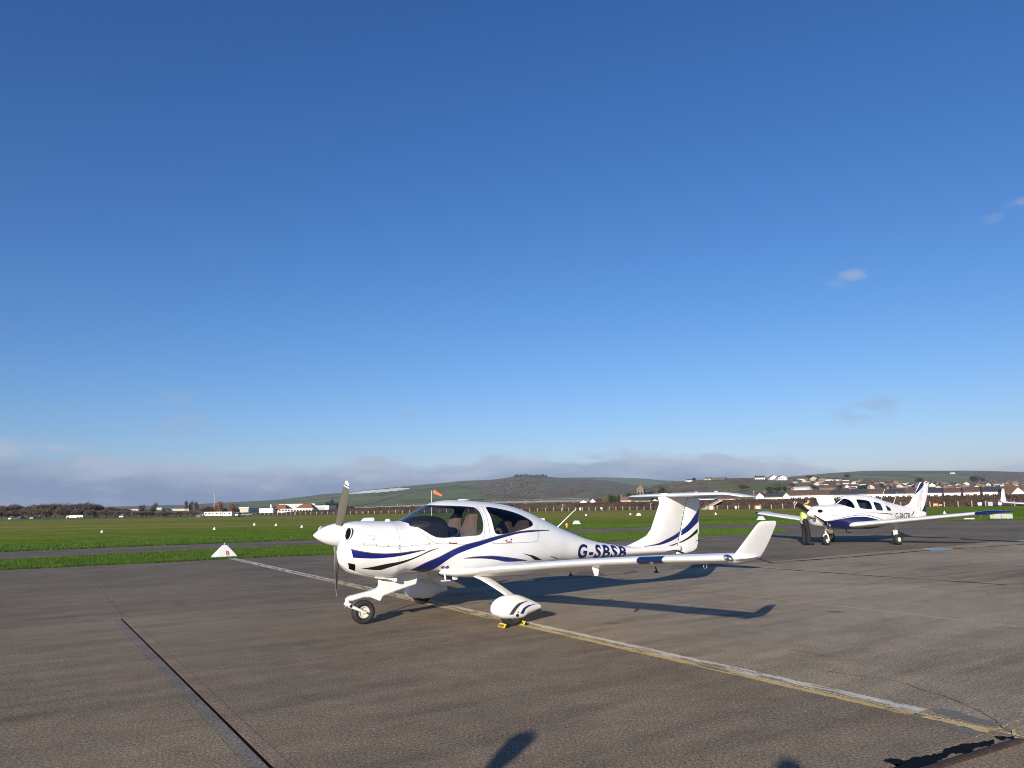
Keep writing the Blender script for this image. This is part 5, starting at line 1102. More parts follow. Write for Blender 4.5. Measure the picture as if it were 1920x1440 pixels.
M['everleaf'] = leafmat('evergreen_leaves', (.012, .022, .010), (.052, .070, .024)); M['orangeleaf'] = leafmat('orange_autumn_leaves', (.13, .070, .042), (.23, .125, .072)); M['darkleaf'] = leafmat('dark_conifer', (.008, .013, .008), (.022, .032, .016))
def clumps(name, pts, sizes, m, label, flat=.75):
    # each clump: a rough faceted mound, its own island
    base = np.array([(math.cos(a)*r, math.sin(a)*r, z) for r, z, off in ((1., 0., 0), (.92, .45, .5), (.5, .9, .2)) for a in (np.arange(6)+off)*math.pi/3]+[(0, 0, 1.)])
    fs = [(k*6+j, k*6+(j+1) % 6, (k+1)*6+(j+1) % 6, (k+1)*6+j) for k in range(2) for j in range(6)]+[(12+j, 12+(j+1) % 6, 18) for j in range(6)]
    vs = []; F_ = []
    for p, s_ in zip(pts, sizes):
        n = len(vs); q = base*rng.uniform(.72, 1.25, base.shape)*np.array([s_, s_, s_*flat])*rng.uniform(.8, 1.2, 3)
        vs += [tuple(x+np.array(p)) for x in q]; F_ += [tuple(a+n for a in f) for f in fs]
    return tag(mk(name, vs, F_, m), label=label, kind='stuff')
def scat(H, n, fu, fv, size, keep=None):
    P_, Z = [], []
    while len(P_) < n:
        u, v = fu(), fv()
        if keep and not keep(u, v): continue
        p = H.hit(u, v)
        if proj(p)[1] > v+2.5 or proj(p)[1] < v-2.5: continue
        p[2] -= .5; P_.append(p); Z.append(size()*p[1]/1344)
    return P_, Z
ru = random.uniform
P_, Z_ = scat(H1, 620, lambda: ru(895, 1300), lambda: ru(897, 944), lambda: ru(.7, 1.7), lambda u, v: random.random() < sc1(u, v)*1.0 and v > np.interp(u, H1.pu, H1.pv)+2)
clumps('hill_scrub', P_, Z_, M['scrubleaf'], 'brown leafless scrub patches on the central hill')
M['darkscrub'] = leafmat('dark_scrub', (.040, .034, .026), (.088, .072, .050))
def inw(u, v): return v > 900+abs(u-965)*.02 and u > 905+max(0, (918-v))*2.2-max(0, v-918)*.4 and u < 1016-max(0, (v-922))*1.4+6*math.sin(v*.8)
P_, Z_ = scat(H1, 430, lambda: ru(900, 1020), lambda: ru(896, 938), lambda: ru(1.1, 2.3), inw); clumps('hillside_wood', P_, Z_, M['darkscrub'], 'dark leafless wood on the left shoulder of the central hill', 1.1)
P_, Z_ = scat(H1, 190, lambda: ru(1036, 1104), lambda: ru(913, 934), lambda: ru(1.0, 2.0), lambda u, v: abs(v-(932-(u-1036)*.20)) < 5+2*math.sin(u*.2)); clumps('hillside_wood', P_, Z_, M['darkscrub'], 'dark leafless wood in the hollow right of the hill nose', 1.0)
P_, Z_ = scat(H1, 120, lambda: ru(966, 1026), lambda: ru(891, 896), lambda: ru(1.3, 2.6)); clumps('hilltop_wood', P_, Z_, M['scrubgreen'], 'dark wood crowning the top of the central hill', 1.25)
P_, Z_ = [], []
for (a, b) in (((688, 942), (790, 926)), ((560, 944), (700, 938)), ((775, 929), (800, 922)), ((920, 921), (864, 926)), ((447, 942), (610, 927)), ((640, 925), (860, 903.5)), ((470, 946), (522, 940)), ((700, 931), (760, 918))):
    for k in range(34):
        w = ru(0, 1); p = H1.hit(a[0]+(b[0]-a[0])*w, a[1]+(b[1]-a[1])*w+ru(-.4, .8)); P_.append(p); Z_.append(ru(.35, .95)*p[1]/1344)
clumps('hedges', P_, Z_, M['scrubgreen'], 'dark hedge lines across the green hillside fields')
P_, Z_ = scat(H3, 900, lambda: ru(1155, 1960), lambda: ru(893, 936), lambda: ru(1.0, 2.9), lambda u, v: v > np.interp(u, H3.pu, H3.pv)+1 and not (1335 < u < 1478 and 901.5 < v < 919))
clumps('slope_scrub', P_, Z_, M['scrubleaf'], 'bare brown bushes and garden trees between the town houses', 1.1)
P_, Z_ = scat(H3, 240, lambda: ru(1155, 1960), lambda: ru(897, 936), lambda: ru(1.2, 2.8), lambda u, v: v > np.interp(u, H3.pu, H3.pv)+1 and not (1335 < u < 1478 and 901.5 < v < 919))
clumps('slope_evergreens', P_, Z_, M['scrubgreen'], 'dark green garden shrubs between the town houses', 1.0)
P_, Z_ = scat(H4, 170, lambda: ru(1850, 2050), lambda: ru(889, 906), lambda: ru(1.4, 2.8), lambda u, v: v > 905-(u-1850)*.26); clumps('far_wood', P_, Z_, M['scrubleaf'], 'dark wood at the right edge below the green hill', 1.1)
# ------------------------------------------------------------------ embankment and its brown scrub, fence along its foot
FB = [(2300, 120.), (1910, 150.), (1760, 166.), (1500, 185.), (1300, 205.), (1060, 250.), (860, 268.), (700, 280.), (560, 300.), (470, 320.)]
FBu = [a for a, b in FB][::-1]; FBy = [b for a, b in FB][::-1]
def fx(u, y): d = ray(u, hor(u)); return d[0]/d[1]*y
def bank_line(u): y = float(np.interp(u, FBu, FBy)); return np.array([fx(u, y), y])
def scrubmat():
    m = bpy.data.materials.new('bank_scrub'); m.use_nodes = True; t = m.node_tree; b = t.nodes['Principled BSDF']
    g = N(t, 'ShaderNodeNewGeometry')
    def noise(sc, st=(1, 1, 1)):
        mp = N(t, 'ShaderNodeMapping', i={'Scale': st}); L(t, g.outputs['Position'], mp.inputs[0]); n = N(t, 'ShaderNodeTexNoise', i={'Scale': sc, 'Detail': 7., 'Roughness': .65}); L(t, mp.outputs[0], n.inputs[0]); return n.outputs[0]
    c = mixc(t, ramp(t, noise(.22), [(.36, 0.), (.66, 1.)]), (.060, .036, .026), (.125, .082, .050))
    c = mixc(t, ramp(t, noise(.09), [(.55, 0.), (.7, .6)]), c, (.085, .088, .036)); c = mixc(t, 1., c, ramp(t, noise(2.), [(.3, .6), (.7, 1.45)]), 'MULTIPLY')
    L(t, c, b.inputs['Base Color']); b.inputs['Roughness'].default_value = .95; b.inputs['Specular IOR Level'].default_value = .05
    bp = N(t, 'ShaderNodeBump', i={'Strength': 1., 'Distance': .5}); L(t, noise(1.6), bp.inputs['Height']); L(t, bp.outputs[0], b.inputs['Normal']); return m
M['bank'] = scrubmat(); vs = []; NU = 420; prof_ = [(0, -.1), (1.0, .12), (2.2, .55), (3.6, 1.2), (5.2, 1.9), (6.8, 2.4), (8.5, 2.65), (12, 2.6), (30, 1.8), (70, 1.0), (160, 0.2)]
for i in range(NU):
    u = 440+(2300-440)*i/(NU-1); p = bank_line(u); q = bank_line(u+4); d = q-p; d /= np.linalg.norm(d); n = np.array([-d[1], d[0]]); n = n if n[1] > 0 else -n
    hh = float(np.interp(u, [440, 520, 640, 900, 1300, 1500, 2000], [.1, .5, .85, 1.0, .95, .86, .86]))
    for (s_, z_) in prof_:
        w = (rng.normal(0, .13) if .1 < z_ and s_ < 14 else 0); vs.append((*(p+n*(s_+1.0+w)), z_*hh+w*.9+.12*math.sin(i*.7+s_)*(z_ > .5)))
k_ = len(prof_); tag(mk('embankment', vs, [(i*k_+j, (i+1)*k_+j, (i+1)*k_+j+1, i*k_+j+1) for i in range(NU-1) for j in range(k_-1)], M['bank'], None, True), label='low scrub covered embankment along the far side of the airfield', kind='structure')
vs = []; F_ = []
for k in range(5200):
    u = ru(520, 1960); p = bank_line(u); q = bank_line(u+4); d = (q-p)/np.linalg.norm(q-p); n = np.array([-d[1], d[0]]); n = n if n[1] > 0 else -n
    s_ = ru(.6, 11); hh = float(np.interp(u, [440, 520, 640, 900, 1300, 1500, 2000], [.1, .5, .85, 1.0, .95, .86, .86])); z_ = float(np.interp(s_, [a for a, b in prof_], [b for a, b in prof_]))*hh; c = np.array([*(p+n*(s_+1)), z_-.1])
    for j in range(3):
        a = ru(0, 6.28); l = ru(.15, .48); w = ru(.05, .13); b_ = len(vs); vs += [tuple(c+np.array([w*math.cos(a), w*math.sin(a), 0])), tuple(c-np.array([w*math.cos(a), w*math.sin(a), 0])), tuple(c+np.array([ru(-.3, .3), ru(-.3, .3), l]))]; F_.append((b_, b_+1, b_+2))
tag(mk('bank_scrub', vs, F_, M['twigred']), label='dead brown stalks and brambles on the embankment', kind='stuff')
# ------------------------------------------------------------------ fence
def copy_tree(o, parent=None):
    c = o.copy(); COL.objects.link(c); c.parent = parent
    for ch in o.children: copy_tree(ch, c)
    return c
def fence(label, pts, step, h, r, matp, wires=(.35, .75, 1.0), skip=None, name='post_fence'):
    root = empty(name, (*pts[0], 0), label=label, cat='fence'); o0 = np.array(pts[0]); pm = None
    seg = []; carry = 0.
    for a, b in zip(pts[:-1], pts[1:]):
        a, b = np.array(a), np.array(b); l = np.linalg.norm(b-a); s_ = carry
        while s_ < l: seg.append(a+(b-a)*s_/l); s_ += step
        carry = s_-l
    me = None
    for k, q in enumerate(seg):
        if skip and skip(q): continue
        if me is None:
            o = MB().box((0, 0, h/2), (r*2, r*2, h)).box((0, 0, h+.015), (r*1.4, r*1.4, .03)).build('post', matp, root); me = o.data
        else: o = link('post', me, root)
        o.location = (q[0]-o0[0], q[1]-o0[1], -.03); o.rotation_euler = (ru(-.03, .03), ru(-.03, .03), ru(0, .4)); o.scale = (1, 1, ru(.9, 1.1))
    for w in wires:
        MB().tube([(q[0]-o0[0], q[1]-o0[1], w+.02*math.sin(k)) for k, q in enumerate(seg)], .012, 4).build('wire', M['steel'], root)
    return root, seg
line_ = [bank_line(u) for u in np.linspace(480, 2150, 60)]
fence('long post and wire fence along the foot of the brown embankment', line_, 3.05, 1.12, .075, M['wood'])
lf = [(fx(u, 262+(370-u)*.05), 262+(370-u)*.05) for u in (250, 290, 330, 372)]
fence('grey post and rail fence in front of the bushes at left', lf, 2.4, 1.25, .09, M['bark'], (.5, 1.0))
# ------------------------------------------------------------------ houses
def win(mb, x, z, w, h, y): mb.box((x, y, z), (w, .06, h))
def house(u0, u1, v_r, v_e, y, wall, roof, label, gable=False, depth=7., rz=None, group=None, chim=1, windows=2, base=None, storeys=1, name='house', cat='house', vb=None):
    uc = (u0+u1)/2; w = (u1-u0)*y/1363.6; ze, zr = at(uc, v_e, y)[2], at(uc, v_r, y)[2]
    zb = base if base is not None else -.1
    if vb: zb = at(uc, vb, y)[2]
    ze = max(ze, zb+.8); zr = max(zr, ze+.5)
    x = fx(uc, y); ang = -math.atan2(x, y) if rz is None else rz
    root = empty(name, (x, y, zb), ang, label=label, cat=cat, group=group); e, r_ = ze-zb, zr-zb; d = depth; hw = w/2; ov = min(.35, w*.05)
    if gable: poly = [(-hw, 0), (hw, 0), (hw, e), (0, r_), (-hw, e)]; MB().prism(poly, 'y', 0, d).build('wall', wall, root)
    else: MB().prism([(0, 0), (d, 0), (d, e), (d/2, r_), (0, e)], 'x', -hw, hw).build('wall', wall, root)
    t = .16; m = MB()
    if gable:
        for s_ in (1, -1):
            k = (r_-e)/hw; m.prism([(s_*(hw+ov), e-k*ov), (0, r_), (0, r_+t*1.3), (s_*(hw+ov), e-k*ov+t*1.3)], 'y', .06, d+.2)
    else:
        k = (r_-e)/(d/2)
        for s_ in (1, -1):
            yo = -ov if s_ > 0 else d+ov; m.prism([(yo, e-k*ov+.02), (d/2, r_+.02), (d/2, r_+t*1.3), (yo, e-k*ov+t*1.3)], 'x', -hw-.12, hw+.12)
    ro = m.build('roof', roof, root)
    for c in range(chim):
        cx = (-hw*.85 if c == 0 else hw*.85) if not gable else hw*.3; cy = d/2 if not gable else d*.5
        cm = MB().box((cx, cy, r_+.15), (.62, .48, 1.1)).box((cx, cy, r_+.73), (.72, .58, .10))
        for q in (-.15, .15): cm.tube([(cx+q, cy, r_+.75), (cx+q, cy, r_+1.02)], .09, 6)
        cm.build('chimney', M['brick'] if wall is not M['brick'] else M['stonew'], ro)
    for st_i in range(storeys):
        n = windows
        for c in range(n):
            wx = -hw+w*(c+.5)/n; hz = e/storeys; z0 = hz*(st_i+.55)
            if hz < 1.2: continue
            f = MB(); ww, wh = min(1.3, w/n*.55), min(1.15, hz*.5)
            for (a, b, cw, chh) in ((0, wh/2, ww+.1, .07), (0, -wh/2, ww+.1, .07), (-ww/2, 0, .07, wh), (ww/2, 0, .07, wh), (0, 0, .05, wh)): f.box((wx+a, -.03, z0+b), (cw, .07, chh))
            wo = f.build('window', M['white2'], root); MB().box((wx, -.015, z0), (ww, .03, wh)).build('pane', M['pane'], wo)
    return root
RW, BK, TL, TC, SL, BR, ST = M['render'], M['brick'], M['tile'], M['terracotta'], M['slate'], M['brownroof'], M['stonew']
M['cream'] = mat('cream_render', (.48, .43, .34), .85, var=.08, scale=.4); M['greyroof'] = mat('grey_green_roof', (.12, .125, .105), .8, var=.2, scale=.5); M['pinkroof'] = mat('pink_brown_tile', (.25, .14, .11), .85, var=.2, scale=.8)
def by(u): return float(np.interp(u, FBu, FBy))
# terrace of low cottages above the embankment
tn = 11; ub = np.linspace(1481, 1884, tn+1); roofs = [BR, BR, SL, SL, BR, SL, BR, SL, BR, BR, SL]; nm_ = {id(BR): 'brown tiled', id(SL): 'dark slate'}
whr = ['directly behind the open cowl door', 'just right of the open cowl door', 'above the windscreen of the parked aircraft', 'above the cabin of the parked aircraft', 'left of its whip antennas', 'behind the whip antennas', 'just left of the white tail fin', 'just right of the white tail fin', 'over the orange sign by the fence', 'left of the fence gate', 'over the gate at the right']
for k in range(tn):
    u0, u1 = ub[k], ub[k+1]; y = by((u0+u1)/2)+24; hh = hor((u0+u1)/2)
    house(u0, u1-.15, hh-20.8+(k % 3)*.4, hh-12.2, y, RW if k != 2 else M['cream'], roofs[k], f"low white terraced cottage with {nm_[id(roofs[k])]} roof {whr[k]}", depth=8., rz=-.55, group='terrace of low cottages above the embankment', chim=1, windows=3, base=.9)
near = [(1887, 1950, 911.5, 924, 1, TL, RW, 'red tiled bungalow with white gable at the right edge', False, 0), (1900, 1922, 914, 925.5, -3, TL, RW, 'white bargeboarded gable projecting from the red tiled bungalow', True, 0),
        (1418, 1433, 924.5, 931, 0, SL, RW, 'white cottage gable right of the tailplane tip', True, 0), (1433, 1471, 925, 931.8, 4, SL, RW, 'long slate roofed white cottage between two white gables', False, 1), (1469, 1482, 924.5, 931, 0, SL, RW, 'white cottage gable left of the open cowl door', True, 0),
        (1310, 1345, 929, 934.5, 2, SL, RW, 'white cottage under the near half of the tailplane, behind the embankment steps', False, 1), (1345, 1386, 929, 935, 2, BR, RW, 'white cottage under the tailplane tip with brown roof', False, 1),
        (1164, 1184, 932, 938, 3, M['pinkroof'], M['cream'], 'pinkish brown roofed cottage left of the tail fin', False, 1), (1088, 1101, 938, 941.5, 0, SL, RW, 'small white gable above the embankment, left of a pair', True, 0), (1106, 1117, 935.5, 941, 3, BR, RW, 'taller white gable above the embankment, right of a pair', True, 0), (1222, 1235, 936, 940, 2, SL, RW, 'white gable peeping out under the tailplane beside the fin', True, 0), (1186, 1220, 934, 938.5, 5, SL, RW, 'dark slate roofed house under the tailplane', False, 1)]
for (u0, u1, vr, ve, dy, rf, wl_, lb, gb, ch) in near: house(u0, u1, vr, ve, by((u0+u1)/2)+21+dy, wl_, rf, lb, gb, 7., None, 'cottages behind the embankment', ch, 2 if not gb else 1, .7)
# houses on the slope
def slope_house(H, u, v, wpx, hpx, wl_, rf, label, gb, group, storeys=2, ch=1):
    p = H.hit(u, v); y = p[1]; house(u-wpx/2, u+wpx/2, v-hpx, v-hpx*.55, y, wl_, rf, label, gb, 8., -math.atan2(p[0], y)+ru(-.5, .5), group, ch, 2 if wpx < 13 else 4, p[2]-.6, storeys)
SG = 'houses scattered over the town slope'
for (u, v, w, h, wl_, rf, lb, gb) in [(1428, 899, 18, 7, RW, SL, 'white house with dark hipped roof standing alone on the ridge above the field', False), (1455, 900, 15, 9, RW, BR, 'left of two large white gabled houses on the ridge', True), (1471, 900.5, 17, 9, RW, SL, 'right of two large white gabled houses on the ridge, slate roof', True), (1296, 903, 9, 4.5, RW, SL, 'small white house on the skyline left of the ridge trees', False),
        (1330, 899.5, 12, 4, M['cream'], SL, 'long low building on the ridge skyline above the tailplane', False), (1350, 899, 26, 3.6, M['greyroof'], M['greyroof'], 'wide flat grey building on the ridge skyline', False), (1500, 919.5, 31, 6.5, RW, M['white2'], 'long white flat roofed building above the person in the vest', False), (1512, 901, 10, 6, RW, BR, 'white house on the ridge above the person in the vest', False), (1529, 901.5, 13, 8, M['cream'], BR, 'cream twin gabled house on the ridge', True), (1545, 902.5, 13, 7, BK, BR, 'brown brick house on the ridge above the open cowl door', True),
        (1552, 919, 26, 8, BK, BR, 'large brick house above the open cowl door', False), (1596, 914, 24, 5, M['cream'], SL, 'low cream house above the windscreen of the parked aircraft', False), (1792, 888, 8, 4, RW, BR, 'white farm building on the green hill above the tail fin', False)]:
    slope_house(H3 if v > 893 else H4, u, v, w, h, wl_, rf, lb, gb, SG)
M['dullwall'] = mat('weathered_white_render', (.52, .50, .46), .9, var=.1, scale=.5); RW2 = M['dullwall']; wn = {id(RW2): 'white', id(BK): 'brick', id(M['cream']): 'cream'}; rn = {id(TL): 'red', id(BR): 'brown', id(SL): 'slate', id(M['pinkroof']): 'pinkish'}
random.seed(21); used = []; LBS = set()
for k in range(900):
    if len(used) >= 60: break
    u = ru(1488, 1925); lo = np.interp(u, [1488, 1560, 1640, 1925], [899, 900, 906, 909]); v = ru(lo, 918); w = ru(7, 12.5)
    if any(abs(u-a) < (w+b)/2*.8 and abs(v-c) < 3.4 for a, c, b in used) or (1485 < u < 1570 and v < 921 and v > 911): continue
    used.append((u, v, w)); wl_ = random.choice([RW2, BK, BK, M['cream'], RW2]); rf = random.choice([TL, TL, BR, BR, SL, M['pinkroof']]); gb = random.random() < .35
    where = 'above the parked aircraft cabin' if u < 1660 else 'above its rear fuselage' if u < 1722 else 'just right of its tail fin' if u < 1790 else 'towards the right edge'
    hgt = 'high' if v < lo+(918-lo)*.33 else 'halfway up' if v < lo+(918-lo)*.66 else 'low'
    lb_ = f"{'tiny' if w < 8.8 else 'small' if w < 10.6 else 'wider'} {wn[id(wl_)]} {rn[id(rf)]}-roofed {'gable' if gb else 'house'} {hgt} on the slope {where}"
    if lb_ in LBS: used.pop(); continue
    LBS.add(lb_); slope_house(H3, u, v, w, w*(.62 if gb else .5), wl_, rf, lb_, gb, SG)
# church tower with a tan pyramid cap
cy_ = 330.; t0, t1 = at(1203, 917, cy_), at(1203, 912, cy_); ch = empty('church', (fx(1203, cy_), cy_, 0), -.4, label='flint church tower with low tan pyramid roof rising left of the tail fin', cat='church')
wd = 13*cy_/1363; MB().box((0, 0, t0[2]/2), (wd, wd, t0[2])).build('tower', ST, ch)
for k in (-1, 1): MB().box((k*wd*.22, -wd/2-.02, t0[2]-2.0), (.5, .08, 1.3)).build('belfry_opening', M['dark'], ch)
MB().add([(-wd*.54, -wd*.54, t0[2]), (wd*.54, -wd*.54, t0[2]), (wd*.54, wd*.54, t0[2]), (-wd*.54, wd*.54, t0[2]), (0, 0, t1[2]+.8)], [(0, 1, 4), (1, 2, 4), (2, 3, 4), (3, 0, 4), (3, 2, 1, 0)]).build('roof', mat('tan_shingle', (.20, .145, .085), .9, var=.2, scale=1.), ch)
MB().prism([(-3, 0), (3, 0), (3, 4), (0, 7.5), (-3, 4)], 'y', wd/2, wd/2+10).build('nave', ST, ch)
# ------------------------------------------------------------------ airport terminal, cabins and works to the left
TY = 430.
def block(u0, u1, v0, v1, y, d, m, name, root, mi=None):
    a, b = at(u0, v1, y), at(u1, v0, y); zb = max(-.1, a[2]); o = MB().box(((a[0]+b[0])/2-root.location.x, y+d/2-root.location.y, (zb+b[2])/2), (b[0]-a[0], d, b[2]-zb)).build(name, m, root); return (a[0]+b[0])/2, b[0]-a[0], b[2]
tr = empty('terminal_building', (fx(550, TY), TY, 0), label='long white airport terminal with two hipped terracotta roofs', cat='building')
block(486, 512, 953, 962, TY-4, 12, RW, 'wing_block', tr); block(506.5, 509, 946, 953, TY-3, 2.2, RW, 'chimney', tr); block(522, 590, 944.2, 962, TY+16, 20, RW, 'hall', tr); block(505, 585, 954.5, 962, TY, 14, RW, 'front_wall', tr)
for (u0, u1, v0, v1) in ((505, 537, 945.6, 954.6), (553, 586, 944, 952.8)):
    a, b = at(u0, v1, TY-1.5), at(u1, v0, TY-1.5); cx = (a[0]+b[0])/2-tr.location.x; w = b[0]-a[0]; z0, z1 = a[2], b[2]; yy = -1.5
    MB().add([(cx-w/2, yy, z0), (cx+w/2, yy, z0), (cx+w/2, yy+14, z0), (cx-w/2, yy+14, z0), (cx-w*.22, yy+7, z1), (cx+w*.22, yy+7, z1)], [(0, 1, 5, 4), (2, 3, 4, 5), (1, 2, 5), (3, 0, 4), (3, 2, 1, 0)]).build('hip_roof', TC, tr)
for k in range(14):
    u = 508+k*5.6; a = at(u, 957, TY); wo = MB().box((a[0]-tr.location.x, -.05, a[2]), (.95, .1, 1.0)).build('window', M['pane'], tr)
for k in range(9):
    a = at(526+k*7.2, 948.5, TY+16); MB().box((a[0]-tr.location.x, 15.95, a[2]), (1.1, .1, 1.2)).build('window', M['greyb'], tr)
tw = empty('hangar', (fx(602, TY+8), TY+8, 0), label='white flat fronted hangar right of the terracotta roofed terminal', cat='building')
block(587, 617, 947.6, 962, TY+8, 18, RW, 'wall', tw); block(586.7, 617.3, 947.0, 947.7, TY+7.8, 18.6, M['greyroof'], 'roof', tw)
a = at(600, 955, TY+8); MB().box((a[0]-tw.location.x, -.08, a[2]-.2), (5.5, .12, 3.2)).build('door', M['greyb'], tw)
fr = empty('industrial_shed', (fx(457, 520), 520, 0), label='low shed with buff wall and pale roof left of the terminal', cat='building')
block(448, 466, 953, 962, 520, 20, M['cream'], 'wall', fr); block(447.5, 466.5, 951.2, 953, 519.8, 21, M['white2'], 'roof', fr)
for (u0, u1, v0, v1, y, lb) in ((243, 261, 954.5, 962, 420, 'white shed roof showing over the bare bushes at left'), (294, 303, 952, 956, 430, 'small white shed between the bare trees'), (315, 354, 953.2, 958, 440, 'long pale shed behind the bare trees')):
    r_ = empty('shed', (fx((u0+u1)/2, y), y, 0), label=lb, cat='shed', group='pale sheds behind the left bushes'); block(u0, u1, v0+.8, v1, y, 10, M['cream'], 'wall', r_); block(u0-.4, u1+.4, v0, v0+.85, y-.2, 10.5, M['white2'], 'roof', r_)
CY = 252.
for (u0, u1, lb, n) in ((382, 416.6, 'longer white portable cabin beside the airfield, row of small windows', 5), (417.2, 434.5, 'shorter white portable cabin at the right end of the pair', 2)):
    r_ = empty('portable_cabin', (fx((u0+u1)/2, CY), CY, 0), label=lb, cat='portable cabin', group='white portable cabins'); c, w, zt = block(u0, u1, 959.4, 967.8, CY, 3, RW, 'body', r_); block(u0-.2, u1+.2, 958.9, 959.5, CY-.1, 3.2, M['greyroof'], 'roof', r_)
    for k in range(n):
        u = u0+(u1-u0)*(k+.5)/n; a = at(u, 963, CY); MB().box((a[0]-r_.location.x, -.03, a[2]), (.55 if k % 2 else .35, .05, .5)).build('window', M['pane'], r_)
bx = empty('container', (fx(372, 250), 250, 0), label='blue steel container by the fence left of the portable cabins', cat='container'); block(368, 376.5, 965.2, 970, 250, 2.4, mat('blue_steel', (.05, .11, .24), .6, var=.1), 'body', bx); block(371.9, 372.2, 965.4, 969.8, 249.96, .1, M['seam'], 'door_seam', bx)
dg = empty('digger', (fx(379.5, 249), 249, 0), label='small orange digger beside the blue container', cat='digger'); block(377.3, 382, 966.5, 968.6, 249, 1.4, M['orangew'], 'body', dg); block(378.8, 381, 964.2, 966.6, 249.1, 1.1, M['orangew'], 'cab', dg)
for k in (377.5, 381.6): a = at(k, 969, 249); MB().lathe((a[0]-dg.location.x, -.05, .35), (0, 1, 0), [(0, .01), (0, .35), (.3, .35), (.3, .01)], 14).build('wheel', M['rubber'], dg, True)
MB().tube([(.9, .6, .9), (1.5, .6, 1.9), (2.1, .6, .9)], .09, 6).build('arm', M['orangew'], dg)
sk_ = at(403, 922, 1500.); st_ = empty('power_station_chimney', (sk_[0], 1500, 0), label='tall slender grey power station chimney on the left horizon', cat='chimney')
MB().tube([(0, 0, 0), (0, 0, sk_[2])], [1.15, .8], 16).build('stack', M['concrete'], st_, True, 40); MB().tube([(0, 0, sk_[2]-1.5), (0, 0, sk_[2]+.2)], [.95, .95], 16).build('cap_ring', M['greyroof'], st_, True, 40)
# lorry and cars
LY = 296.
lr = empty('lorry', (fx(140, LY), LY, 0), label='white box lorry parked in front of the bare trees at far left', cat='lorry')
block(129, 155, 965.6, 971.2, LY, 2.2, RW, 'cargo_box', lr); block(123.6, 128.4, 967, 972.4, LY, 2.0, RW, 'cab', lr); block(128, 155, 971.2, 972.2, LY+.1, 2.0, M['dark'], 'chassis', lr); block(123.4, 125.2, 967.8, 969.6, LY-.04, .1, M['pane'], 'windscreen', lr)
for u in (126.4, 146, 151.5): a = at(u, 973, LY); MB().lathe((a[0]-lr.location.x, -.02, .42), (0, 1, 0), [(0, .01), (0, .42), (.28, .42), (.28, .01)], 16).build('wheel', M['rubber'], lr, True)
def car(u, y, m, label, rz=0.):
    r_ = empty('parked_car', (fx(u, y), y, -.03), rz, label=label, cat='car', group='cars parked beyond the airfield')
    MB().prism([(-2.0, .35), (-2.05, .75), (-1.9, .95), (-1.2, 1.0), (1.1, .95), (1.95, .85), (2.08, .6), (2.0, .3)], 'y', -.82, .82).build('body', m, r_, bevel=.06)
    MB().prism([(-1.75, .96), (-1.2, 1.42), (.2, 1.45), (1.0, .96)], 'y', -.70, .70).build('cabin', M['pane'], r_, bevel=.05); MB().prism([(-1.2, 1.42), (.2, 1.455), (.15, 1.47), (-1.15, 1.46)], 'y', -.68, .68).build('roof', m, r_)
    for x in (-1.3, 1.3):
        for s_ in (1, -1): MB().lathe((x, s_*.70, .31), (0, s_, 0), [(0, .01), (0, .31), (.14, .30), (.16, .18), (.13, .01)], 16).build('wheel', M['rubber'], r_, True)
car(27, 300, M['white2'], 'white car at the far left edge in front of the bushes', 1.2); car(41, 304, M['cream'], 'pale car just right of the leftmost parked car', 1.5); car(66, 310, M['cream'], 'pale car below the brown bushes left of the lorry', 1.45); car(232, 300, M['white2'], 'white car right of the lorry at the start of the rail fence', 1.6)
car(1040, 262, M['navy'], 'dark blue car behind the post fence, left of the whip antenna', .4); car(449, 262, M['white2'], 'white car right of the portable cabins', 1.3); car(462, 264, M['cream'], 'pale car at the foot of the bank right of the cabins', .9)
# road bridge on piers
br = empty('road_bridge', (fx(900, 395), 395, 0), label='long grey road bridge on piers crossing below the hill', cat='bridge'); pb_ = [(640, 952.5, 470), (760, 947.5, 440), (910, 940.8, 400), (1000, 939, 385), (1105, 936.6, 372)]; U_ = np.linspace(640, 1105, 32)
vs = []; 
for u in U_:
    v, y = np.interp(u, [a for a, b, c in pb_], [b for a, b, c in pb_]), np.interp(u, [a for a, b, c in pb_], [c for a, b, c in pb_]); p = at(u, v, y); o = np.array(br.location)
    for dy, dz in ((0, -.9), (0, .0), (8, .0), (8, -.9)): vs.append(p+np.array([0, dy, dz])-o)
MB().add(vs, [(k*4+j, k*4+(j+1) % 4, (k+1)*4+(j+1) % 4, (k+1)*4+j) for k in range(31) for j in range(4)]).build('deck', mat('weathered_concrete', (.15, .15, .145), .9, var=.2, scale=.2), br)
MB().tube([vs[k*4+1]+np.array([0, .1, .75]) for k in range(32)], .09, 6).build('handrail', M['steel'], br)
for k in range(1, 31, 2):
    q = vs[k*4]; MB().box((q[0], q[1]+4, (q[2])/2), (1.1, 5, max(.3, q[2]))).build('pier', M['concrete'], br)
    MB().box((q[0], q[1]+.1, q[2]+1.3), (.08, .08, .75)).build('rail_post', M['steel'], br)
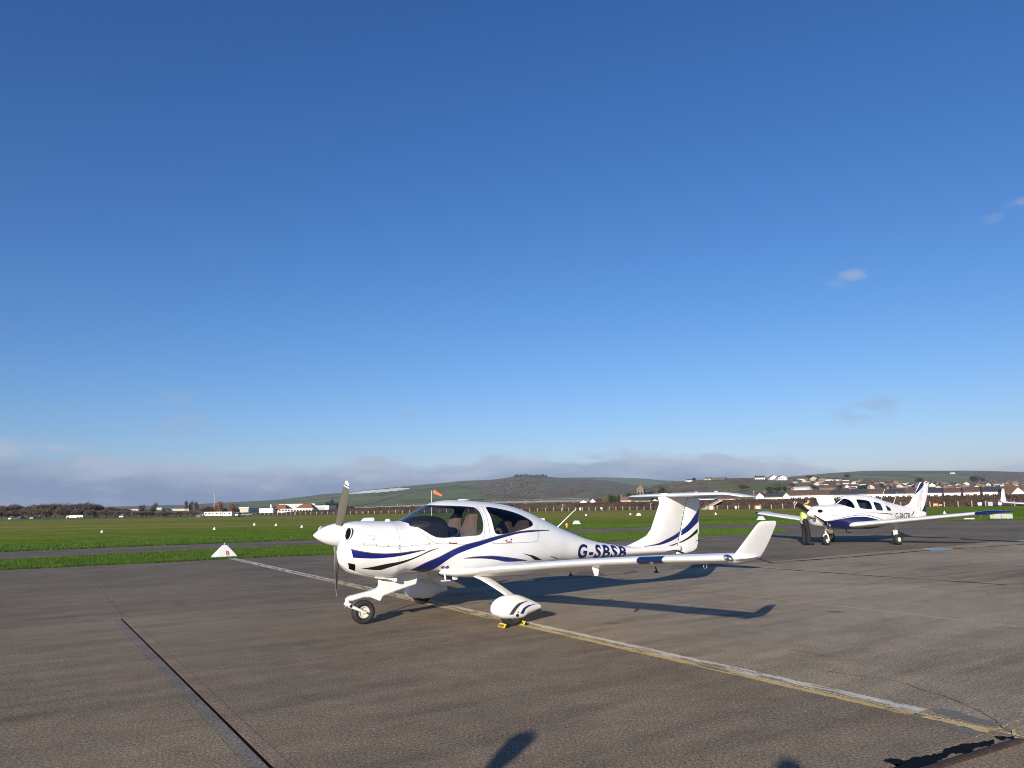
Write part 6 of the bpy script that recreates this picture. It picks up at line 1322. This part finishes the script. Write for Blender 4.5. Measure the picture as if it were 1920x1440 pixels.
# ------------------------------------------------------------------ trees
def tri_mesh(name, V, m):
    V = np.asarray(V); n = len(V); me = bpy.data.meshes.new(name); me.vertices.add(n*3); me.vertices.foreach_set('co', V.ravel()); me.loops.add(n*3); me.loops.foreach_set('vertex_index', np.arange(n*3)); me.polygons.add(n); me.polygons.foreach_set('loop_start', np.arange(n)*3); me.update(); me.validate(); me.materials.append(m); return me
def bare_crown(seed, n=520, low=.16):
    r = np.random.default_rng(seed); out = []; lob = [(r.uniform(-.24, .24), r.uniform(-.24, .24), r.uniform(.42, .74), r.uniform(.18, .30)) for _ in range(6)]+[(0, 0, .62, .3)]
    for k in range(n):
        c = lob[k % 7]; d = r.normal(size=3); d /= np.linalg.norm(d); d[2] = abs(d[2])*.8 if r.random() < .75 else d[2]; rr = c[3]*r.uniform(.35, 1.08); p = np.array([c[0], c[1], c[2]])+d*rr*np.array([1, 1, .95])
        if p[2] < low: p[2] = low+r.uniform(0, .1)
        t = d*np.array([1, 1, .6])+np.array([0, 0, .7])+r.normal(size=3)*.35; t /= np.linalg.norm(t); l = r.uniform(.07, .17); w = r.uniform(.007, .017); s = np.cross(t, r.normal(size=3)); s /= np.linalg.norm(s)
        out.append([p-s*w-t*l*.4, p+s*w-t*l*.4, p+t*l*.7])
    return np.array(out)
def leafy_crown(seed, n=620, tall=False, low=.06):
    r = np.random.default_rng(seed); out = []; lob = [(r.uniform(-.22, .22), r.uniform(-.22, .22), r.uniform(.32, .72), r.uniform(.16, .26)) for _ in range(9)]+[(0, 0, .5, .33)]
    for k in range(n):
        if tall: z = r.uniform(.06, 1); ra = (1-z)**.7*.46+.03; a = r.uniform(0, 6.28); p = np.array([math.cos(a)*ra, math.sin(a)*ra, z])*np.array([r.uniform(.55, 1.05)]*2+[1]); d = np.array([math.cos(a), math.sin(a), .3])
        else:
            c = lob[k % 10]; d = r.normal(size=3); d /= np.linalg.norm(d); p = np.array(c[:3])+d*c[3]*r.uniform(.7, 1.08)
        p[2] = max(p[2], low); s = np.cross(d, r.normal(size=3)); s /= np.linalg.norm(s); t = np.cross(d, s)+d*r.uniform(-.4, .4); w = r.uniform(.022, .05)
        out.append([p-s*w, p+s*w, p+t*w*1.7])
    return np.array(out)
def trunk(seed, n=7, top=.62):
    r = np.random.default_rng(seed); m = MB().tube([(0, 0, -.02), (.01, 0, .2), (0, .01, top*.7), (.01, 0, top)], [.035, .026, .018, .008], 7)
    for k in range(n): a = r.uniform(0, 6.28); z = r.uniform(.16, .5); l = r.uniform(.2, .36); m.tube([(0, 0, z), (math.cos(a)*l*.5, math.sin(a)*l*.5, z+l*.45), (math.cos(a)*l*.85, math.sin(a)*l*.85, z+l*.95)], [.014, .010, .004], 5)
    return m
tmesh = []
for k in range(4):
    o = trunk(k).build('trunk', M['bark']); tmesh.append(o.data); bpy.data.objects.remove(o)
crowns = {'bare': [tri_mesh('crown', bare_crown(10+k, 1300, .08), M['twig']) for k in range(4)], 'grey': [tri_mesh('crown', bare_crown(20+k, 1150, .08), M['twiggrey']) for k in range(3)], 'russet': [tri_mesh('crown', bare_crown(30+k, 1500, .0), M['twigred']) for k in range(3)],
          'ever': [tri_mesh('crown', leafy_crown(40+k), M['everleaf']) for k in range(3)], 'orange': [tri_mesh('crown', leafy_crown(50+k, 700), M['orangeleaf']) for k in range(2)], 'conifer': [tri_mesh('crown', leafy_crown(60+k, 700, True), M['darkleaf']) for k in range(2)], 'block': [tri_mesh('crown', leafy_crown(70, 900), M['darkleaf'])]}
kn = {'bare': 'leafless brown tree', 'grey': 'leafless grey tree', 'russet': 'russet brown leafless thicket', 'ever': 'dark evergreen tree', 'orange': 'orange brown tree still in leaf', 'conifer': 'dark conifer', 'block': 'dense dark evergreen'}
nid = [0]
def tree(kind, u, v_top, w, y, label, group, zb=-.05, name=None):
    nid[0] += 1; k = nid[0]; zt = at(u, v_top, y)[2]; h = max(1., zt-zb); wm = w*y/1363.6
    r_ = empty(name or {'russet': 'bush'}.get(kind, 'tree'), (fx(u, y), y, zb), k*2.3, label=label, cat='bush' if kind == 'russet' else 'tree', group=group); r_.scale = (wm*1.05, wm*1.05, h*1.03)
    link('trunk', tmesh[k % 4], r_); c = crowns[kind]; link('crown', c[k % len(c)], r_)
LT = 'trees in the left treeline'; random.seed(5)
ORD = 'first second third fourth fifth sixth seventh eighth ninth tenth eleventh twelfth thirteenth fourteenth fifteenth sixteenth seventeenth eighteenth nineteenth twentieth'.split()+['twenty-'+x for x in 'first second third fourth fifth sixth seventh eighth ninth'.split()]+['thirtieth']
TU = [2, 14, 28, 40, 52, 64, 76, 86, 97, 108, 120, 135, 150, 165, 178, 188, 205, 216, 228, 240]; BU = []
def lorry_pos(u, us):
    l = sorted([x for x in us if x < 140], reverse=True); r = sorted(x for x in us if x >= 140)
    return f"{ORD[l.index(u)]} to the left of the white lorry" if u < 140 else f"{ORD[r.index(u)]} to the right of the white lorry's cab"
for i, (u, v, w) in enumerate([(2, 945, 22), (14, 947, 18), (28, 943.5, 20), (40, 948, 18), (52, 946, 20), (64, 944.5, 22), (76, 943.5, 20), (86, 944, 18), (97, 941.5, 20), (108, 942, 18), (120, 942.5, 20), (135, 941, 24), (150, 940.4, 25), (165, 940, 25), (178, 940.6, 21), (188, 945, 14), (205, 947.5, 22), (216, 950, 18), (228, 952.5, 16), (240, 951.5, 16)]):
    kd = ('grey' if u > 92 else 'bare') if i % 4 else 'bare'; pos = 'left of the white lorry' if u < 118 else 'behind the white lorry' if u < 160 else 'right of the white lorry'
    tree(kd, u, v, w*1.45, 330+ru(-8, 14), (lambda q: f"{'tall' if v < 943 else 'lower'} {kn[kd]}, {q}")(lorry_pos(u, TU)), LT)
BU += [-4+i*8.2+ru(-2, 2) for i in range(46)]; BU = [u for u in BU if u <= 376]
for i, u in enumerate(BU):
    v = np.interp(u, [0, 60, 120, 200, 260, 330, 400], [955, 953, 951, 955, 957, 958, 957])+ru(-1.6, 2.5)
    tree('russet', u, v, ru(19, 27), 306+ru(-4, 8) if u < 240 else 285+ru(-4, 8), f"low {kn['russet']}, {lorry_pos(u, BU)}", 'bushes along the left treeline')
for (kd, u, v, w, y, lb) in [('grey', 266, 945, 15, 300, 'round leafless tree left of the pair behind the rail fence'), ('grey', 289, 940.5, 12, 305, 'slim leafless tree rising behind the rail fence'), ('bare', 284, 948, 17, 300, 'broad leafless tree below the slim one behind the rail fence'), ('grey', 349, 936.5, 8, 320, 'slender leafless tree, left of a trio against the sky'), ('grey', 358, 937, 11, 322, 'leafless tree in the middle of a trio against the sky'), ('grey', 366.5, 936, 12, 320, 'leafless tree at the right of a trio against the sky'), ('block', 308, 951, 13, 310, 'square dark evergreen clump between the white sheds'),
        ('russet', 388, 948.5, 46, 300, 'wide russet thicket left of the chimney foot'), ('orange', 410, 938.5, 25, 300, 'orange brown tree at the foot of the chimney'), ('block', 421.5, 947, 13, 296, 'dark evergreen block behind the shorter cabin'), ('orange', 436, 942, 25, 300, 'orange brown tree right of the dark evergreen block'), ('block', 447, 948, 7, 298, 'narrow dark evergreen right of the orange trees'),
        ('ever', 614, 938, 14, 470, 'dark evergreen left of the propeller blade'), ('ever', 622, 934, 12, 472, 'tallest dark evergreen left of the propeller blade'), ('block', 629, 936, 15, 466, 'dark evergreen hidden behind the propeller blade'), ('ever', 638, 939, 16, 466, 'dark evergreen just right of the propeller blade'), ('block', 655, 945, 26, 440, 'low spreading dark evergreen right of the propeller blade')]:
    tree(kd, u, v, w, y, lb, None)
VG = 'trees round the church'
for (kd, u, v, w, lb) in [('orange', 1134, 929, 16, 'orange brown tree above the embankment'), ('bare', 1122, 930, 18, 'leafless tree left of the orange one above the embankment'), ('ever', 1148, 925, 22, 'spreading dark pine right of the orange tree'), ('ever', 1163, 922, 22, 'tall dark pine behind the pinkish cottage'), ('ever', 1178, 920.5, 22, 'dark pine directly left of the church tower'), ('ever', 1192, 921, 14, 'dark evergreen at the foot of the church tower'), ('ever', 1222, 914, 24, 'broad evergreen directly right of the church tower'), ('ever', 1241, 908, 28, 'largest dark evergreen, right of the church tower'), ('block', 1256, 913, 20, 'dark evergreen right of the largest one'), ('bare', 1270, 917, 26, 'leafless tree above the tailplane middle'), ('ever', 1285, 919, 16, 'small evergreen above the tailplane'), ('bare', 1300, 919, 24, 'leafless tree above the embankment steps'), ('bare', 1322, 920, 22, 'leafless tree above the near half of the tailplane'), ('grey', 1345, 919, 26, 'grey leafless tree above the tailplane, left of the round one'), ('bare', 1368, 917, 26, 'leafless tree left of the large round one')]:
    tree(kd, u, v, w, by(u)+70, lb, VG, .5)
for (kd, u, v, vb, w, lb) in [('grey', 1394, 904, 922, 30, 'large round leafless tree at the edge of the green field'), ('ever', 1446, 911, 924, 20, 'dark evergreen at the lower edge of the green field'), ('ever', 1461, 910, 924, 20, 'taller dark evergreen at the lower edge of the green field'), ('block', 1473, 907, 922, 10, 'narrow dark evergreen left of the long white building'), ('grey', 1488, 902, 918, 18, 'leafless tree above the long white building, left'), ('grey', 1527, 906, 920, 24, 'leafless tree right of the long white building'), ('ever', 1620, 906, 921, 30, 'broad dark evergreen above the windscreen of the parked aircraft'), ('ever', 1657, 903.5, 918, 12, 'dark evergreen left of the whip antennas'), ('ever', 1669, 908, 919, 16, 'low evergreen right of the dark one by the whip antennas'), ('grey', 1594, 885.5, 900, 16, 'leafless tree standing against the green hill'), ('bare', 1521, 889.5, 898, 20, 'leafless tree breaking the ridge skyline'), ('ever', 1304, 895, 903, 12, 'dark tree breaking the skyline above the tailplane'), ('ever', 1727, 893, 906, 20, 'dark fir just behind the top of the white tail fin'), ('ever', 1830, 890.5, 905, 22, 'large dark tree on the green hill right of the tail fin'), ('grey', 1846, 894, 905, 14, 'leafless tree beside the large dark one on the green hill'), ('ever', 1578, 907, 918, 14, 'evergreen above the top of the cowl door')]:
    H = H3; p = H.hit(u, min(vb, 933)); tree(kd, u, v, w, p[1], lb, 'trees on the town slope', p[2]-.5)
# ------------------------------------------------------------------ markers, signs, windsock and other small things
def gp(u, v): return ground(u, v, -.03)
def numeral(txt, m, parent, mw, size, name='numeral'):
    bm = lettering(txt, None, None, 0, 1, 0, 1, None, bold=.02)
    for v in bm.verts: v.co = mw @ Vector(((v.co.x-.5)*size[0], v.co.y*size[1], 0))
    bm_obj(bm, name, m, parent, False); bm.free()
# stand marker 8 : a white tent-shaped board
x, y, z = gp(420, 1046.5); sb = empty('stand_marker', (x, y, -.03), -math.atan2(x, y)+.32, label='white sloped stand marker board with a red figure 8 at the apron edge', cat='marker board')
hw, tw_, hh, dp = .455, .085, .47, .30
MB().add([(-hw, -dp, 0), (hw, -dp, 0), (hw, dp, 0), (-hw, dp, 0), (-tw_, -.02, hh), (tw_, -.02, hh), (tw_, .02, hh), (-tw_, .02, hh)], [(0, 1, 5, 4), (1, 2, 6, 5), (2, 3, 7, 6), (3, 0, 4, 7), (4, 5, 6, 7), (3, 2, 1, 0)]).build('board', M['white'], sb, bevel=.008)
sl = math.atan2(dp-.02, hh); mw = Matrix.Translation((.06, -dp+.10*math.tan(sl)-.004, .10)) @ Matrix.Rotation(math.pi/2-sl, 4, 'X')
numeral('8', mat('red_numeral', (.36, .02, .03), .6), sb, mw, (.125, .20))
MB().tube([(0, 0, hh), (0, 0, hh+.09)], .03, 8).build('spike', M['greyb'], sb, True)
mk('slot', [(-hw+.10, -dp*.55, .075), (-hw+.135, -dp*.55, .10), (-tw_-.045, -.06, hh-.08), (-tw_-.075, -.06, hh-.105)], [(0, 1, 2, 3)], M['greyb'], sb)
for i, (u, v, w, h, lb) in enumerate([(1081, 982.5, 15, 6, 'white sloped marker board on the grass right of the whip antenna'), (1197.5, 966.5, 9, 4.2, 'smaller white sloped marker board on the grass left of the tail fin'), (1427, 974.5, 14.5, 6, 'white sloped marker board on the grass above the near winglet')]):
    x, y, z = gp(u, v); ww, hh = w*y/1363, h*y/1363; e = empty('marker_board', (x, y, -.03), -math.atan2(x, y), label=lb, cat='marker board', group='white marker boards on the grass')
    MB().add([(-ww/2, -.25, 0), (ww/2, -.25, 0), (ww/2, .25, 0), (-ww/2, .25, 0), (-ww*.28, -.05, hh), (ww*.28, -.05, hh), (ww*.28, .05, hh), (-ww*.28, .05, hh)], [(0, 1, 5, 4), (1, 2, 6, 5), (2, 3, 7, 6), (3, 0, 4, 7), (4, 5, 6, 7), (3, 2, 1, 0)]).build('board', M['white'], e, bevel=.01)
    MB().box((0, 0, .02), (ww*1.04, .56, .04)).build('base', M['white2'], e)
cones = [(191, 998.5, 'alone at far left'), (402, 993, 'left of the row near the propeller'), (477, 985, 'second of the row near the propeller'), (517.5, 986, 'third of the row near the propeller'), (566, 989, 'just left of the spinner'), (1099, 967, 'right of the whip antenna'), (1182, 965.5, 'just left of the tail fin'), (1342, 964.8, 'just right of the tail fin'), (1771, 963, 'above the near wing of the parked aircraft')]
cm = None
for u, v, lb in cones:
    x, y, z = gp(u, v); e = empty('edge_cone', (x, y, -.03), ru(0, 6), label=f"small white cone marker on the grass, {lb}", cat='cone', group='white cone markers on the grass'); k = .72*max(.8, min(1.25, 6.2*y/1363/.36)); e.scale = (k, k, k)
    if cm is None:
        o = MB().lathe((0, 0, 0), (0, 0, 1), [(0, .001), (0, .21), (.05, .20), (.20, .125), (.33, .062), (.37, .03), (.38, .001)], 18).build('cone_body', M['white'], e, True, 50); b2 = MB().lathe((0, 0, 0), (0, 0, 1), [(-.02, .001), (-.02, .25), (.018, .25), (.02, .19)], 18).build('cone_base', M['white2'], e, True, 40); cm = (o.data, b2.data)
    else: link('cone_body', cm[0], e); link('cone_base', cm[1], e)
# windsock
WY = 150.; tp = at(809.5, 919.5, WY); wk = empty('windsock', (tp[0], WY, -.03), 0, label='orange windsock streaming from a white mast above the cabin roof', cat='windsock')
MB().tube([(0, 0, 0), (0, 0, tp[2])], [.075, .05], 10).build('mast', M['white'], wk, True)
s0, s1 = at(815, 922.3, WY-.3), at(829.5, 930.5, WY-1.2); o_ = np.array([tp[0], WY, -.03]); a_, b_ = s0-o_, s1-o_
MB().tube([(0, 0, tp[2]-.15), tuple(a_)], .03, 6).build('swivel_arm', M['steel'], wk, True)
MB().tube([tuple(a_+(b_-a_)*t+np.array([0, 0, -.05*math.sin(t*5)])) for t in np.linspace(0, 1, 9)], list(np.linspace(.43, .17, 9)), 14, 0, False).build('sock', M['orange'], wk, True)
MB().tube([tuple(a_+np.array([.43*math.cos(q)*.5, 0, .43*math.sin(q)])) for q in np.linspace(0, 6.283, 15)], .03, 6).build('hoop', M['steel'], wk, True)
# amber light, cream sign, grey board, plate
x, y, z = gp(1063, 991); e = empty('taxiway_light', (x, y, -.03), 0, label='small amber edge light at the taxiway side beyond the whip antenna', cat='light'); MB().tube([(0, 0, 0), (0, 0, .22)], .05, 8).build('stem', M['yellow'], e, True); MB().lathe((0, 0, .22), (0, 0, 1), [(0, .001), (0, .13), (.05, .13), (.15, .10), (.19, .001)], 14).build('lens', M['orangew'], e, True)
x, y, z = ground(1016, 984, -.03); e = empty('sign_board', (x, y, -.03), -math.atan2(x, y)-.2, label='pale cream sign board on the grass just behind the rear window', cat='sign'); k = y/1363; MB().box((0, 0, .38*1.0), (11.5*k, .06, 9*k)).build('panel', M['cream'], e, bevel=.01)
for sx in (-1, 1): MB().tube([(sx*4*k, .04, 0), (sx*4*k, .04, .35)], .025, 6).build('leg', M['steel'], e, True)
x, y, z = gp(1878, 974); k = y/1363; e = empty('holding_sign', (x, y, -.03), -math.atan2(x, y), label='blank grey sign board back on yellow posts beyond the navy wing tip', cat='sign')
for sx in (-1, 1): MB().box((sx*9*k, 0, 5.7*k), (17.4*k, .10, 9.6*k)).build('panel', M['greyb'], e, bevel=.01)
for sx, hh in ((-11.5, 11.5), (8.5, 3.5)): MB().tube([(sx*k, -.10, -.05), (sx*k, -.10, hh*k)], .045, 8).build('post', M['yellow'], e, True)
x, y, z = gp(1816.5, 974.8); k = y/1363; e = empty('ground_marker', (x, y, -.03), -math.atan2(x, y), label='flat white ground marker slab under the navy wing tip', cat='marker'); MB().add([(-9.5*k, -.4, 0), (9.5*k, -.4, 0), (9.5*k, .4, 0), (-9.5*k, .4, 0), (-6*k, -.3, 3.4*k), (9*k, -.3, 3.6*k), (9*k, .3, 3.6*k), (-6*k, .3, 3.4*k)], [(0, 1, 5, 4), (1, 2, 6, 5), (2, 3, 7, 6), (3, 0, 4, 7), (4, 5, 6, 7), (3, 2, 1, 0)]).build('slab', M['white'], e, bevel=.01)
# orange and white blocks and notices along the fence
for u, dy, lb in ((1332.5, -2, 'orange and white marker block at the foot of the embankment steps'), (1420, -2, 'orange and white marker block behind the far wing tip')):
    y = by(u)+dy; e = empty('marker_block', (fx(u, y), y, -.03), .1, label=lb, cat='marker', group='orange and white marker blocks'); MB().box((0, 0, .42), (.95, .6, .84)).build('white_panel', M['white2'], e, bevel=.03)
    for sx in (-1, 1): MB().box((sx*.68, 0, .42), (.36, .62, .86)).build('orange_panel', M['orangew'], e, bevel=.03)
u = 1753; y = by(u)-1.5; e = empty('warning_sign', (fx(u, y), y, -.03), -.4, label='low orange warning board on the grass right of the tail fin', cat='sign'); MB().box((0, 0, .45), (1.0, .06, .55)).build('panel', M['orange'], e, bevel=.01); MB().box((.95, .1, .35), (.7, .06, .32)).build('side_panel', M['orangew'], e, bevel=.01)
for sx in (-.4, .4): MB().box((sx, .02, .12), (.05, .05, .3)).build('leg', M['steel'], e)
MB().box((-.05, -.035, .47), (.42, .01, .28)).build('white_patch', M['white2'], e)
for u, vt, w, h, m, lb in ((1837, 945, .75, .62, 'white2', 'white notice on the fence left of the gate'), (1857, 945.5, .85, .85, 'greyb', 'grey notice hung in the middle of the gate'), (1875, 946, .6, .6, 'white2', 'white notice on the fence under the distant winglet'), (1379.5, 952, .45, .7, 'white2', 'narrow white notice on the fence between the orange blocks'), (1127, 953, .35, .6, 'white2', 'narrow white notice on the fence right of the whip antenna'), (1088, 954, .55, .85, 'white2', 'white box by the fence behind the whip antenna')):
    y = by(u)-.35; a = at(u, vt, y); e = empty('notice_board', (a[0], y, -.03), -math.atan2(a[0], y), label=lb, cat='notice', group='notices along the fence'); MB().box((0, 0, max(.5, a[2])), (w, .04, h)).build('panel', M[m], e, bevel=.005); MB().box((0, .05, max(.5, a[2])/2), (.06, .05, max(.5, a[2]))).build('post', M['wood'], e)
g0, g1 = bank_line(1846)+np.array([0, -.5]), bank_line(1892)+np.array([0, -.5]); e = empty('field_gate', (*g0, -.03), math.atan2(*(g1-g0)[::-1]), label='galvanised field gate in the fence below the distant winglet', cat='gate'); lg = float(np.linalg.norm(g1-g0))
for k in range(5): MB().tube([(0, 0, .25+.26*k), (lg, 0, .25+.26*k)], .03, 6).build('bar', M['steel'], e, True)
for q in (0, lg/2, lg): MB().tube([(q, 0, .0), (q, 0, 1.4)], .05, 8).build('gate_post', M['steel'], e, True)
# steps up the embankment
SY = by(1330)+.6; p0, p1 = at(1317, 955, SY), at(1342, 941.5, SY+6); e = empty('embankment_steps', (p0[0], SY, 0), math.atan2(p1[1]-p0[1]+0., p1[0]-p0[0])*.45, label='concrete steps with handrails climbing the embankment under the tailplane', cat='steps'); n = 13; L_ = (p1[0]-p0[0])*1.15
for k in range(n): MB().box((L_*(k+.5)/n, 0, 2.55*(k+.5)/n), (L_/n*1.25, 1.3, .22)).build('step', M['concrete'], e)
MB().prism([(0, -.1), (.5, -.1), (L_+.1, 2.35), (L_, 2.65)], 'y', -.75, -.66).build('side_wall', M['cream'], e)
for sy in (-.72, .62):
    MB().tube([(0, sy, 1.0), (L_, sy, 3.6), (L_+1, sy, 3.6)], .03, 6).build('handrail', M['steel'], e, True)
    for k in range(5): MB().tube([(L_*k/4, sy, 2.55*k/4), (L_*k/4, sy, 1.0+2.6*k/4)], .025, 6).build('baluster', M['steel'], e, True)
for u, vt, lb in ((1055, 945.5, 'slim lamp post behind the fence left of the whip antenna'), (1220, 943.5, 'slim post by the fence under the tailplane'), (1677, 935, 'pale lamp post in front of the terraced cottages'), (1789, 931, 'pale lamp post right of the tail fin'), (690, 959, 'slim white post in the fence right of the propeller, left of two'), (681, 960, 'slim white post in the fence nearest the propeller'), (553, 958, 'slim white pole in the bank below the terminal'), (1413, 921, 'pale telegraph pole above the tailplane tip')):
    y = by(u)+(-.8 if vt > 938 else 16); a = at(u, vt, y); e = empty('lamp_post', (a[0], y, -.05), 0, label=lb, cat='post', group='slim posts along the airfield edge'); MB().tube([(0, 0, 0), (0, 0, a[2])], [.10, .07], 8).build('pole', M['wood'], e, True); MB().box((.12, 0, a[2]), (.45, .18, .10)).build('head', M['greyb'], e, bevel=.02)
# light aircraft bits left on the grass far away are too small to tell; low white glider trailer shapes
# ------------------------------------------------------------------ the air: thin even haze round the whole scene, sky outside
hm = bpy.data.materials.new('haze'); hm.use_nodes = True; t = hm.node_tree; t.nodes.clear()
pv = N(t, 'ShaderNodeVolumePrincipled', i={'Color': (.62, .76, 1.0, 1), 'Density': 1.15e-4, 'Anisotropy': .2}); o = N(t, 'ShaderNodeOutputMaterial'); L(t, pv.outputs[0], o.inputs['Volume'])
hz = MB().box((0, 0, 94), (18600, 18600, 190)).build('haze', hm); tag(hz, label='thin blue haze in the distant air', kind='stuff')
